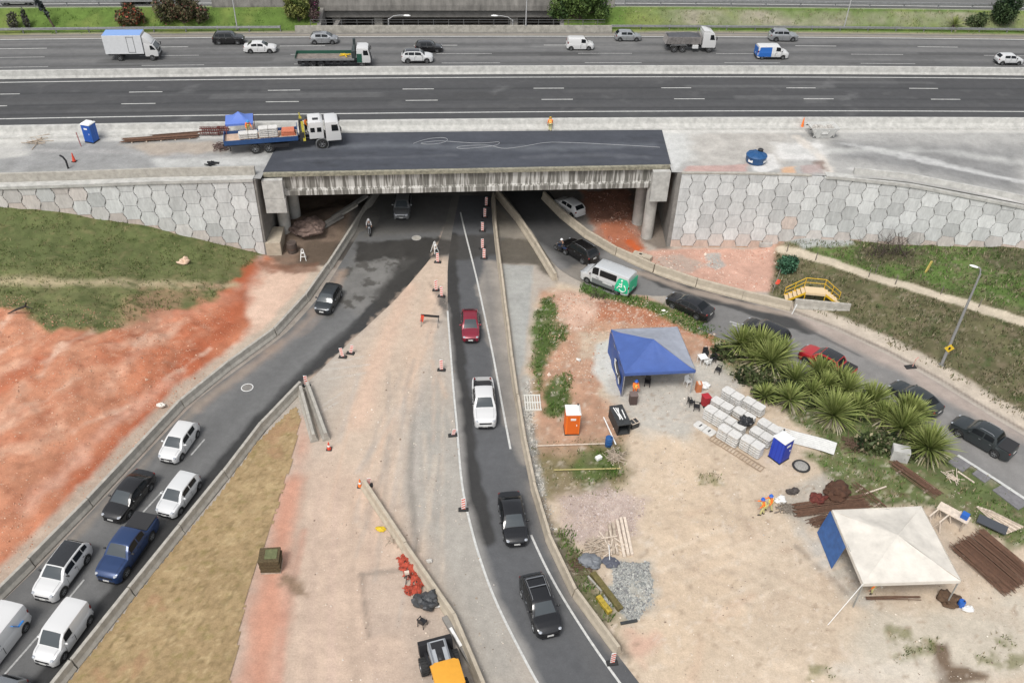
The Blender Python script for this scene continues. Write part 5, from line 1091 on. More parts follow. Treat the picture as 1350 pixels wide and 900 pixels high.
for s in (-1, 1): mb = MB(); mb.lathe([(.62, -.18), (.68, -.18), (.68, .18), (.62, .18)], 20, (4.25, s*1.06, .52), axis='Y', cap=False); mb.build('mudguard', galv, ct)
CT = ct
# backhoe at the bottom edge
bh = thing('backhoe_loader', 'yellow and grey wheel loader cut off by the bottom edge', 'loader', (G(575, 885).x+.75, G(575, 885).y-1.3, 0), R(109))
lm = mat('loader_grey', (.36, .38, .40), .45)
mb = MB(); mb.box((1.5, 0, 1.35), (2.0, 1.15, .75)); mb.build('engine_cover', lm, bh, bevel=.08, smooth=True)
mb = MB(); mb.box((1.4, 0, 1.735), (1.1, .42, .03)); mb.build('bonnet_panel', black, bh); 
mb = MB()
for s in (-1, 1): mb.box((1.5, s*.50, 1.74), (1.9, .09, .06))
mb.build('bonnet_rail', steel, bh)
mb = MB(); mb.box((2.15, 0, 1.742), (.45, .8, .03)); mb.build('radiator_grille', black, bh)
mb = MB(); mb.ball((1.3, 0.02, 1.76), (.24, .2, .08)); mb.build('air_filter_cap', black, bh, smooth=True)
mb = MB(); mb.box((-.45, 0, 2.55), (1.8, 1.75, .14), taper=.94); mb.prism([(-1.35+.15*a, b) for a, b in ((0, -.6), (0, .6))]+[(-1.2, .85), (.25, .85), (.45, .6), (.45, -.6), (.25, -.85), (-1.2, -.85)], 2.60, 2.70); mb.build('cab_roof', mat('loader_yellow', (.66, .31, .03), .5, var=.06), bh, bevel=.05, smooth=True)
mb = MB(); [mb.beam((x, y, 1.2), (x*.95-.02, y, 2.5), .09) for x in (.35, -1.25) for y in (-.72, .72)]; mb.build('cab_frame', black, bh)
mb = MB(); mb.box((-.45, 0, 1.9), (1.55, 1.42, 1.1)); mb.build('cab_glass', glass, bh)
mb = MB(); mb.box((-.2, 0, .95), (3.2, 1.0, .6)); mb.build('frame', mat('loader_yellow', (.7, .38, .04)), bh, bevel=.05)
mb = MB(); mb.box((2.75, 0, .75), (.5, 2.1, .8), ry=.4); mb.build('bucket', black, bh); mb = MB(); [MB().beam((1.2, s*.72, 1.35), (2.6, s*.72, .75), .16).build('loader_arm', black, bh) for s in (-1, 1)]
for x, r in ((1.7, .52), (-.75, .78)):
    for s in (-1, 1):
        w = wheel_parts(bh, x, s*.98, r, .46); mb = MB()
        for k in range(18): a = k*2*math.pi/18; mb.box((r*math.cos(a), 0, r*math.sin(a)), (.07, .46, .09), ry=-a+.0)
        mb.build('tread', rubber, w)
# ------------------------------------------------------------------ vegetation
def tri_mesh(name, V, cols, m, parent=None, quads=False):
    n = 4 if quads else 3; nf = len(V)//n; me = bpy.data.meshes.new(name); me.vertices.add(len(V)); me.vertices.foreach_set('co', np.asarray(V, np.float32).ravel())
    me.loops.add(len(V)); me.loops.foreach_set('vertex_index', np.arange(len(V), dtype=np.int32)); me.polygons.add(nf)
    me.polygons.foreach_set('loop_start', np.arange(0, nf*n, n, dtype=np.int32)); me.polygons.foreach_set('loop_total', np.full(nf, n, np.int32)); me.update(calc_edges=True)
    setcol(me, np.repeat(cols, n, 0)); me.materials.append(m); return link(name, me, parent)
def grass(label, poly, dens, h, cols, zf, seed, thin=None, spread=.12):
    r = np.random.default_rng(seed); lo, hi = poly.min(0), poly.max(0); n = int((hi-lo).prod()*dens); x = r.uniform(lo[0], hi[0], n); y = r.uniform(lo[1], hi[1], n)
    d = sdpoly(x, y, poly)+.5*fbm(x, y, 1.2, 3, seed); k = (d > 0) & (r.random(n) < np.clip(.55+2.2*fbm(x, y, 1.6, 3, seed+5), .06, 1))
    if thin is not None: k &= thin(x, y)
    x, y = x[k], y[k]; z = zf(x, y); n = len(x); nb = 3
    x, y, z = (np.repeat(a, nb) for a in (x, y, z)); N = n*nb
    a = r.uniform(0, 2*np.pi, N); hh = h*r.uniform(.4, 1.25, N); w = hh*.13+.015; le = r.uniform(.2, .9, N)*hh; ox, oy = r.normal(0, spread, N), r.normal(0, spread, N)
    ca, sa = np.cos(a), np.sin(a); bx, by = x+ox, y+oy
    V = np.stack([np.stack([bx-sa*w, by+ca*w, z-.02], -1), np.stack([bx+sa*w, by-ca*w, z-.02], -1), np.stack([bx+ca*le, by+sa*le, z+hh], -1)], 1).reshape(-1, 3)
    c = np.array(cols)[r.integers(0, len(cols), N)]*r.uniform(.7, 1.3, (N, 1)); o = tri_mesh('grass', V, c, M['leaf_surface']); tag(o, label, 'grass', kind='stuff')
tg = lambda x, y: np.array([gz(a, b) for a, b in zip(x, y)])
GC = [(.10, .135, .035), (.13, .15, .05), (.085, .11, .03), (.20, .175, .085)]
GD = [(.12, .115, .055), (.17, .145, .085), (.075, .10, .033), (.25, .21, .14), (.06, .07, .03)]
GB = [(.06, .13, .02), (.085, .15, .028), (.05, .10, .018)]
wob = lambda x, y: y < wall_y(x)-.15
pathw = np.array([T(*q)[:2] for q in [(1030, 329), (1100, 346), (1200, 378), (1280, 402), (1350, 425), (1480, 465)]])
offpath = lambda x, y: (y < wall_y(x)-.15) & (sdline(x, y, pathw) > .75)
grass('short green grass on the bank below the left wall', GR, 16., .19, GC, tg, 3, lambda x, y: (y < wall_y(x)-.1) & (x > -56))
grass('dry mottled grass on the slope right of the curved road', GRR, 16., .26, GD, tg, 4, lambda x, y: offpath(x, y) & (x < 60))
grass('bright green grass between the pale path and the right wall', np.array([T(*q)[:2] for q in [(1045, 323), (1160, 322), (1360, 332), (1360, 410), (1250, 385), (1100, 348)]]), 8, .22, GB, tg, 5, offpath)
grass('weedy grass under the spiky plants', P2(GS), 9, .25, GC+GB+[(.26, .21, .13)], tg, 6)
grass('green weeds along the bend of the right road', P2([(768, 370), (850, 394), (942, 430), (932, 446), (850, 413), (764, 388)]), 22, .3, GB, tg, 7)
for k, q in enumerate([[(715, 395), (728, 390), (742, 440), (720, 470), (712, 520), (700, 480), (704, 420)], [(720, 500), (752, 490), (756, 520), (740, 557), (716, 545)], [(735, 425), (750, 430), (745, 452), (733, 445)], [(757, 595), (815, 590), (822, 628), (780, 642), (752, 620)], [(735, 690), (752, 700), (768, 735), (812, 800), (815, 830), (792, 815), (765, 770), (735, 715)]]):
    grass(['green weeds on the bank beside the upper grey slab', 'green weeds beside the white grid pallet', 'small clump of weeds on the red earth', 'weeds in front of the orange toilet', 'weeds along the centre road barrier'][k], P2(q), 24, .28, GB+GC[:2], tg, 20+k)
grass('sparse dry weeds around the orange toilet', P2([(700, 585), (825, 570), (835, 640), (790, 662), (718, 655)]), 5, .2, GC+GD, tg, 31)
for k, (a, b) in enumerate(((-95, OL), (OR, 100))):
    r = np.array([(x, float(ref(x))+d) for x, d in [(q, 26.7) for q in np.linspace(a, b, 12)]+[(q, 30.6) for q in np.linspace(b, a, 12)]])
    grass(['bright green grass on the left highway verge', 'mottled grass on the right highway verge'][k], r, 6, .24, [(.085, .16, .025), (.12, .19, .035), (.07, .13, .02)] if k == 0 else [(.10, .15, .035), (.2, .19, .09), (.27, .23, .15), (.13, .17, .05)], lambda x, y: vz(x, y-ref(x)), 40+k, spread=.25)
for k, (px, py) in enumerate(((1186, 832), (1190, 862), (1320, 845), (1300, 870), (1345, 872), (1225, 848), (935, 630), (1080, 884))):
    grass('sparse weed tuft on the sandy ground, %s' % ('right below the white tent', 'next to bottom below the white tent', 'farther one near the right edge', 'left of the puddle stain', 'at the bottom right corner', 'at the top of the puddle stain', 'alone in the middle of the yard', 'at the bottom edge left of the puddle')[k], P2([(px-17, py-8), (px+16, py-7), (px+18, py+8), (px-14, py+9)]), 18, .2, GC+GD, tg, 60+k)
def foliage_pts(lobes, n, size, cols, r, flat=0.):
    V = []; Cc = []; tot = sum(a*b*c for _, (a, b, c) in lobes)
    for c, (a, b, d) in lobes:
        k = int(n*a*b*d/tot); u = r.normal(0, 1, (k, 3)); u /= np.linalg.norm(u, axis=1)[:, None]; rad = r.uniform(.35, 1., (k, 1))**.5
        P = np.array(c)+u*rad*np.array((a, b, d))*(1+.25*r.normal(0, 1, (k, 1))*.5); cl = np.clip(.5+1.6*(vnoise(P[:, 0]*2.2+P[:, 2], P[:, 1]*2.2+P[:, 2]*1.7, 5)-.5), .0, 1)
        keep = vnoise(P[:, 0]*1.7-P[:, 2]*.7, P[:, 1]*1.7+P[:, 2], 9) > .25; P = P[keep]; cl = cl[keep]; k = len(P)
        t = r.normal(0, 1, (k, 3)); t /= np.linalg.norm(t, axis=1)[:, None]; s = r.normal(0, 1, (k, 3)); s -= t*(s*t).sum(1)[:, None]; s /= np.linalg.norm(s, axis=1)[:, None]
        L = size*r.uniform(.6, 1.4, (k, 1)); V.append(np.stack([P-s*L*.35, P-t*L*.5+0*s, P+s*L*.35, P+t*L*.7], 1).reshape(-1, 3))
        ca, cb = np.array(cols[0]), np.array(cols[1]); cc = ca*(1-cl[:, None])+cb*cl[:, None]
        if len(cols) > 2: m_ = r.random(k) < cols[3]; cc[m_] = np.array(cols[2])
        Cc.append(cc*r.uniform(.75, 1.25, (k, 1)))
    return np.concatenate(V), np.concatenate(Cc)
bark = mat('bark', (.10, .075, .055), .9, var=.3)
def bush(name, label, base, lobes, n, size, cols, cat='bush', seed=1, stems=5, h=1.2):
    r = np.random.default_rng(seed); t = thing(name, label, cat, base); V, c = foliage_pts(lobes, n, size, cols, r); tri_mesh('crown', V, c, M['leaf_surface'], t, True)
    mb = MB()
    for i in range(stems):
        q = lobes[i % len(lobes)][0]; mb.tube([(r.normal(0, .06), r.normal(0, .06), -.1), (q[0]*.4+r.normal(0, .1), q[1]*.4+r.normal(0, .1), q[2]*.5), (q[0]+r.normal(0, .2), q[1]+r.normal(0, .2), q[2]+.1)], [.06*h, .045*h, .015], 6)
    mb.build('trunk', bark, t, smooth=True); return t
def vpos(px, D): 
    lo, hi = -110., 120.
    for _ in range(40):
        m_ = (lo+hi)/2; z = float(vz(np.array([m_]), np.array([D]))[0]); v = Vector((m_, float(ref(m_))+D, z-HC))
        # picture x of this point
        Rm = co.rotation_euler.to_matrix().transposed() @ v; X_ = 675+F*Rm.x/-Rm.z
        if X_ < px: lo = m_
        else: hi = m_
    return Vector((m_, float(ref(m_))+D, z))
def L(*a): return [((x, y, z), r if isinstance(r, tuple) else (r, r, r*.9)) for x, y, z, r in a]
bush('shrub', 'small dark grey shrub at far left of the highway verge', vpos(19, 27.4), L((0, 0, .9, (.7, .6, 1.)), (.2, 0, 1.6, .6)), 500, .22, [(.05, .05, .035), (.12, .12, .09)], seed=2)
bush('shrub', 'narrow dark upright shrub, second from the left on the verge', vpos(37, 27.4), L((0, 0, .9, (.4, .4, 1.)), (0, 0, 1.9, (.35, .35, .7))), 450, .2, [(.025, .028, .025), (.07, .07, .065)], seed=3)
bush('tree', 'thin dark leaning sapling with drooping leaves on the left verge', vpos(72, 27.5), L((-.9, 0, 2.6, (.35, .3, .7)), (-1.3, 0, 3.6, (.3, .3, .6)), (-.5, 0, 1.8, (.25, .25, .5))), 420, .3, [(.018, .024, .026), (.05, .06, .055)], 'tree', 4, 3)
bush('shrub', 'round bush with reddish flowers on the left verge', vpos(173, 27.8), L((-.8, 0, 1., 1.1), (.7, 0, 1.2, 1.2), (0, .3, 1.9, 1.0), (1.3, 0, .8, .8)), 2200, .26, [(.05, .045, .025), (.13, .11, .055), (.30, .07, .04), .16], seed=5)
bush('shrub', 'wide brown green bush beside the reddish one on the verge', vpos(243, 28.2), L((-2., 0, 1.3, 1.5), (-.6, .4, 2.2, 1.7), (1.0, 0, 1.6, 1.6), (2.3, 0, 1.2, 1.2), (-2.6, 0, 2.3, 1.1), (.3, .3, 3.0, 1.1)), 5500, .26, [(.04, .04, .022), (.12, .105, .055), (.20, .07, .06), .07], seed=6)
bush('tree', 'yellow green leafy small tree at the left end of the far bridge', vpos(394, 28.4), L((-.6, 0, 1.5, 1.2), (.6, 0, 2.2, 1.2), (-.7, 0, 3.0, 1.1), (.4, .2, 3.7, 1.0), (1., 0, 1., .8)), 3400, .28, [(.06, .085, .02), (.19, .20, .06)], 'tree', 7)
bush('shrub', 'purple brown slender shrub beside the yellow green small tree', vpos(415, 28.2), L((0, 0, 1.2, (.7, .6, 1.2)), (.2, 0, 2.8, (.6, .5, 1.2))), 1300, .22, [(.05, .035, .035), (.14, .10, .09), (.22, .05, .12), .08], seed=8)
bush('tree', 'big dense green tree right of the far bridge opening', vpos(763, 28.6), L((-2.6, 0, 1.4, 1.6), (-1.4, .3, 3., 1.8), (.2, 0, 2.2, 2.0), (1.6, .2, 3.2, 1.7), (2.8, 0, 1.5, 1.5), (.2, .5, 4.1, 1.3), (-3.2, 0, .8, 1.)), 9000, .27, [(.03, .06, .015), (.10, .15, .04)], 'tree', 9, 7)
bush('tree', 'round dark green tree at the far right of the verge', vpos(1320, 28.3), L((0, 0, 1.7, 1.7), (-.7, 0, 2.6, 1.2), (.7, .2, 2.9, 1.3), (0, 0, 3.6, .9)), 4500, .24, [(.012, .028, .012), (.05, .08, .03)], 'tree', 10)
bush('shrub', 'low green shrub left of the round dark tree', vpos(1285, 28.0), L((0, 0, .7, (1.5, 1., .9)), (.8, 0, 1., 1.)), 1500, .22, [(.03, .05, .02), (.09, .12, .05)], seed=11)
q = G(1036, 358); bush('shrub', 'round bluish green bush beside the red flag', q, L((0, 0, .8, (.95, .95, .85)), (.2, -.2, 1.3, .75), (-.3, .1, 1.2, .6)), 1900, .2, [(.022, .06, .035), (.06, .15, .085)], seed=12)
def bare(label, px, py, n, h, w, seed, col=(.085, .065, .055)):
    r = np.random.default_rng(seed); b = G(px, py); t = thing('bare_shrub', label, 'shrub', b); mb = MB()
    for i in range(n):
        p0 = Vector((r.normal(0, w*.25), r.normal(0, .4), -.1)); d = Vector((r.normal(0, .45), r.normal(0, .3), 1)); p1 = p0+d*h*.45*r.uniform(.6, 1.2); p2 = p1+Vector((r.normal(0, .4), r.normal(0, .3), .6))*h*.5*r.uniform(.5, 1.2); mb.tube([p0, p1, p2], [.035, .022, .008], 4, cap=False)
        for k in range(4):
            s = p0.lerp(p1, r.uniform(.3, 1)) if k < 2 else p1.lerp(p2, r.uniform(.1, .8)); mb.tube([s, s+Vector((r.normal(0, .5), r.normal(0, .4), r.uniform(.2, .8)))*h*.35], [.014, .005], 3, cap=False)
    mb.build('twigs', mat('twig', col, .9), t, fix=False); return t
bare('leafless grey shrub against right wall, the larger of two', 1172, 336, 46, 3.2, 5., 1); bare('leafless grey shrub against right wall near the right edge', 1312, 338, 36, 2.6, 4.2, 2)
bare('dry pale twiggy bush on the red bank by the van', 785, 392, 16, 1.1, 1.6, 3, (.35, .28, .2))
# spiky rosettes
def rosette(label, px, py, n, Lf, seed, zc=.9):
    r = np.random.default_rng(seed); b = G(px, py); t = thing('spiky_plant', label, 'plant', b); t.rotation_euler = (r.normal(0, .1), r.normal(0, .1), 0); V = []; cs = []
    def leaf(az, el, Ln, wd, droop, col, z0, tip):
        k = 6; pts = []; p_ = Vector((math.cos(az)*.12, math.sin(az)*.12, z0)); e = el; st = Ln/k; s = Vector((-math.sin(az), math.cos(az), 0)); rows = []
        for i in range(k+1):
            u = i/k; w = wd*(.6+1.0*u-1.6*u*u*u if u < 1 else 0)*.5; w = max(w, .004); up = Vector((-math.cos(az)*math.sin(e), -math.sin(az)*math.sin(e), math.cos(e)))
            rows.append((p_-s*w+up*w*.5, p_.copy(), p_+s*w+up*w*.5)); p_ = p_+Vector((math.cos(az)*math.cos(e), math.sin(az)*math.cos(e), math.sin(e)))*st; e -= droop/k*(.4+1.2*u)
        for i in range(k):
            for j in (0, 1): V.extend([rows[i][j], rows[i][j+1], rows[i+1][j+1], rows[i+1][j]]); cs.append(np.array(col)*(1.0 if j else .82)*(1-.25*tip*i/k)+np.array((.04, .035, .005))*i/k)
    for i in range(n):
        f = (i+.5)/n; az = i*2.39996+r.normal(0, .12); el = R(87)-f**.95*R(76)+r.normal(0, .08); Ln = Lf*r.uniform(.82, 1.08)*(.80+.25*f); g = r.random()
        col = np.array((.085, .13, .028))*(1-g)+np.array((.29, .33, .115))*g; leaf(az, el, Ln, .115, R(6)+R(26)*f*r.random()*1.3, col*r.uniform(.8, 1.15), zc+.25*(1-f), 0)
    tri_mesh('leaves', np.array([tuple(v) for v in V]), np.array(cs), M['leaf_surface'], t, True); V, cs = [], []
    for i in range(int(n*.55)):
        az = r.uniform(0, 6.28); col = [(.30, .27, .17), (.20, .18, .12), (.13, .15, .06), (.40, .37, .27)][r.integers(0, 4)]; leaf(az, r.uniform(-.55, .12), Lf*r.uniform(.45, .8), .13, R(r.uniform(25, 95)), col, zc-.05-r.uniform(0, .5), 0)
    tri_mesh('dry_leaves', np.array([tuple(v) for v in V]), np.array(cs), M['leaf_surface'], t, True)
    mb = MB(); mb.tube([(0, 0, -.1), (0, 0, zc*.6), (0, 0, zc+.25)], [.2, .24, .12], 10); mb.build('trunk', bark, t, smooth=True)
AG = [(975, 466, 2.3, 1.2, 'topmost spiky plant, nearest the blue canopy tent'), (1000, 472, 2.2, 1.2, 'spiky plant behind the topmost ones by the dark car'), (1012, 492, 2.4, 1.4, 'large spiky plant above the stacked white panels'), (1008, 528, 1.5, .5, 'small low spiky plant beside the stacked white panels'), (1046, 510, 1.9, .8, 'spiky plant in the middle of the row, in front of the red pickup'),
      (1042, 535, 1.8, .9, 'spiky plant between the stacked panels and the black bin'), (1084, 522, 2.1, .8, 'spiky plant right below the red pickup'), (1095, 556, 2.3, .9, 'big spiky plant left of the black bin, low in the row'), (1146, 540, 2.1, .9, 'spiky plant right of centre, beside the grey roadside'), (1182, 578, 2.6, 1.2, 'largest spiky plant, behind the pale stone block'), (1192, 560, 2.1, 1.0, 'spiky plant covering the front of the dark sedan'), (1222, 602, 2.4, 1.0, 'lowest spiky plant, beside the white kerb line'), (1165, 560, 1.8, .9, 'spiky plant left of the largest one'), (990, 482, 1.8, .8, 'spiky plant tucked between topmost ones and stacked panels'), (1028, 478, 1.9, 1.1, 'spiky plant above the middle of the row, near the dark car'), (1078, 503, 2.0, .9, 'spiky plant touching the front of the red pickup'), (1104, 512, 1.9, .8, 'spiky plant touching the rear of the red pickup'), (1196, 562, 2.1, 1.1, 'spiky plant between the dark sedan and the lowest plant'), (1066, 526, 1.8, .8, 'spiky plant in the hollow left of the big low one'), (1112, 525, 1.9, 1., 'spiky plant behind the black bin'), (1128, 548, 1.8, .8, 'spiky plant right of the black bin')]
for k, (px, py, Lf, zc, lab) in enumerate(AG): rosette(lab, px, py, 150+(k*37) % 60 if Lf > 1.9 else 100, Lf*.99*(1+.09*((k*5) % 3-1)), 50+k, zc*.85)
rosette('pale spiky plant on the right highway verge', 0, 0, 40, 1.5, 90, .3); bpy.context.view_layer.update()
[o for o in C.objects if o.get('label') == 'pale spiky plant on the right highway verge'][0].location = vpos(1257, 27.8)
for k, (px, py, lab) in enumerate(((968, 470, 'low dark undergrowth at the top end of the spiky plants'), (1025, 522, 'low dark undergrowth behind the stacked panels'), (1068, 530, 'low dark undergrowth below the red pickup'), (1120, 545, 'low dark undergrowth around the black bin'), (1160, 590, 'low dark undergrowth left of the pale stone block'), (1205, 598, 'low dark undergrowth right of the pale stone block'), (1000, 500, 'low dark undergrowth near the farthest panel stack'))):
    bush('undergrowth_shrub', lab, G(px, py), L((-1., 0, .4, (1.3, 1., .7)), (.9, .3, .5, (1.3, 1., .8)), (0, -.4, .3, (1.2, .9, .6))), 1500, .3, [(.02, .032, .012), (.075, .095, .035), (.24, .21, .13), .12], seed=80+k, stems=3)
# ------------------------------------------------------------------ people
def skinmesh(name, J, E, m, parent, root=0, sub=2):
    me = bpy.data.meshes.new(name); me.from_pydata([j[0] for j in J], E, []); me.materials.append(m); o = link(name, me, parent)
    md = o.modifiers.new('skin', 'SKIN'); md.use_smooth_shade = True
    for i, v in enumerate(me.skin_vertices[0].data): v.radius = J[i][1] if isinstance(J[i][1], tuple) else (J[i][1], J[i][1]); v.use_root = i == root
    sb = o.modifiers.new('sub', 'SUBSURF'); sb.levels = sub; sb.render_levels = sub; return o
def person(label, base, rz, lean=0., arms=((25, 10), (25, 10)), legs=((0, 0), (0, 0)), top='hi_vis_orange', bottom='hi_vis_orange', hat=(.03, .12, .5), hip=.92, scale=1., stripe=True, hair=False):
    """arms: (forward angle of the upper arm, elbow bend) in degrees; legs: (thigh forward, knee bend)"""
    t = thing('person', label, 'person', base, rz); t.scale = (scale,)*3
    Hp = Vector((0, 0, hip)); la = R(lean); ud = Vector((math.sin(la), 0, math.cos(la))); fw = Vector((math.cos(la), 0, -math.sin(la))); Y = Vector((0, 1, 0))
    ch = Hp+ud*.36; nk = Hp+ud*.53; hd = nk+ud*.13+fw*.03; tp = hd+ud*.12
    J = [(Hp, (.15, .11)), (Hp+ud*.18, (.135, .10)), (ch, (.165, .11)), (nk, .055), (hd, (.085, .095)), (tp, (.065, .075)), (hd+fw*.115-ud*.025, .014)]; E = [(0, 1), (1, 2), (2, 3), (3, 4), (4, 5), (4, 6)]
    S = [(Hp, (.165, .125)), (Hp+ud*.18, (.15, .12)), (ch, (.185, .13)), (nk-ud*.03, (.10, .09))]; SE_ = [(0, 1), (1, 2), (2, 3)]; TR = [(Hp+ud*.05, (.16, .125))]; TE = []; boots = []
    for s, (a, b), (lg, kn) in ((1, arms[0], legs[0]), (-1, arms[1], legs[1])):
        sh = ch+ud*.10+Y*s*.185; ar = R(a); dd = (-ud*math.cos(ar)+fw*math.sin(ar)+Y*s*.18).normalized(); el = sh+dd*.28; ar2 = R(a+b); d2 = (-ud*math.cos(ar2)+fw*math.sin(ar2)+Y*s*(.05)).normalized(); wr = el+d2*.25; hn = wr+d2*.07
        k = len(J); J += [(sh, .062), (el, .044), (wr, .03), (hn, (.042, .022))]; E += [(2, k), (k, k+1), (k+1, k+2), (k+2, k+3)]
        sv = d2.cross(fw); sv = Y if sv.length < .1 else sv.normalized()
        for f in range(4):
            kk = len(J); o_ = sv*(f-1.5)*.021; l = (.078, .09, .085, .065)[f]; J += [(hn+o_+d2*.03, .0095), (hn+o_+d2*(.03+l*.55)+fw*.008, .009), (hn+o_+d2*(.03+l*.95)+fw*.03, .0075)]; E += [(k+3, kk), (kk, kk+1), (kk+1, kk+2)]
        kk = len(J); J += [(hn+sv*-.045+fw*.012, .011), (hn+sv*-.058+d2*.05+fw*.025, .009)]; E += [(k+3, kk), (kk, kk+1)]
        ks = len(S); S += [(sh, .08), (el, .062), (wr-d2*.02, .046)]; SE_ += [(2, ks), (ks, ks+1), (ks+1, ks+2)]
        th = R(lg); hp = Hp+Y*s*.095-Vector((0, 0, .04)); d3 = Vector((math.sin(th), 0, -math.cos(th))); kne = hp+d3*.42; sn = R(lg-kn); d4 = Vector((math.sin(sn), 0, -math.cos(sn))); an = kne+d4*.40; toe = an+Vector((.16, s*.03, -.04))
        k = len(J); J += [(hp, .085), (kne, .058), (an, .04), (toe, .035)]; E += [(0, k), (k, k+1), (k+1, k+2), (k+2, k+3)]
        kt = len(TR); TR += [(hp, .105), (kne, .078), (an+Vector((0, 0, .03)), .066)]; TE += [(0, kt), (kt, kt+1), (kt+1, kt+2)]; boots.append((an, toe))
    body = skinmesh('body', J, E, skin, t); skinmesh('shirt', S, SE_, M[top], t, 1); skinmesh('trousers', TR, TE, M[bottom], t)
    for an, toe in boots: mb = MB(); mb.tube([an+Vector((-.06, 0, -.035)), an+Vector((0, 0, -.02)), toe+Vector((0, 0, .0)), toe+Vector((.05, 0, -.01))], [.04, .065, .055, .02], 8); mb.build('boot', mat('boot', (.05, .04, .03), .8), t, smooth=True)
    for s in (-1, 1): mb = MB(); mb.ball(hd+fw*.088+Y*s*.033+ud*.01, .014, 6, 4); mb.build('eye', mat('eye', (.03, .02, .02), .3), t, smooth=True)
    if stripe:
        mb = MB(); 
        for q, rr in ((.10, 1.18), (.30, 1.18)): c = Hp+ud*q; mb.tube([c-ud*.025, c+ud*.025], .175, 14); 
        o = mb.build('reflective_band', mat('reflective_yellow', (.72, .70, .18), .4), t, smooth=True); 
    if hair: mb = MB(); mb.ball(hd+ud*.05-fw*.02, (.1, .09, .1), 10, 6); mb.build('hair', mat('hair', (.015, .012, .01), .6), t, smooth=True)
    else:
        mb = MB(); mb.lathe([(.165, .0), (.155, .015), (.128, .03), (.12, .08), (.09, .13), (.01, .15)], 14, (0, 0, 0)); o = mb.build('helmet', mat('helmet_%d%d%d' % tuple(int(c*9) for c in hat), hat, .35), t, smooth=True); o.location = hd+ud*.045; o.rotation_euler = (0, la, 0)
    return t
mat('khaki_trousers', (.55, .52, .25), .8); mat('dark_clothes', (.03, .032, .04), .8); mat('pale_shirt', (.5, .5, .5), .8)
person('worker in orange clothes standing at the front left corner of the blue tent', G(836, 521), R(-80), 4, ((20, 30), (35, 60)), ((4, 4), (-6, 2)))
person('left worker of a pair in orange shirt and blue helmet on bare sand', G(1004, 678), R(170), 14, ((25, 25), (50, 40)), ((14, 12), (-8, 4)), bottom='khaki_trousers')
person('right worker of a pair in orange shirt and blue helmet on bare sand', G(1013, 673), R(190), 8, ((15, 20), (40, 55)), ((-12, 8), (18, 14)), bottom='khaki_trousers')
person('worker in orange shirt under front left edge of white tent', G(1149, 780), R(200), 30, ((50, 30), (60, 20)), ((20, 30), (0, 10)), bottom='khaki_trousers', hip=.86)
q = at(725, 171, ZD+.03); person('worker in orange bending over beside the deck parapet', (q.x, q.y-.3, ZD+.04), R(90), 62, ((60, 20), (70, 15)), ((22, 40), (10, 30)), bottom='khaki_trousers', hip=.84, hat=(.7, .5, .05))
def on_truck(x, y, z): return ct.matrix_basis @ Vector((x, y, z))
bpy.context.view_layer.update()
person('worker in orange and yellow leaning over the slabs on crane truck', on_truck(-3.3, .75, 1.35), rzc+R(-70), 28, ((55, 20), (30, 40)), ((10, 10), (-4, 4)), bottom='khaki_trousers', hat=(.05, .3, .6))
person('worker in orange standing beside the crane on the truck', on_truck(2.75, .9, 1.0), rzc+R(-30), 6, ((40, 50), (20, 30)), ((4, 4), (-4, 4)), bottom='dark_clothes', hat=(.03, .03, .03))
def motorcycle(label, base, rz, colr):
    t = thing('motorcycle', label, 'motorcycle', base, rz); m = mat('moto_'+colr, dict(black=(.02, .02, .025), navy=(.025, .04, .09))[colr], .35, coat=.4)
    for x in (-.62, .66): wheel_parts(t, x, 0, .31, .12)
    mb = MB(); mb.loft([[(x, y, z) for y, z in ((-w, h0), (-w*.8, h1), (w*.8, h1), (w, h0))] for x, w, h0, h1 in ((-.75, .08, .75, .82), (-.2, .13, .7, .82), (.1, .15, .72, .95), (.35, .12, .78, .92))]); mb.build('tank_and_seat', m, t, smooth=True)
    mb = MB(); mb.box((.02, 0, .45), (.45, .26, .36)); mb.build('engine', black, t, bevel=.03)
    mb = MB(); [mb.tube([(.66, s*.09, .31), (.4, s*.09, 1.0)], .025, 6) for s in (-1, 1)]; mb.build('fork', steel, t); mb = MB(); mb.tube([(.3, -.36, 1.08), (.42, -.2, 1.05), (.42, .2, 1.05), (.3, .36, 1.08)], .018, 6); mb.build('handlebar', black, t)
    mb = MB(); mb.ball((.5, 0, .9), (.09, .1, .1)); mb.build('headlight', lamp_m, t, smooth=True); mb = MB(); mb.ball((-.8, 0, .76), (.04, .06, .04)); mb.build('taillight', red_l, t, smooth=True)
    mb = MB(); mb.tube([(-.1, -.16, .35), (-.75, -.18, .42)], .04, 8); mb.build('exhaust', steel, t, smooth=True); return t
def rider(label, base, rz, top, hat):
    v = Matrix.Rotation(rz, 3, 'Z') @ Vector((-.22, 0, 0)); person(label, (base.x+v.x, base.y+v.y, base.z), rz, 14, ((60, 20), (60, 20)), ((72, 80), (72, 80)), top=top, bottom='dark_clothes', hat=hat, hip=.88, stripe=False)
q = at(487, 307); q.z = .025; rz = R(-78); motorcycle('black motorcycle alone under the bridge on the left road', q, rz, 'black'); rider('motorcycle rider in pale shirt under the bridge', q, rz, 'pale_shirt', (.7, .7, .7))
q = at(739, 333); q.z = .025; f = at(724, 325); rz = math.atan2(f.y-q.y, f.x-q.x); motorcycle('dark motorcycle beside the black SUV on the right road', q, rz, 'navy'); rider('motorcycle rider in dark clothes beside the black SUV', q, rz, 'dark_clothes', (.7, .72, .75))
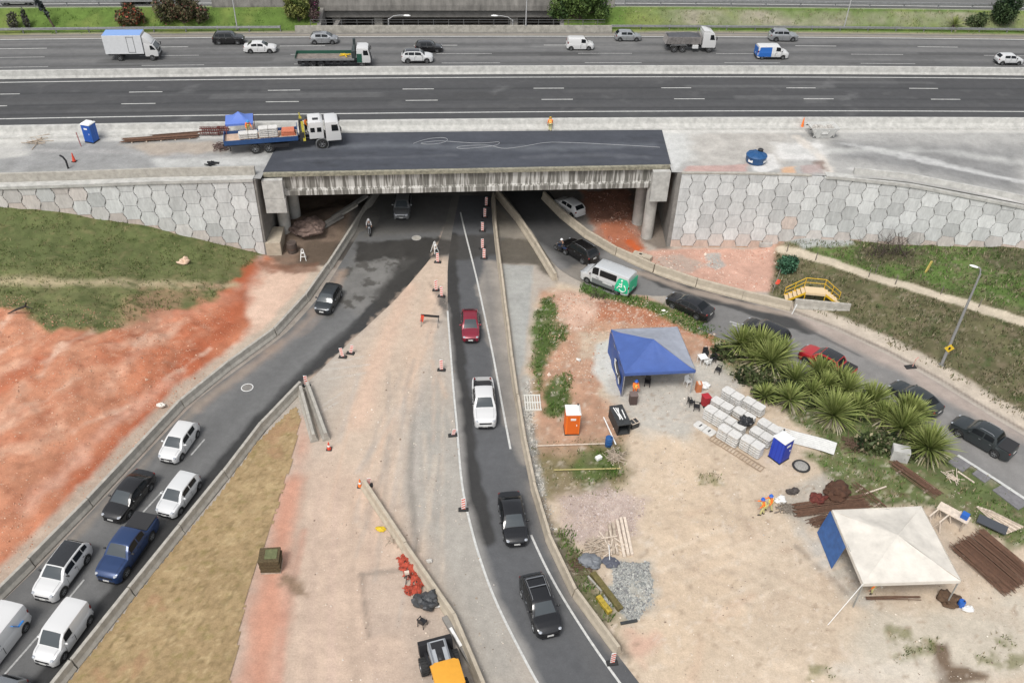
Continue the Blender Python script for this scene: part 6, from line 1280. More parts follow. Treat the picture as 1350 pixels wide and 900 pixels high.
# ------------------------------------------------------------------ road works furniture
def delineator(label, px, py, group=None, lean=0., z=0., h=1.05, rz=0.): 
    b = at(px, py, z) if z else G(px, py); t = thing('striped_post', label, 'traffic marker', (b.x, b.y, b.z+.02), rz+random.uniform(-.2, .2), group)
    mb = MB(); mb.box((0, 0, .05), (.75, .38, .1), taper=.85); mb.build('base', rubber, t, bevel=.015)
    pm = MB(); w, y = .13, .012; n = 9; hs_ = h/n
    def face(y, flip):
        for i in range(n+2):
            z0 = .1+(i-1)*hs_; q = [(-w, z0), (w, z0+hs_), (w, z0+2*hs_), (-w, z0+hs_)]; q = [(x, min(max(zz, .1), .1+h)) for x, zz in q]
            if len(set(q)) < 3: continue
            q = [(x, y, zz) for x, zz in q]; pm.add(q[::-1] if flip else q, [(0, 1, 2, 3)], i % 2)
    face(-.02, False); face(.02, True); pm.box((0, 0, .1+h/2), (2*w+.03, .032, h+.01), mi=1); o = pm.build('panel', [mat('marker_red', (.68, .09, .04), .5), white_m], t, fix=False); o.rotation_euler = (R(random.uniform(-4, 4)), R(lean), 0); return t
for px, py, lab in ((641, 272, 'deepest under the bridge'), (639, 287, 'second deepest under the bridge'), (636, 305, 'third deepest under the bridge'), (636, 328, 'second nearest at bridge mouth'), (638, 341, 'nearest at bridge mouth')):
    delineator('striped red and white post right of centre road, '+lab, px, py)
delineator('reddish striped post at the tip of the wedge beside the white A frame', 577, 346); delineator('striped post with white bag beside it on the wedge', 575, 383); delineator('whitish striped post by broken asphalt on the wedge', 582, 391)
delineator('striped post standing alone on grey ground level with the red car', 582, 488); delineator('leaning stub of striped post beside the white pickup', 597, 574, h=.6, lean=12); delineator('striped post at the end of the two loose concrete barriers', 404, 509)
delineator('striped post on white line beside the nearer black sedan', 611, 672); delineator('striped post at the lower end of the centre road barrier', 807, 874); delineator('small striped post leaning on tip of the cream barrier', 485, 640, h=.7, lean=10)
for k, px in enumerate((452, 462)): delineator('striped marker, %s of the pair leaning together on the dusty wedge' % ('left', 'right')[k], px, 471-5*k, h=.9, lean=(-8, 14)[k])
def cone(label, px, py, z=0., col=orange_v, h=.75):
    b = at(px, py, z) if z else G(px, py); t = thing('traffic_cone', label, 'traffic cone', (b.x, b.y, b.z+.02)); mb = MB(); mb.box((0, 0, .02), (.42, .42, .04)); mb.build('base', black, t); mb = MB(); mb.lathe([(.17, .04), (.035, h), (.02, h)], 14); mb.build('cone', col, t, smooth=True); mb = MB(); mb.lathe([(.117, .32), (.088, .48)], 14, cap=False); o = mb.build('band', white_m, t, smooth=True); o.scale = (1.05, 1.05, 1); return t
cone('orange cone at the tip of the cream barrier', 475, 641); cone('red cone at lower end of the loose barriers', 434, 592, col=red_m); cone('red cone on the left concrete deck', 98, 213, ZD, red_m, .9); cone('tall orange cone beside the white skip on right deck', 1057, 169, ZD, orange_v, 1.2)
def aframe(label, px, py, rz):
    t = thing('a_frame_sign', label, 'sign', G(px, py), rz); mb = MB()
    for s in (-1, 1): mb.beam((s*.28, -.3, 0), (s*.06, 0, 1.25), .07, .05); mb.beam((s*.28, .3, 0), (s*.06, 0, 1.25), .07, .05)
    mb.beam((-.2, -.2, .45), (.2, -.2, .45), .06); mb.beam((-.12, -.1, .85), (.12, -.1, .85), .25, .03); mb.build('frame', white_m, t)
aframe('white A frame stand on wet ground by the left column', 400, 342, .2); aframe('white A frame stand at the bridge end of the dusty wedge', 573, 332, .9)
t = thing('barricade', 'low barricade with black beam on thin legs on the wedge', 'barricade', G(566, 428), R(-4))
mb = MB(); mb.beam((-.75, 0, 1.02), (.95, 0, 1.02), .08, .22); mb.build('beam', black, t, bevel=.02)
for x in (-.7, .85): mb = MB(); mb.beam((x, -.4, 0), (x, 0, 1.0), .05); mb.beam((x, .4, 0), (x, 0, 1.0), .05); mb.build('leg', mat('grey_steel', (.12, .12, .12), .6), t)
mb = MB(); mb.box((-.62, -.12, .75), (.28, .04, .75), ry=.15); mb.build('striped_board', red_m, t)
for px, py, lab in ((1044, 414, 'thin white post leaning in front of the stained wall block'),):
    t = G(px, py); mb = MB(); mb.tube([(0, 0, 0), (.25, .1, 1.1)], .05, 8); o = mb.build('white_post', white_m); place(o, t); tag(o, lab, 'post')
t = thing('broken_marker', 'broken red and white marker on flat rubber base beside the right kerb', 'traffic marker', G(1200, 484), .2); mb = MB(); mb.box((0, 0, .05), (1.0, .5, .1)); mb.build('base', rubber, t, bevel=.02); mb = MB(); mb.tube([(.2, 0, .1), (.35, .1, .8), (.55, .1, 1.0)], .05, 6); mb.build('panel', mat('faded_red', (.55, .3, .25), .7), t)
# ------------------------------------------------------------------ tents
def tent(name, label, corners, zh, apex, mats, leg_m, valance=.28):
    c = sum((Vector((*q, 0)) for q in corners), Vector())/4; t = thing(name, label, 'canopy tent', (c.x, c.y, gz(c.x, c.y))); P = [Vector((q[0]-c.x, q[1]-c.y, zh)) for q in corners]; A_ = Vector((0, 0, apex)); n = 10
    for i in range(4):
        a, b = P[i], P[(i+1) % 4]; mb = MB(); rows = []
        for j in range(n+1):
            u = j/n; row = []
            for k in range(9):
                v = k/8; q = a.lerp(b, v); w = q.lerp(A_, u); w.z = zh+(apex-zh)*(u**1.25)-.10*math.sin(math.pi*v)*(1-u)*math.sin(math.pi*min(u+.15, 1)) + .05*math.sin(v*19+i*2)*(1-u)*u*3+.03*math.sin(v*41+u*9+i)*(1-u); row.append(w)
            rows.append(row)
        mb.loft(rows, closed=False)
        o_ = ((a+b)/2).normalized()*.02
        mb.add([a+o_, b+o_, b+o_-Vector((0, 0, valance)), a+o_-Vector((0, 0, valance))], [(0, 1, 2, 3)]); mb.build('canopy', mats[i], t, smooth=R(50))
    for q in P: mb = MB(); mb.beam((q.x*.98, q.y*.98, -.05), (q.x*.98, q.y*.98, zh-.02), .07); mb.build('leg', leg_m, t)
    mb = MB()
    for i in range(4): mb.beam(P[i]*.97, P[(i+1) % 4]*.97, .04)
    mb.build('frame', leg_m, t); return t, P
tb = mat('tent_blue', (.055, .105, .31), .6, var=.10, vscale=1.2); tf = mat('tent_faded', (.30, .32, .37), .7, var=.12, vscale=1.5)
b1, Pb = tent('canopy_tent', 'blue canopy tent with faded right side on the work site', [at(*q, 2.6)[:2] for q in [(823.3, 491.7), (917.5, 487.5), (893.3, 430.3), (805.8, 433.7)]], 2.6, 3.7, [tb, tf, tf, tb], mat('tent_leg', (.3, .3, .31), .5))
mb = MB(); a, b = Pb[0]*1.0, Pb[3]*1.0; n_ = 12; rows = [[Vector((a.x+(b.x-a.x)*u-.03+.05*math.sin(u*17), a.y+(b.y-a.y)*u, z)) for z in (.05, .9, 1.8, 2.36)] for u in np.linspace(0, 1, n_)]; mb.loft(rows, closed=False); w_ = mb.build('side_wall', mat('tent_side', (.035, .085, .30), .6, var=.1), b1, smooth=True)
mb = MB(); lp = lambda u, z, e: Vector((a.x+(b.x-a.x)*u-e, a.y+(b.y-a.y)*u, z)); mb.add([lp(.1, .7, .10), lp(.55, .7, .10), lp(.5, 1.9, .10), lp(.1, 1.7, .10)], [(0, 1, 2, 3)]); mb.build('dark_emblem', mat('emblem_grey', (.05, .055, .07), .6), w_, fix=False)
mb = MB(); mb.tube([lp(.42, 1.9, .14), lp(.5, 1.75, .14), lp(.45, 1.35, .14), lp(.32, 1.1, .14), lp(.25, 1.25, .14)], .035, 6); mb.tube([lp(.14, .75, .14), lp(.2, 1.1, .14), lp(.16, 1.45, .14)], .03, 6); mb.build('white_mark', white_m, w_)
tw = mat('tent_white', (.60, .565, .505), .7, var=.16, vscale=.8, bump=.25, bscale=2.5); wl_ = mat('tent_leg_grey', (.28, .28, .26), .6)
b2t, Pw = tent('canopy_tent', 'dirty white canopy tent with blue tarp side at lower right', [at(*q, 2.6)[:2] for q in [(1138, 769), (1267, 765), (1215, 667), (1097, 672)]], 2.6, 3.5, [tw, tw, tw, tw], wl_)
mb = MB(); a, b = Pw[0], Pw[3]; rows = [[Vector((a.x+(b.x-a.x)*u-.05-(.35*(2.3-z)/2.3), a.y+(b.y-a.y)*u, z)) for z in (.05, .9, 1.7, 2.4)] for u in np.linspace(.5, 1.02, 8)]; mb.loft(rows, closed=False); mb.build('tarp_side', mat('tarp_blue', (.025, .10, .30), .5, var=.25, vscale=2.5), b2t, smooth=True)
mb = MB(); q = Pw[0]; mb.tube([q, q+Vector((-2.0, -1.4, -2.55))], .025, 5); mb.build('guy_rope', white_m, b2t)
q = at(316, 192, ZD); t = thing('canopy_tent', 'small blue canopy tent on the deck behind the crane truck', 'canopy tent', (q.x, q.y+1.2, ZD), rzc); t.scale = (.9,)*3
mb = MB(); zz = 2.6
for sx, sy, e in ((-1, -1, 0), (1, -1, 0), (1, 1, 0), (-1, 1, 0)): pass
cr = [Vector((-1.5, -1.3, zz)), Vector((1.5, -1.3, zz)), Vector((1.5, 1.3, zz)), Vector((-1.5, 1.3, zz))]; ap = Vector((0, 0, 3.5))
for i in range(4):
    a, b = cr[i], cr[(i+1) % 4]; mid = (a+b)/2; mb.loft([[a.lerp(b, v).lerp(ap, u)-Vector((0, 0, .22*math.sin(math.pi*v)*(1-u)*0+.25*math.sin(math.pi*u)*abs(2*v-1)*0+.2*math.sin(math.pi*u))) for v in np.linspace(0, 1, 5)] for u in np.linspace(0, 1, 6)], closed=False); mb.add([a, b, b-Vector((0, 0, .22)), a-Vector((0, 0, .22))], [(0, 1, 2, 3)])
mb.build('canopy', mat('tent_light_blue', (.10, .18, .52), .6), t, smooth=R(50))
for q in cr: mb = MB(); mb.beam((q.x, q.y, 0), (q.x, q.y, zz), .06); mb.build('leg', mat('red_steel', (.25, .07, .05), .6), t)
# ------------------------------------------------------------------ toilets, tank, skip
def toilet(label, base, rz, body_m, roof_m, door_m):
    t = thing('portable_toilet', label, 'portable toilet', base, rz); mb = MB(); mb.box((0, 0, 1.12), (1.12, 1.12, 2.1)); mb.build('cabin', body_m, t, bevel=.03)
    mb = MB(); mb.loft([[(x, y, z) for x, y in ((-w, -w), (w, -w), (w, w), (-w, w))] for w, z in ((.6, 2.15), (.6, 2.24), (.45, 2.36), (.2, 2.40))]); mb.build('roof', roof_m, t, bevel=.015)
    mb = MB(); mb.box((0, 0, .05), (1.18, 1.18, .12)); mb.build('base', black, t)
    d = mb = MB(); mb.box((0, -.575, 1.12), (.86, .03, 1.9)); d = mb.build('door', door_m, t, bevel=.01)
    mb = MB(); mb.box((.3, -.6, 1.1), (.06, .04, .16)); mb.build('handle', white_m, d); mb = MB(); mb.box((0, -.597, 1.72), (.42, .02, .2)); mb.build('label_plate', white_m, d)
    mb = MB(); [mb.box((s*.565, y, 1.12), (.02, .04, 1.9)) for s in (-1, 1) for y in (-.35, 0, .35)]; mb.build('rib', door_m, t); mb = MB(); mb.lathe([(.06, 2.2), (.06, 2.5)], 10, (.42, .42, 0)); mb.build('vent_pipe', black, t); return t
oz2 = mat('orange_dark', (.66, .13, .015), .5); bd = mat('blue_dark', (.015, .08, .36), .5); br_ = mat('blue_bright', (.015, .05, .42), .45)
toilet('orange portable toilet with white roof beside the red earth', G(753, 567), R(4), orange_m, white_m, oz2); toilet('deep blue portable toilet with white roof by the stacked panels', G(1026, 603), R(38), br_, white_m, mat('blue_deep', (.012, .035, .34), .5))
q = at(122, 186, ZD); toilet('bright blue portable toilet on left concrete deck', (q.x, q.y, ZD), R(-14), blue_m, white_m, bd).scale = (.88,)*3
q = at(998, 219, ZD); t = thing('water_tank', 'round dark blue water tank on the right deck', 'water tank', (q.x, q.y+.9, ZD+.02)); t.scale = (.9,)*3; tk = mat('tank_blue', (.015, .075, .2), .45)
mb = MB(); mb.lathe([(1.0, 0), (1.12, .25), (1.15, .75), (1.18, .8), (1.18, .88), (1.05, 1.0), (.5, 1.18), (.45, 1.18)], 28); mb.build('tank', tk, t, smooth=True)
for k in range(8): a = k*math.pi/4; mb = MB(); mb.beam((.45*math.cos(a), .45*math.sin(a), 1.2), (1.08*math.cos(a), 1.08*math.sin(a), 1.0), .1, .06); mb.build('rib', tk, t)
mb = MB(); mb.lathe([(.3, 1.1), (.3, 1.35), (.25, 1.4), (.02, 1.4)], 16, (.45, .45, 0)); mb.build('lid', black, t, smooth=True); mb = MB(); [mb.add([(1.165*math.cos(a), 1.165*math.sin(a), z) for a, z in ((a0, .3), (a0+.5, .3), (a0+.5, .6), (a0, .6))], [(0, 1, 2, 3)]) for a0 in (-2.6, -1.0)]; mb.build('white_label', white_m, t)
q = at(1085, 184, ZD); t = thing('skip', 'white open rubble skip on the right deck', 'skip', (q.x, q.y+1., ZD+.02), R(6)); sk = mat('skip_white', (.50, .50, .48), .6, var=.12, vscale=4)
mb = MB(); mb.loft([[(-a, -w, z), (a, -w, z), (a, w, z), (-a, w, z)] for a, w, z in ((.75, .7, 0), (1.55, .9, 1.15))]+[[(-a, -w, z), (a, -w, z), (a, w, z), (-a, w, z)] for a, w, z in ((1.5, .85, 1.15), (1.3, .75, .85))], cap=True); mb.build('skip_body', sk, t)
mb = MB(); [mb.ball((random.uniform(-1.1, 1.1), random.uniform(-.55, .55), .88), random.uniform(.1, .22), 6, 4) for _ in range(40)]; mb.build('rubble', mat('rubble_grey', (.42, .40, .37), .9, var=.3), t)
mb = MB(); [mb.beam((x, -.9, .9), (x, -.72, .15), .1) for x in (-1.1, -.4, .4, 1.1)]; mb.box((0, -.86, .65), (.7, .03, .25), rx=-.18); mb.build('side_rib', sk, t)
for s in (-1, 1): mb = MB(); mb.tube([(s*1.45, -.6, .95), (s*1.65, -.6, .95)], .05, 8); mb.tube([(s*1.45, .6, .95), (s*1.65, .6, .95)], .05, 8); mb.build('lifting_lug', black, t)
# ------------------------------------------------------------------ stacked concrete panels
pan = mat('panel_white', (.56, .55, .525), .8, var=.12, vscale=5)
def slab_mesh():
    mb = MB(); n = 6
    for s in (-1, 1): mb.prism([(s*.04, -.38), (s*.78, -.38), (s*.87, -.27), (s*.87, .27), (s*.78, .38), (s*.04, .38)][::s], 0, .13)
    mb.box((0, 0, .05), (.12, .68, .09)); return mb
proto = None; sl_dir = at(970, 552, .8)-at(950, 540, .8); srz = math.atan2(sl_dir.y, sl_dir.x)
STK = [('A', 967.5, 517, 6, 'farthest back'), ('B', 953, 530, 5, 'second in left row'), ('C', 944, 541.7, 6, 'at left front corner'), ('D', 995, 530, 5, 'at back of middle row'), ('E', 981.7, 544, 4, 'under the black tarp'), ('F', 969, 556, 5, 'left of the black tarp'), ('G', 963, 566.7, 6, 'at front of middle row'), ('H', 1015, 559, 5, 'beside the white sheets'), ('I', 1004.7, 570, 5, 'in middle of right row'), ('J', 993, 581, 6, 'beside the deep blue toilet')]
for nm, px, py, n, where in STK:
    n -= 1; top = n*.225; c = at(px, py, top+.1)
    for k in range(n):
        lab = 'white concrete panel in stack %s, %s' % (where, 'topmost' if k == n-1 else 'lowest' if k == 0 else ORD[n-1-k]+' from the top'); L_ = (c.x+random.uniform(-.025, .025), c.y+random.uniform(-.025, .025), .12+k*.225); rz = srz+random.uniform(-.02, .02)
        if proto is None:
            proto = thing('cover_slab', lab, 'concrete slab', L_, rz, 'stacked white concrete panels'); slab_mesh().build('slab', pan, proto, bevel=.012); proto.scale = (1.07, 1.07, 1.)
            mb = MB(); [mb.box((s*.4, 0, -.05), (.07, .7, .095)) for s in (-1, 1)]; mb.build('spacer', wood, proto)
            mb = MB(); mb.box((0, .0, .11), (.075, .74, .012)); mb.build('groove', mat('groove_grey', (.36, .35, .33), .9), proto)
        else: dup(proto, L_, rz, lab, 'stacked white concrete panels')
o = dup(proto, tuple(G(929, 566)+Vector((0, 0, .02))), srz, 'single white concrete panel lying flat in front of stacks', 'stacked white concrete panels')
for s in (-1, 1): mb = MB(); mb.box((s*.4, 0, .14), (.1, .32, .014)); mb.build('slot', black, o)
t = thing('steel_grating', 'flat rusty steel grating on the ground in front of the stacked panels', 'frame', G(968, 596)+Vector((0, 0, .06)), srz); mb = MB(); [mb.beam((-2.3, y, .0), (2.6, y, .0), .06) for y in (-.3, .3)]; [mb.beam((x, -.3, .01), (x, .3, .01), .05) for x in np.arange(-2.2, 2.6, .28)]; mb.build('bars', mat('dusty_rust', (.33, .25, .18), .9), t)
def lump(name, label, cat, base, r, m, seed, h=.6, squash=1., amp=1.):
    mb = MB(); mb.ball((0, 0, h*.45), (r, r*squash, h*.6), 30, 18); q = np.array(mb.v); a = fbm(q[:, 0]/r*1.4+seed*3.1+q[:, 2]/h, q[:, 1]/r*1.4+q[:, 2]/h*1.3, .9, 4, seed); c = np.abs(fbm(q[:, 0]/r*2+seed-q[:, 2], q[:, 1]/r*2+q[:, 2]/h, .5, 3, seed+3))
    k = 1+amp*(1.1*a-.7*c+.12); q[:, 0] *= k; q[:, 1] *= k; q[:, 2] *= 1+amp*1.6*a; q[:, 2] = np.maximum(q[:, 2], -.05); mb.v = [tuple(v) for v in q]; o = mb.build(name, m, smooth=R(25)); place(o, base); return tag(o, label, cat)
btarp = mat('black_tarp', (.02, .021, .023), .35, bump=.4, bscale=6.)
q = at(984, 556, 1.0); lump('black_tarp', 'crumpled black tarp draped over the stacked panels', 'tarp', (q.x, q.y, .85), .6, btarp, 3, .45, .8)
lump('black_tarp', 'dark grey tarp bundle against the cream barrier', 'tarp', G(562, 795), .85, mat('grey_tarp', (.055, .058, .062), .5, bump=.4, bscale=5.), 5, .9, .8)
def netting(label, pts, w, seed):
    A = resample(np.array([list(G(*q)) for q in pts]), 34); c = A.mean(0); mb = MB(); n = 15; rows = []
    for i in range(34):
        d = A[min(i+1, 33)]-A[max(i-1, 0)]; d /= np.linalg.norm(d[:2]); e = w*(.7+1.1*abs(float(fbm(np.array([i*.17]), np.array([seed*3.3]), 1, 3, seed)[0])*2)); row = []
        for k in range(n):
            v = (k/(n-1)-.5)*e; x = A[i, 0]-d[1]*v-c[0]; y = A[i, 1]+d[0]*v-c[1]; f = fbm(np.array([x*2.6+seed, x*6.]), np.array([y*2.6, y*6.+seed]), 1, 3, seed)
            row.append((x+.22*f[1], y+.22*f[1], .05+max(0, .14+.75*f[0]+.3*f[1])*(1-(2*v/e)**2*.8)))
        rows.append(row)
    mb.loft(rows, closed=False); rr = np.random.default_rng(seed); keep = [f for f in mb.f if not (rr.random() < .10 or (min(f) % n in (0, n-2) and rr.random() < .45))]; mb.f = keep; mb.mi = [0]*len(keep)
    o = mb.build('safety_netting', mat('netting_red', (.34, .055, .03), .9, var=.45, vscale=5.), smooth=True); place(o, (c[0], c[1], 0)); tag(o, label, 'netting')
netting('crumpled red safety netting lying along the cream barrier', [(529, 733), (536, 744), (545, 757), (555, 774)], 1.25, 3); netting('loose end of red netting on the ground by the dark tarp bundle', [(533, 781), (543, 777), (556, 778)], .9, 6)
# ------------------------------------------------------------------ chairs, bins, boxes
def chair(label, base, rz, m=black):
    t = thing('plastic_chair', label, 'chair', base, rz); mb = MB(); mb.box((0, 0, .43), (.46, .46, .04)); mb.build('seat', m, t, bevel=.015); mb = MB(); mb.box((-.23, 0, .68), (.04, .44, .44), ry=-.15); mb.build('backrest', m, t, bevel=.015)
    for x in (-.2, .2):
        for y in (-.2, .2): mb = MB(); mb.beam((x*1.1, y*1.1, 0), (x, y, .43), .045); mb.build('leg', m, t)
    for y in (-.24, .24): mb = MB(); mb.beam((-.24, y, .64), (.16, y, .64), .05, .03); mb.beam((.16, y, .64), (.18, y, .43), .04); mb.build('armrest', m, t)
    return t
chair('black chair alone on bare ground near the loader', G(557, 824), R(60)); chair('black chair under the front of the blue tent', G(853, 508), R(-100)); chair('white plastic chair under the right side of the blue tent', G(906, 507), R(-60), white_m)
chair('black chair left of the red bin, the farther one', G(910, 534), R(20)); chair('black chair touching the red bin', G(918, 540), R(-10)); chair('black chair behind the small white table by the tent', G(929, 470), R(-90)); chair('dark chair nearest the plants, right of the white table', G(946, 491), R(150)); chair('dark chair between the white table and the plants', G(939, 477), R(200))
t = thing('side_table', 'small white table right of the blue tent', 'table', G(925, 478), .3); mb = MB(); mb.box((0, 0, .7), (.75, .75, .04)); mb.build('tabletop', white_m, t, bevel=.01); [MB().beam((x, y, 0), (x, y, .7), .05).build('leg', white_m, t) for x in (-.3, .3) for y in (-.3, .3)]
chair('white plastic chair beside the small white table', G(932, 482), R(120), white_m)
def bin_(label, base, m, rz=0.):
    t = thing('wheelie_bin', label, 'bin', base, rz); mb = MB(); mb.box((0, 0, .5), (.5, .5, .95), taper=1.18); mb.build('body', m, t, bevel=.03); mb = MB(); mb.box((0, 0, 1.02), (.66, .68, .08), ry=.06); mb.build('lid', m, t, bevel=.03); [MB().lathe([(.1, -.04), (.1, .04)], 12, (-.24, s*.25, .1), 'Y').build('wheel', black, t) for s in (-1, 1)]
bin_('red bin beside two black chairs near the stacked panels', G(929, 534), mat('bin_red', (.38, .02, .03), .5), .4); bin_('black bin with pale front between the spiky plants', G(1112, 556), black, .3)
lump('white_sack', 'white sack on the ground right of the blue tent', 'sack', G(927, 510), .55, white_m, 7, .35, .8)
t = thing('carton', 'orange brown box at the right leg of the blue tent', 'box', G(920, 515), .1); mb = MB(); mb.box((0, 0, .45), (.45, .5, .9)); mb.build('body', mat('carton_orange', (.50, .17, .07), .8), t, bevel=.01); MB().box((0, 0, .905), (.2, .52, .012)).build('tape', wood_pale, t)
t = thing('cabinet', 'small brown cabinet at the front left leg of the blue tent', 'cabinet', G(834, 531), .1); MB().box((0, 0, .5), (.6, .6, .95)).build('body', mat('cabinet_brown', (.075, .05, .045), .7), t, bevel=.02); MB().box((0, 0, 1.0), (.66, .66, .06)).build('top', mat('cabinet_top', (.16, .12, .11), .7), t, bevel=.01); [MB().box((x, y, .02), (.06, .06, .06)).build('foot', black, t) for x in (-.25, .25) for y in (-.25, .25)]
t = thing('steel_box', 'dark open steel box with white pipes on top', 'container', G(816, 563)+Vector((0, .25, 0)), R(104)); db = mat('dark_steel', (.045, .047, .048), .6, .2, var=.3)
MB().box((0, .5, .55), (2.3, .05, 1.1)).build('side_panel', db, t); MB().box((0, -.5, .55), (2.3, .05, 1.1)).build('side_panel', db, t); MB().box((0, 0, 1.1), (2.36, 1.12, .06)).build('top', db, t); MB().box((1.13, 0, .55), (.05, 1.0, 1.08)).build('back', db, t); MB().box((0, 0, .06), (2.3, 1.05, .1)).build('base', db, t)
for k, (x0, y0, x1, y1) in enumerate(((.85, .3, -.5, .12), (.8, .12, -.6, -.02), (.75, -.05, -.55, .2), (.5, -.3, -.5, -.28))):
    mb = MB(); mb.tube([(x0, y0, 0), (x1, y1, 0)], .045, 8); o = mb.build('pipe', white_m); o.matrix_basis = t.matrix_basis @ Matrix.Translation((0, 0, 1.18)); tag(o, 'white pipe on dark steel box, %s' % ('outermost of the bundle', 'second of the bundle', 'crossing the others', 'lying apart from the bundle')[k], 'pipe')
t = thing('crate', 'small dark crate with white edges beside the steel box', 'crate', G(835, 562), R(30)); MB().box((0, 0, .3), (.7, .55, .55)).build('body', db, t, bevel=.01); mb = MB(); [mb.beam((x, -.29, .6), (x, .29, .6), .05) for x in (-.36, 0, .36)]; [mb.beam((-.36, y, .6), (.36, y, .6), .05) for y in (-.29, .29)]; mb.build('rim', wood_pale, t)
def drum(label, base, m, r=.29, h=.88):
    t = thing('drum', label, 'drum', base); mb = MB(); mb.lathe([(r*.96, 0), (r, .03), (r, h*.33), (r*1.04, h*.35), (r, h*.37), (r, h*.65), (r*1.04, h*.67), (r, h*.69), (r, h-.02), (r*.94, h), (r*.9, h-.03), (.01, h-.03)], 20); mb.build('barrel', m, t, smooth=True); MB().lathe([(.05, h-.03), (.05, h+.02), (.01, h+.02)], 8, (r*.5, 0, 0)).build('cap', black, t)
drum('blue drum beside white stick left of the steel box', G(802, 587), mat('drum_blue', (.02, .09, .26), .45))
drum('small blue bucket at the right leg of the white tent', G(1266, 798), blue_m, .22, .5); lump('white_sack', 'small white sack beside the blue bucket by the white tent', 'sack', G(1275, 803), .35, white_m, 8, .25, .7)
lump('scrap_pile', 'small brown scrap heap at the right leg of the white tent', 'pile', G(1250, 792), .75, mat('brown_scrap', (.10, .06, .035), .9, var=.4, bump=.5), 9, .45, .8)
t = thing('grid_pallet', 'white slatted grid lying on the ground by the centre barrier', 'pallet', G(702, 531)+Vector((0, 0, .08)), R(4)); mb = MB(); [mb.box((x, 0, 0), (.1, 1.9, .07)) for x in np.linspace(-.62, .62, 7)]; mb.build('slats', mat('pallet_white', (.60, .59, .54), .8), t); [MB().box((0, y, -.03), (1.4, .12, .09)).build('crossbar', M['pallet_white'], t) for y in (-.9, 0, .9)]
# turf stack
t = thing('turf_stack', 'square brown stack of turf rolls on the pink ground', 'turf stack', G(358, 750)+Vector((0, .2, 0)), R(6)); sod = mat('sod_brown', (.085, .062, .03), .95, var=.4, vscale=9., bump=.6, bscale=12.)
for k in range(7): mb = MB(); mb.box((random.uniform(-.03, .03), random.uniform(-.03, .03), .22+k*.17), (1.35+random.uniform(-.06, .03), 1.2+random.uniform(-.05, .03), .165), rz=random.uniform(-.03, .03)); mb.build('turf_layer', sod, t, bevel=.03)
MB().box((0, 0, .07), (1.3, 1.2, .13)).build('pallet', wood, t); MB().box((.1, 0, 1.345), (.8, .8, .03)).build('grass_top', mat('sod_green', (.12, .13, .06), .95, var=.3), t, bevel=.01)
# ------------------------------------------------------------------ timber, rebar, rubble
def beam_thing(name, label, cat, p0, p1, w, h, m, z=.0, group=None):
    a = G(*p0); b = G(*p1); a.z += z+h/2; b.z += z+h/2; c = (a+b)/2; mb = MB(); mb.beam(a-c, b-c, w, h); o = mb.build(name, m, bevel=.012); o.location = c; return tag(o, label, cat, group)
PLK = [((813, 686), (823, 735)), ((818, 684), (828, 733)), ((823, 683), (833, 732)), ((808, 690), (814, 732)), ((803, 692), (809, 731)), ((800, 702), (798, 731))]
for k, (a, b) in enumerate(PLK): beam_thing('timber_beam', 'pale timber beam in the pile on the sand, %s from the right' % ORD[(2, 1, 0, 3, 4, 5)[k]], 'timber', a, b, .2, .18, wood_pale if k < 3 else wood, .0 if k not in (1,) else .06, 'timber beams piled on sand')
for k, (a, b) in enumerate([((775, 718), (800, 715)), ((779, 709), (776, 732)), ((786, 712), (790, 735)), ((791, 708), (787, 738)), ((782, 706), (784, 722))]): beam_thing('plank', 'short plank left of the timber pile, %s' % ('lying crosswise', 'leftmost upright', 'nearest the grey scraps', 'longest of them', 'shortest of them')[k], 'plank', a, b, .14, .06, wood, .1 if k == 0 else .0, 'short planks left of the timber pile')
lump('grey_sheeting', 'crumpled grey sheeting below the short planks', 'sheeting', G(778, 742), .8, mat('sheeting_grey', (.16, .17, .185), .6, bump=.4, bscale=5.), 11, .35, .7); lump('grey_sheeting', 'dark grey sheeting with a spade handle beside the timber pile', 'sheeting', G(805, 742), .6, mat('sheeting_dark', (.09, .095, .12), .6), 12, .25, .8)
beam_thing('spade', 'thin white spade handle standing out of dark sheeting', 'spade', (802, 722), (803, 742), .05, .05, white_m, .35)
moss = mat('mossy_wood', (.12, .10, .035), .9, var=.4, vscale=5.); beam_thing('mossy_beam', 'long mossy beam lying in the weeds by the centre barrier', 'beam', (781, 757), (818, 805), .4, .3, moss); beam_thing('mossy_beam', 'thin grey bar beside the long mossy beam', 'bar', (775, 760), (793, 780), .12, .15, concrete); beam_thing('yellow_beam', 'short yellow painted beam in the weeds by the centre barrier', 'beam', (788, 788), (804, 809), .35, .3, mat('yellow_mossy', (.36, .26, .03), .8, var=.5, vscale=4.))
beam_thing('steel_bar', 'dark steel bar below the gravel heap', 'bar', (818, 822), (840, 818), .2, .1, db)
def rods(label, p0, p1, width, n, m=rust, layers=2, rad=.022, seed=1, jitter=.15, name='rebar_bundle'):
    r = np.random.default_rng(seed); a = G(*p0); b = G(*p1); c = (a+b)/2; d = (b-a); Ln = Vector((d.x, d.y)).length; t = thing(name, label, 'rebar', (c.x, c.y, c.z+.03), math.atan2(d.y, d.x)); mb = MB()
    for k in range(n):
        y = (r.random()-.5)*width; z = .06+r.random()*.09*layers*(1-abs(y)/width); o = r.normal(0, jitter); mb.tube([(-Ln/2+o, y, z), (0, y+r.normal(0, .03), z+.02), (Ln/2+o, y+r.normal(0, .05), z)], rad, 4)
    mb.build('rods', m, t, fix=False); [MB().box((x, 0, .03), (.12, width*1.02, .1)).build('bearer', wood, t) for x in (-Ln*.3, Ln*.3)]; return t
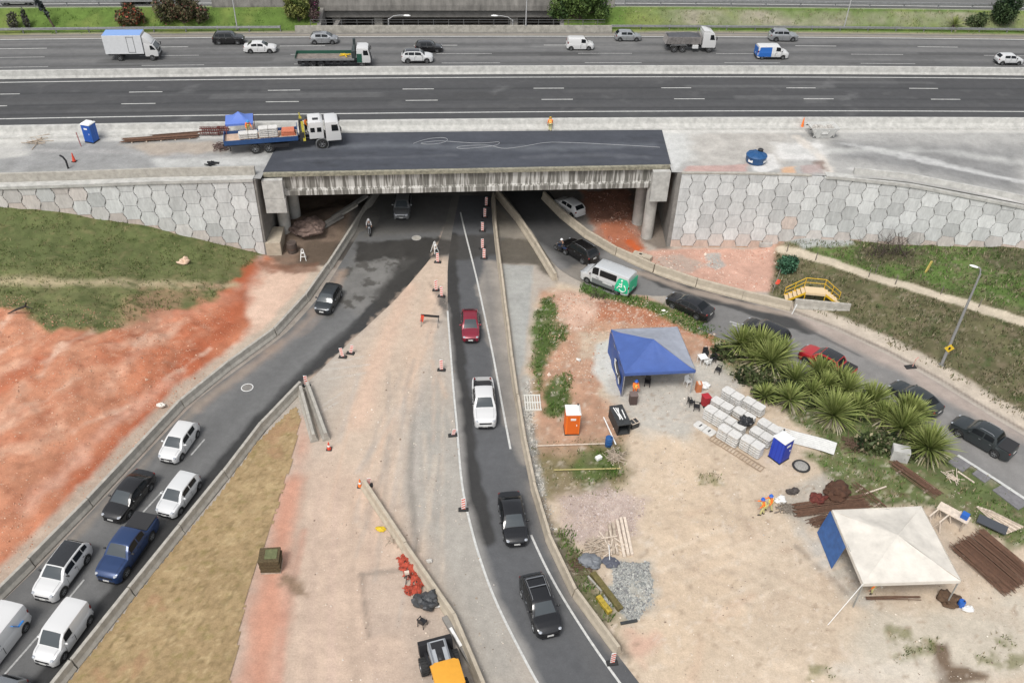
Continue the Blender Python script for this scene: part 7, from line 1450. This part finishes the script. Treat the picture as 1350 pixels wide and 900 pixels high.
rods('large bundle of rusty rebar right of the white tent', (1275, 712), (1345, 772), 3.6, 150, layers=4, seed=1, rad=.03); rods('long bundle of rusty rebar above the blue side of the white tent', (1048, 674), (1140, 662), 1.2, 60, layers=3, seed=2, rad=.03); rods('short rusty rebar bundle beside the blue tarp of the white tent', (1070, 691), (1100, 682), .9, 30, layers=2, seed=3, rad=.03)
rods('thin rods lying in the grass above the white tent', (1125, 640), (1165, 672), .8, 10, layers=1, seed=4); rods('rusty rods in the grass below the pale stone block', (1176, 612), (1236, 655), 1.1, 26, layers=2, seed=5, rad=.03); rods('rusty rebar cage under the front edge of the white tent', (1140, 790), (1212, 789), .35, 8, layers=3, seed=6, jitter=0)
rods('brown rebar bundle lying along the parapet on left deck', (1, 1), (2, 2), .6, 4)  if False else None
def deck_rods(label, p0, p1, width, n, seed, m=rust):
    r = np.random.default_rng(seed); a = at(*p0, ZD); b = at(*p1, ZD); c = (a+b)/2; d = b-a; t = thing('rebar_bundle', label, 'rebar', (c.x, c.y, ZD+.02), math.atan2(d.y, d.x)); mb = MB(); Ln = d.length
    for k in range(n): y = (r.random()-.5)*width; z = .08+r.random()*.25*(1-abs(y)/width); o = r.normal(0, .2); mb.tube([(-Ln/2+o, y, z), (Ln/2+o, y+r.normal(0, .05), z)], .03, 4)
    mb.build('rods', m, t, fix=False); [MB().box((x, 0, .04), (.12, width, .1)).build('bearer', wood_pale, t) for x in np.linspace(-Ln*.4, Ln*.4, 5)]
deck_rods('brown rebar bundle lying along the parapet on left deck', (165, 187), (260, 181), .9, 46, 7); deck_rods('thin rusty rods behind the main bundle on left deck', (205, 181), (268, 176), .4, 14, 8)
for k, (px, py) in enumerate(((272, 178), (284, 178), (295, 177))):
    q = at(px, py, ZD); t = thing('rebar_cage', 'dark red rebar cage on left deck, %s' % ('leftmost of three', 'middle of three', 'nearest the small blue tent')[k], 'rebar', (q.x, q.y, ZD), .1); mb = MB()
    for i in range(5): mb.tube([(.9*i/4-.45+.3*math.cos(a)*0, .4*math.cos(a), .45+.4*math.sin(a)) for a in np.linspace(0, 6.28, 14)], .03, 4, cap=False)
    for i in range(9): a = i*.7; mb.beam((-.55, .4*math.cos(a), .45+.4*math.sin(a)), (.55, .4*math.cos(a), .45+.4*math.sin(a)), .05)
    mb.build('bars', mat('red_rust', (.12, .03, .025), .85), t, fix=False)
def sticks(name, label, cat, base, n, L_, m, seed, h=.3, rad=.03):
    r = np.random.default_rng(seed); mb = MB()
    for k in range(n): a = r.uniform(0, math.pi); l = L_*r.uniform(.4, 1); c = Vector((r.normal(0, L_*.2), r.normal(0, L_*.2), r.uniform(.03, h))); d = Vector((math.cos(a), math.sin(a), r.normal(0, .12)))*l/2; mb.beam(c-d, c+d, rad*2)
    o = mb.build(name, m, fix=False); place(o, base); tag(o, label, cat, kind='stuff'); return o
q = at(50, 187, ZD); sticks('wood_debris', 'heap of scrap wood and bars on left deck', 'debris', q, 11, 2.4, wood, 1, .2, .025); q = at(292, 195, ZD); sticks('scrap_debris', 'dark scrap heap behind the crane truck', 'debris', q, 30, 1.6, mat('scrap_brown', (.12, .08, .07), .9), 2)
sticks('branch_debris', 'heap of dry branches below the blue drum', 'debris', G(811, 603), 60, 1.4, wood, 3, .3, .015); sticks('branch_debris', 'heap of scrap and roots behind the stacked panels', 'debris', G(1128, 590), 50, 1.6, mat('root_brown', (.12, .075, .05), .9), 4, .4, .02); sticks('wood_debris', 'loose pale sticks in the grass beside lowest spiky plant', 'debris', G(1255, 628), 18, 1.3, wood_pale, 5, .15, .02)
sticks('wood_debris', 'dark scrap on ground between two workers and rebar', 'debris', G(1038, 672), 22, 1.2, mat('scrap_grey', (.2, .17, .14), .9), 6, .2, .03)
lump('rusty_coil', 'brown heap of tangled wire above the long rebar bundle', 'heap', G(1100, 650), .95, mat('wire_brown', (.075, .035, .02), .9, var=.4, bump=.6), 21, .6, .9); lump('rusty_coil', 'dark red coil of wire left of the brown wire heap', 'heap', G(1077, 660), .6, mat('wire_red', (.13, .03, .022), .85, var=.3, bump=.6), 22, .5, .9)
lump('white_sack', 'white sack beside the two workers', 'sack', G(1028, 661), .4, white_m, 23, .4, .8); lump('rubbish_bag', 'dark bag beside the hollow tyre near two workers', 'bag', G(1044, 649), .4, mat('bag_dark', (.06, .05, .045), .7), 24, .35, .8)
t = thing('gravel_tub', 'dark round ring filled with grey gravel near the blue toilet', 'tub', G(1056, 615)+Vector((0, 0, .01))); mb = MB(); mb.lathe([(.5, 0), (.66, .02), (.70, .06), (.66, .12), (.56, .13), (.5, .06)], 22, cap=False); mb.build('ring', rubber, t, smooth=True); mb = MB(); mb.lathe([(.56, .08), (.4, .16), (.02, .2)], 14); mb.build('gravel_fill', mat('gravel_grey', (.28, .27, .25), .95, var=.3, vscale=9), t)
o = MB(); o.loft([[Vector((x, y, .1+.06*(i % 2)+.12*math.sin(x*.9))) for i, y in enumerate(np.linspace(-.75, .75, 15))] for x in np.linspace(-2.3, 2.3, 7)], closed=False); q = G(1062, 581); f = G(1090, 590); o = o.build('roof_sheet', mat('sheet_white', (.54, .54, .52), .5, var=.12), smooth=True); place(o, q, math.atan2(f.y-q.y, f.x-q.x)); tag(o, 'long white corrugated sheets beside the deep blue toilet', 'sheet')
t = thing('stone_block', 'pale square stone block at the foot of the largest spiky plant', 'block', G(1184, 604), R(-15)); mb = MB(); mb.box((0, 0, .55), (1.3, .9, 1.1)); mb.build('block', concrete_pale, t, bevel=.05)
# sawhorses, table, wood piles
q = G(1253, 690); f = G(1275, 702); rz = math.atan2(f.y-q.y, f.x-q.x); t = thing('work_table', 'pale trestle table carrying a blue box right of the white tent', 'table', q+Vector((0, .2, 0)), rz); MB().box((0, 0, .95), (2.2, .85, .07)).build('tabletop', wood_pale, t, bevel=.01)
for x in (-.9, .9):
    for y in (-.35, .35): MB().beam((x, y*1.15, 0), (x, y, .93), .09).build('leg', wood, t)
    MB().beam((x, -.38, .35), (x, .38, .8), .07).build('brace', wood, t)
o = MB().box((0, 0, .2), (.5, .45, .4)).build('blue_box', blue_m, bevel=.04); o.matrix_basis = t.matrix_basis @ Matrix.Translation((.72, .05, .99)); tag(o, 'blue box on the pale trestle table', 'box')
for k, (px, py) in enumerate(((1228, 685), (1241, 693))):
    t = thing('sawhorse', 'wooden sawhorse beside the trestle table, %s' % ('the farther one', 'the nearer one')[k], 'sawhorse', G(px, py), rz+R(80)); MB().beam((-.8, 0, .9), (.8, 0, .9), .1, .12).build('top_beam', wood_pale, t)
    for x in (-.65, .65):
        for y in (-.3, .3): MB().beam((x*1.1, y, 0), (x, 0, .88), .08).build('leg', wood_pale, t)
    MB().beam((-.68, -.16, .4), (.68, .16, .4), .06).build('brace', wood, t)
for k in range(8): beam_thing('plank', 'grey plank in the pile right of trestle table, %s from the bottom' % ORD[k], 'plank', (1288+k*2.2, 668+k*1.5), (1328+k*2.6, 704-k*.6), .2, .06, wood if k % 2 else wood_pale, .04+.05*k, 'grey planks piled right of the trestle table')
o = MB().box((0, 0, .05), (2.0, .9, .1)).build('dark_sheet', mat('dark_board', (.06, .065, .075), .7), bevel=.02); place(o, G(1306, 695)+Vector((0, 0, .3)), rz+.1); tag(o, 'dark board lying across the grey plank pile', 'board')
beam_thing('pale_pole', 'pale pole lying in the grass above the white tent', 'pole', (1136, 653), (1168, 642), .1, .08, wood_pale, .05); beam_thing('pale_pole', 'pale pole lying near the kerb right of the lowest plant', 'pole', (1262, 622), (1284, 637), .1, .08, wood_pale, .05); beam_thing('pale_pole', 'pale pole along the rusty rods in the grass', 'pole', (1208, 627), (1232, 646), .1, .08, wood_pale, .1)
for k, (a, b) in enumerate((((1255, 605), (1275, 618)), ((1316, 642), (1350, 668)), ((1285, 622), (1302, 634)))): beam_thing('concrete_slab', 'flat grey concrete slab in the grass strip, %s' % ('nearest the lowest spiky plant', 'nearest the right edge', 'between the other two')[k], 'slab', a, b, (1.3, 1.4, .8)[k], .1, mat('slab_grey', (.17, .165, .17), .9, var=.2))
sticks('wood_debris', 'messy scrap wood around the short planks by the centre barrier', 'debris', G(787, 722), 40, 1.5, wood, 14, .25, .03); sticks('wood_debris', 'loose pale laths beside the timber pile', 'debris', G(806, 716), 16, 1.8, wood_pale, 15, .2, .035); sticks('branch_debris', 'twigs and litter along the weeds by the centre barrier', 'debris', G(765, 745), 40, 1.6, mat('root_brown', (.12, .075, .05)), 16, .15, .015)
# barrier tape and sticks on the site
for lab, a, b, m, z in (('thin pale pole on the ground left of the blue drum', (707, 589), (797, 586), wood_pale, .1), ('yellowish pole lying in weeds below the orange toilet', (730, 621), (818, 619), mat('pole_yellow', (.42, .36, .15), .8), .12), ('white pole leaning past the blue drum', (795, 556), (811, 592), white_m, .5)): beam_thing('pole', lab, 'pole', a, b, .09, .06, m, z)
o = MB().box((0, 0, .15), (.5, .35, .3)).build('white_jug', white_m, bevel=.08); place(o, G(789, 605), .6); tag(o, 'white plastic jug in the weeds', 'jug')
for k, (px, py, sz, c) in enumerate(((243, 347, .5, (.62, .45, .33)), (213, 535, .33, (.7, .66, .6)), (874, 415, .4, (.7, .68, .62)), (566, 740, .2, (.5, .48, .44)), (763, 475, .2, (.7, .68, .64)))):
    lump('rock', ('pale orange rock on the left grass bank', 'white rock at the edge of the red cutting', 'white stone on the weeds above the blue tent', 'small stone on the dusty ground beside the cream barrier', 'small white stone on the red earth')[k], 'rock', T(px, py), sz, mat('rock%d' % k, c, .9, var=.15), 60+k, sz*.9, .8)
b = T(30, 416); mb = MB(); mb.tube([(-1.2, 0, .15), (-.4, .2, .5), (.3, .3, .75), (.5, .3, 1.2)], [.03, .09, .1, .03], 6); mb.tube([(.3, .3, .75), (.9, .2, .6)], [.07, .03], 5); o = mb.build('dead_branch', mat('dead_wood', (.03, .026, .022), .9), smooth=True); place(o, b); tag(o, 'black dead branch at the edge of the left grass bank', 'branch')
# bottom centre: yellow blob, kerb blocks and white sticks
lump('yellow_sack', 'flat yellow sack on the dust left of the cream barrier', 'sack', G(503, 698), .36, mat('sack_yellow', (.62, .44, .02), .6), 31, .2, .7); sticks('branch_debris', 'dry sticks beside the flat yellow sack', 'debris', G(521, 712), 14, 1.2, wood, 9, .15, .02)
beam_thing('kerb_beam', 'long dark concrete beam lying left of the cream barrier', 'beam', (586, 815), (630, 892), .35, .3, concrete_dark); beam_thing('white_board', 'white board leaning along the cream barrier', 'board', (594, 832), (608, 856), .18, .1, white_m, .35); beam_thing('white_board', 'short white board beside the dark tarp bundle', 'board', (571, 801), (583, 800), .14, .1, white_m, .1)
t = thing('tool_tripod', 'small black tool stand beside the red netting', 'tool', G(537, 765), .3); [MB().beam((.3*math.cos(a), .3*math.sin(a), 0), (0, 0, .8), .05).build('leg', black, t) for a in (0, 2.1, 4.2)]; MB().box((0, 0, .85), (.3, .2, .2)).build('head', wood_pale, t)
# manholes
for px, py, lab, m in ((326, 511, 'round manhole cover with white ring on left road', white_m), (549, 314, 'pale round manhole cover at the bridge mouth', concrete_pale)):
    q = at(px, py); t = thing('manhole_cover', lab, 'manhole', (q.x, q.y, .026)); MB().lathe([(.42, 0), (.42, .012), (.01, .012)], 20).build('cover', concrete_dark if px < 400 else concrete, t); mb = MB(); mb.lathe([(.44, 0), (.44, .014), (.5, .014), (.5, 0)], 24, cap=False); mb.build('ring', m, t)
# ------------------------------------------------------------------ yellow stairs, lamp posts, flag, posts
q0 = G(1035, 397); q1 = G(1108, 401); c = (q0+q1)/2; rz = math.atan2(q1.y-q0.y, q1.x-q0.x); W_ = (q1-q0).length; t = thing('footbridge_stairs', 'small yellow railed step bridge behind the stained wall block', 'footbridge', (c.x, c.y+.3, c.z), rz); st = mat('step_pale', (.62, .48, .30), .8); yr = mat('rail_yellow', (.65, .40, .02), .5)
h = 1.25; a = W_/2; f_ = a*.36
MB().box((0, 0, h), (2*f_, 1.0, .1)).build('platform', st, t); MB().box((0, -.52, h-.12), (2*f_, .06, .22)).build('fascia', st, t)
for s in (-1, 1):
    for k in range(5): u = (k+.5)/5; MB().box((s*(f_+(a-f_)*u), 0, h*(1-u)-.02), ((a-f_)/5*1.05, 1.0, .07)).build('step', st, t)
    for y in (-.5, .5): MB().beam((s*f_, y, h-.1), (s*a, y, 0), .06, .2).build('stringer', yr, t)
    for y in (.5,):
        mb = MB(); mb.tube([(s*a, y, .95), (s*f_, y, h+1.0), (0, y, h+1.0)], .035, 6); mb.tube([(s*a, y, .5), (s*f_, y, h+.5), (0, y, h+.5)], .03, 6); mb.build('handrail', yr, t)
        for x, z in ((f_, h), (a, 0), ((a+f_)/2, h/2)): MB().tube([(s*x, y, z), (s*x, y, z+1.0)], .035, 6).build('rail_post', yr, t)
    MB().tube([(s*f_, -.5, h), (s*f_, -.5, -.2)], .05, 6).build('leg', yr, t)
def lamp(label, base, h, az, arm, m=galv, head=1., rr=.09):
    t = thing('street_lamp', label, 'street lamp', base); MB().tube([(0, 0, 0), (0, 0, h*.6), (0, 0, h)], [rr, rr*.8, rr*.55], 10).build('pole', m, t, smooth=True); d = Vector((math.cos(az), math.sin(az), 0)); MB().tube([(0, 0, h-.1), d*arm*.3+Vector((0, 0, h+.35)), d*arm*.7+Vector((0, 0, h+.5)), d*arm+Vector((0, 0, h+.5))], rr*.4, 8).build('arm', m, t, smooth=True)
    mb = MB(); mb.ball((0, 0, 0), (.42*head, .17*head, .1*head), 12, 6); o = mb.build('lamp_head', white_m, t, smooth=True); o.location = d*(arm+.3)+Vector((0, 0, h+.48)); o.rotation_euler = (0, 0, az); MB().box((0, 0, .03), (.35, .35, .06)).build('base_plate', m, t); return t
b = G(1241, 481); hl = 9.
# height from the picture: the ray through the lamp head passes above the base
d = ray(1303, 355); tt = b.y/d[1]; hl = HC+d[2]*tt-b.z
lp_ = lamp('tall grey street lamp with a yellow sign on the right slope', b, hl-.45, R(150), .35, mat('lamp_grey', (.27, .27, .265), .6, .1), .9, .14)
o = MB().box((0, -.14, 2.0), (.62, .03, .62), ry=R(45)).build('yellow_sign', yellow_m, lp_); MB().box((0, -.16, 2.0), (.18, .02, .3)).build('sign_symbol', black, o)
def gap(px, z, D): 
    p_ = at(px, 30, z); x = p_.x; return Vector((x*(float(ref(x))+D)/p_.y, 0, 0)).x
for px, az, lab, hh in ((513, 0., 'curved street lamp before the dark opening, left one', 9.6), (676, math.pi, 'curved street lamp before the dark opening, right one', 9.4)):
    x = gap(px, 8, 29); lamp(lab, U(x, 28.6, 0), hh, az, 2.2, mat('lamp_pale', (.4, .4, .4), .6), 1.2, .12)
for px, lab, D in ((693, 'tall thin pale pole right of the right curved lamp', 26.8), (313, 'tall thin pale pole on the left grass verge', 27.0), (1113, 'tall thin pale pole on the right grass verge', 27.6)):
    b = vpos(px, D) if not -24 < DP(px, 37)[0] < 5 else U(DP(px, 37)[0], 26.25, ZD+.85); t = thing('light_pole', lab, 'pole', b); MB().tube([(0, 0, 0), (0, 0, 11)], [.08, .05], 8).build('shaft', mat('lamp_pale', (.4, .4, .4)), t); MB().box((0, 0, .03), (.3, .3, .06)).build('base_plate', galv, t); MB().box((0, 0, 11.05), (.5, .2, .12)).build('lamp_head', galv, t)
b = G(1018, 386); t = thing('flag_post', 'red flag on a thin leaning stick beside the round bush', 'flag', b); MB().tube([(0, 0, 0), (.45, .6, 2.4)], .03, 6).build('stick', mat('stick_grey', (.25, .22, .2), .8), t); MB().loft([[(.12, .2, .95), (.25, .35, 1.4)], [(.35, .15, .9), (.5, .3, 1.4)], [(.55, .2, 1.0), (.65, .35, 1.3)]], closed=False).build('flag', red_m, t)
for k, (px, py) in enumerate(((1037, 332), (1075, 343), (1145, 365), (1154, 360), (1180, 375), (1240, 388), (1290, 405))):
    b = G(px, py); o = MB().tube([(0, 0, -.1), (.03, .02, .95)], .045, 6).build('fence_post', mat('post_grey', (.16, .14, .12), .9)); place(o, b); tag(o, 'thin grey post beside the pale path, %s counted from the wall' % ORD[k], 'post', 'posts beside the pale path')
o = MB().box((0, 0, .55), (.22, .12, 1.3), ry=.25).build('yellow_marker', mat('marker_yellow', (.55, .42, .12), .7)); place(o, G(1222, 358), .5); tag(o, 'short yellow marker board standing in the bright grass', 'marker')
t = thing('drain_box', 'pale concrete drain box at the foot of the right wall', 'drain box', G(1008, 322)); [MB().box((x, y, .2), d_).build('wall', concrete_pale, t) for x, y, d_ in ((-.6, 0, (.14, 1., .5)), (.6, 0, (.14, 1., .5)), (0, -.5, (1.06, .14, .5)), (0, .5, (1.06, .14, .5)))]; MB().box((0, 0, .25), (1.05, .85, .06)).build('gravel', mat('gravel_grey', (.28, .27, .25)), t)
t = thing('concrete_block', 'cream concrete block with a hole on the red mud by the wall', 'block', G(846, 342), R(-28)); MB().box((0, 0, .3), (2.0, .8, .6)).build('block', concrete_warm, t, bevel=.04); MB().box((-.2, 0, .605), (.3, .25, .012)).build('hole', black, t)
o = MB().box((0, 0, .08), (2.2, .8, .12)).build('rusty_plate', mat('plate_brown', (.2, .13, .1), .8), bevel=.02); place(o, G(905, 366), R(-25)); tag(o, 'rusty brown plate lying on the pink apron', 'plate')
for k, (px, py, rzz, ln) in enumerate(((445, 288, 50, 5.5), (430, 300, 48, 4.5), (462, 275, 52, 5))):
    o = MB().box((0, 0, .12), (ln, .5, .24)).build('concrete_beam', concrete_dark if k else concrete, bevel=.02); q = G(px, py); place(o, (q.x, q.y, q.z+.15), R(rzz)); o.rotation_euler.y = -.12; tag(o, 'concrete beam in the dark beneath the bridge at left, %s' % ('middle one', 'nearest the column', 'farthest back')[k], 'beam')
lump('rubble_heap', 'brown rubble heap in the dark beneath the bridge', 'heap', G(405, 305), 1.7, mat('rubble_brown', (.17, .12, .10), .95, var=.4, bump=.6), 71, 1.0, .9)
t = thing('old_drum', 'rusty round drum behind the left column footing', 'drum', G(386, 332)); MB().lathe([(.45, 0), (.5, .05), (.5, 1.1), (.46, 1.15), (.4, 1.1), (.01, 1.1)], 18).build('barrel', mat('drum_rust', (.08, .06, .05), .8, var=.3), t, smooth=True); MB().lathe([(.52, .5), (.52, .56)], 18, cap=False).build('hoop', rust, t)
# ------------------------------------------------------------------ on the truck and the decks
for k, (x, n) in enumerate(((-3.3, 3), (-1.2, 5))):
    for j in range(n):
        o = dup(proto, tuple(on_truck(x, -.1, 1.46+j*.21)), rzc+math.pi*0, 'white concrete panel on the crane truck in %s stack, %s' % (('left', 'right')[k], 'topmost' if j == n-1 else 'lowest' if j == 0 else ORD[n-1-j]+' from the top'), 'concrete panels on the crane truck')
t = thing('brick_stack', 'orange brick stack on the crane truck beside the crane', 'bricks', on_truck(.85, .2, 1.35), rzc); [MB().box((0, 0, .1+j*.17), (1.4-.1*j, 1.1, .13)).build('brick_layer', mat('brick_orange', (.50, .16, .09), .85, var=.2, vscale=6), t, bevel=.01) for j in range(3)]; MB().box((0, 0, .01), (1.8, 1.3, .03)).build('pallet', wood, t)
q = [(545, 190), (560, 184), (590, 181), (594, 187), (570, 192), (548, 190), (575, 186), (630, 190), (650, 189), (662, 186), (658, 193), (600, 198), (597, 194), (630, 192), (650, 192), (660, 198), (690, 194), (720, 188), (760, 189), (820, 192), (870, 195)]
pp = resample(np.array([list(at(*a, ZD)) for a in q]), 160); o = MB().tube([(x, y, ZD+.06) for x, y, _ in pp], .025, 5).build('hose', mat('hose_pale', (.33, .34, .35), .6), smooth=True); tag(o, 'pale hose looping across the black bridge deck', 'hose')
b = at(90, 222, ZD); o = MB().tube([(0, 0, 0), (0, 0, .8), (-.2, 0, 1.2), (-.45, 0, 1.35)], .09, 8).build('bent_pipe', black, smooth=True); place(o, b); tag(o, 'black bent pipe standing at the left parapet', 'pipe')
b = at(107, 193, ZD); o = MB().tube([(0, 0, 0), (-.1, 0, 1.5)], .05, 6).build('marker_pole', mat('pole_redwhite', (.35, .16, .15), .7)); place(o, b); tag(o, 'thin reddish pole left of the bright blue toilet', 'pole')
q = at(278, 219, ZD); sticks('cable_debris', 'black cable scraps by the left parapet', 'debris', (q.x, q.y+.3, ZD), 10, 1.2, black, 12, .1, .04)
# ------------------------------------------------------------------ loose stones
def stones(label, poly, n, size, cols, seed):
    r = np.random.default_rng(seed); lo, hi = poly.min(0), poly.max(0); x = r.uniform(lo[0], hi[0], n*3); y = r.uniform(lo[1], hi[1], n*3); k = (sdpoly(x, y, poly)+1.1*fbm(x, y, 1.1, 3, seed+2) > 0) & (r.random(n*3) < np.clip(.5+2*fbm(x, y, 2, 3, seed), .03, 1)); x, y = x[k][:n], y[k][:n]; z = tg(x, y); n = len(x)
    s = size*r.lognormal(0, .5, n); a = r.uniform(0, 6.28, n); P = np.stack([x, y, z], -1); A_ = [np.stack([np.cos(a+t)*s*r.uniform(.7, 1.2, n), np.sin(a+t)*s*r.uniform(.7, 1.2, n), -s*.2], -1) for t in (0, 1.6, 3.1, 4.7)]; top = np.stack([r.normal(0, .2, n)*s, r.normal(0, .2, n)*s, s*r.uniform(.5, .9, n)], -1)
    V = np.concatenate([np.stack([P+A_[i], P+A_[(i+1) % 4], P+top], 1) for i in range(4)], 1).reshape(-1, 3); c = np.array(cols)[r.integers(0, len(cols), n)]*r.uniform(.8, 1.2, (n, 1)); o = tri_mesh('stones', V, np.repeat(c, 4, 0), M['leaf_surface']); tag(o, label, 'stones', kind='stuff')
SC = [(.62, .57, .5), (.48, .42, .36), (.34, .28, .22), (.55, .47, .38), (.22, .17, .13)]
stones('scattered small stones over the sandy work site', P2(SITE), 6500, .032, SC, 1); stones('grey gravel heap below the timber pile', P2([(812, 745), (858, 738), (866, 800), (830, 822), (797, 792)]), 7000, .055, [(.36, .36, .34), (.42, .42, .39), (.27, .28, .27), (.2, .2, .2)], 2)
stones('pinkish rubble left of the timber pile', P2([(738, 658), (800, 642), (850, 660), (840, 700), (790, 725), (745, 715)]), 3500, .035, [(.43, .35, .32), (.5, .43, .4), (.34, .27, .24)], 3); stones('clods of red earth on the left cutting', P2([(-20, 440), (60, 435), (200, 440), (310, 400), (330, 440), (190, 570), (20, 735), (-20, 760)])-np.array([0, 1.2]), 9000, .035, [(.48, .27, .18), (.38, .17, .10), (.54, .36, .26), (.42, .22, .15)], 4)
stones('clods of red earth around the blue tent', P2([(735, 385), (850, 400), (935, 432), (985, 468), (955, 490), (925, 445), (830, 430), (790, 440), (780, 520), (720, 520), (725, 440)]), 4500, .045, [(.42, .24, .16), (.34, .16, .10), (.50, .37, .28), (.56, .48, .4)], 5); stones('grit on the old asphalt between the roads', P2([(580, 340), (600, 420), (605, 600), (690, 900), (420, 900), (400, 600), (470, 460)]), 1500, .035, SC, 6); stones('rubble strip between centre barrier and site', P2([(688, 500), (700, 498), (715, 640), (735, 700), (722, 700), (700, 620)]), 2400, .055, [(.4, .39, .36), (.55, .53, .48), (.2, .19, .17)], 7)
stones('red rubble under the bridge at right', P2([(770, 255), (840, 255), (850, 330), (900, 368), (850, 350), (800, 325)]), 1400, .07, [(.36, .18, .12), (.28, .12, .08), (.42, .28, .22)], 8); stones('bits of rubble on the pink apron', P2([(850, 332), (1030, 328), (1012, 384), (905, 370)]), 1200, .05, [(.5, .32, .25), (.4, .2, .14), (.6, .5, .42)], 9)
# ------------------------------------------------------------------ daylight: bright overcast
w = bpy.data.worlds.new('World'); sc.world = w; w.use_nodes = True; nt = w.node_tree
bg = nt.nodes['Background']; sky = nt.nodes.new('ShaderNodeTexSky'); sky.sky_type = 'NISHITA'; sky.sun_disc = False
SE, SA = R(58), R(205)
sky.sun_elevation = SE; sky.sun_rotation = SA; sky.air_density = 1.2; sky.dust_density = 3.; sky.ozone_density = 1.
hs = nt.nodes.new('ShaderNodeHueSaturation'); hs.inputs['Saturation'].default_value = .25
nt.links.new(sky.outputs[0], hs.inputs['Color']); nt.links.new(hs.outputs[0], bg.inputs[0]); bg.inputs[1].default_value = .104
sl = bpy.data.lights.new('sun', 'SUN'); sl.energy = 1.5; sl.angle = R(18); sl.color = (1, .965, .92)
so = bpy.data.objects.new('sun', sl); C.objects.link(so)
dv = Vector((math.sin(SA)*math.cos(SE), math.cos(SA)*math.cos(SE), math.sin(SE))); so.rotation_euler = dv.to_track_quat('Z', 'Y').to_euler(); so.location = (0, 0, 80)
sc.view_settings.view_transform = 'Standard'; sc.view_settings.look = 'None'; sc.view_settings.gamma = 1; sc.view_settings.use_curve_mapping = False
sc.view_settings.exposure = .66
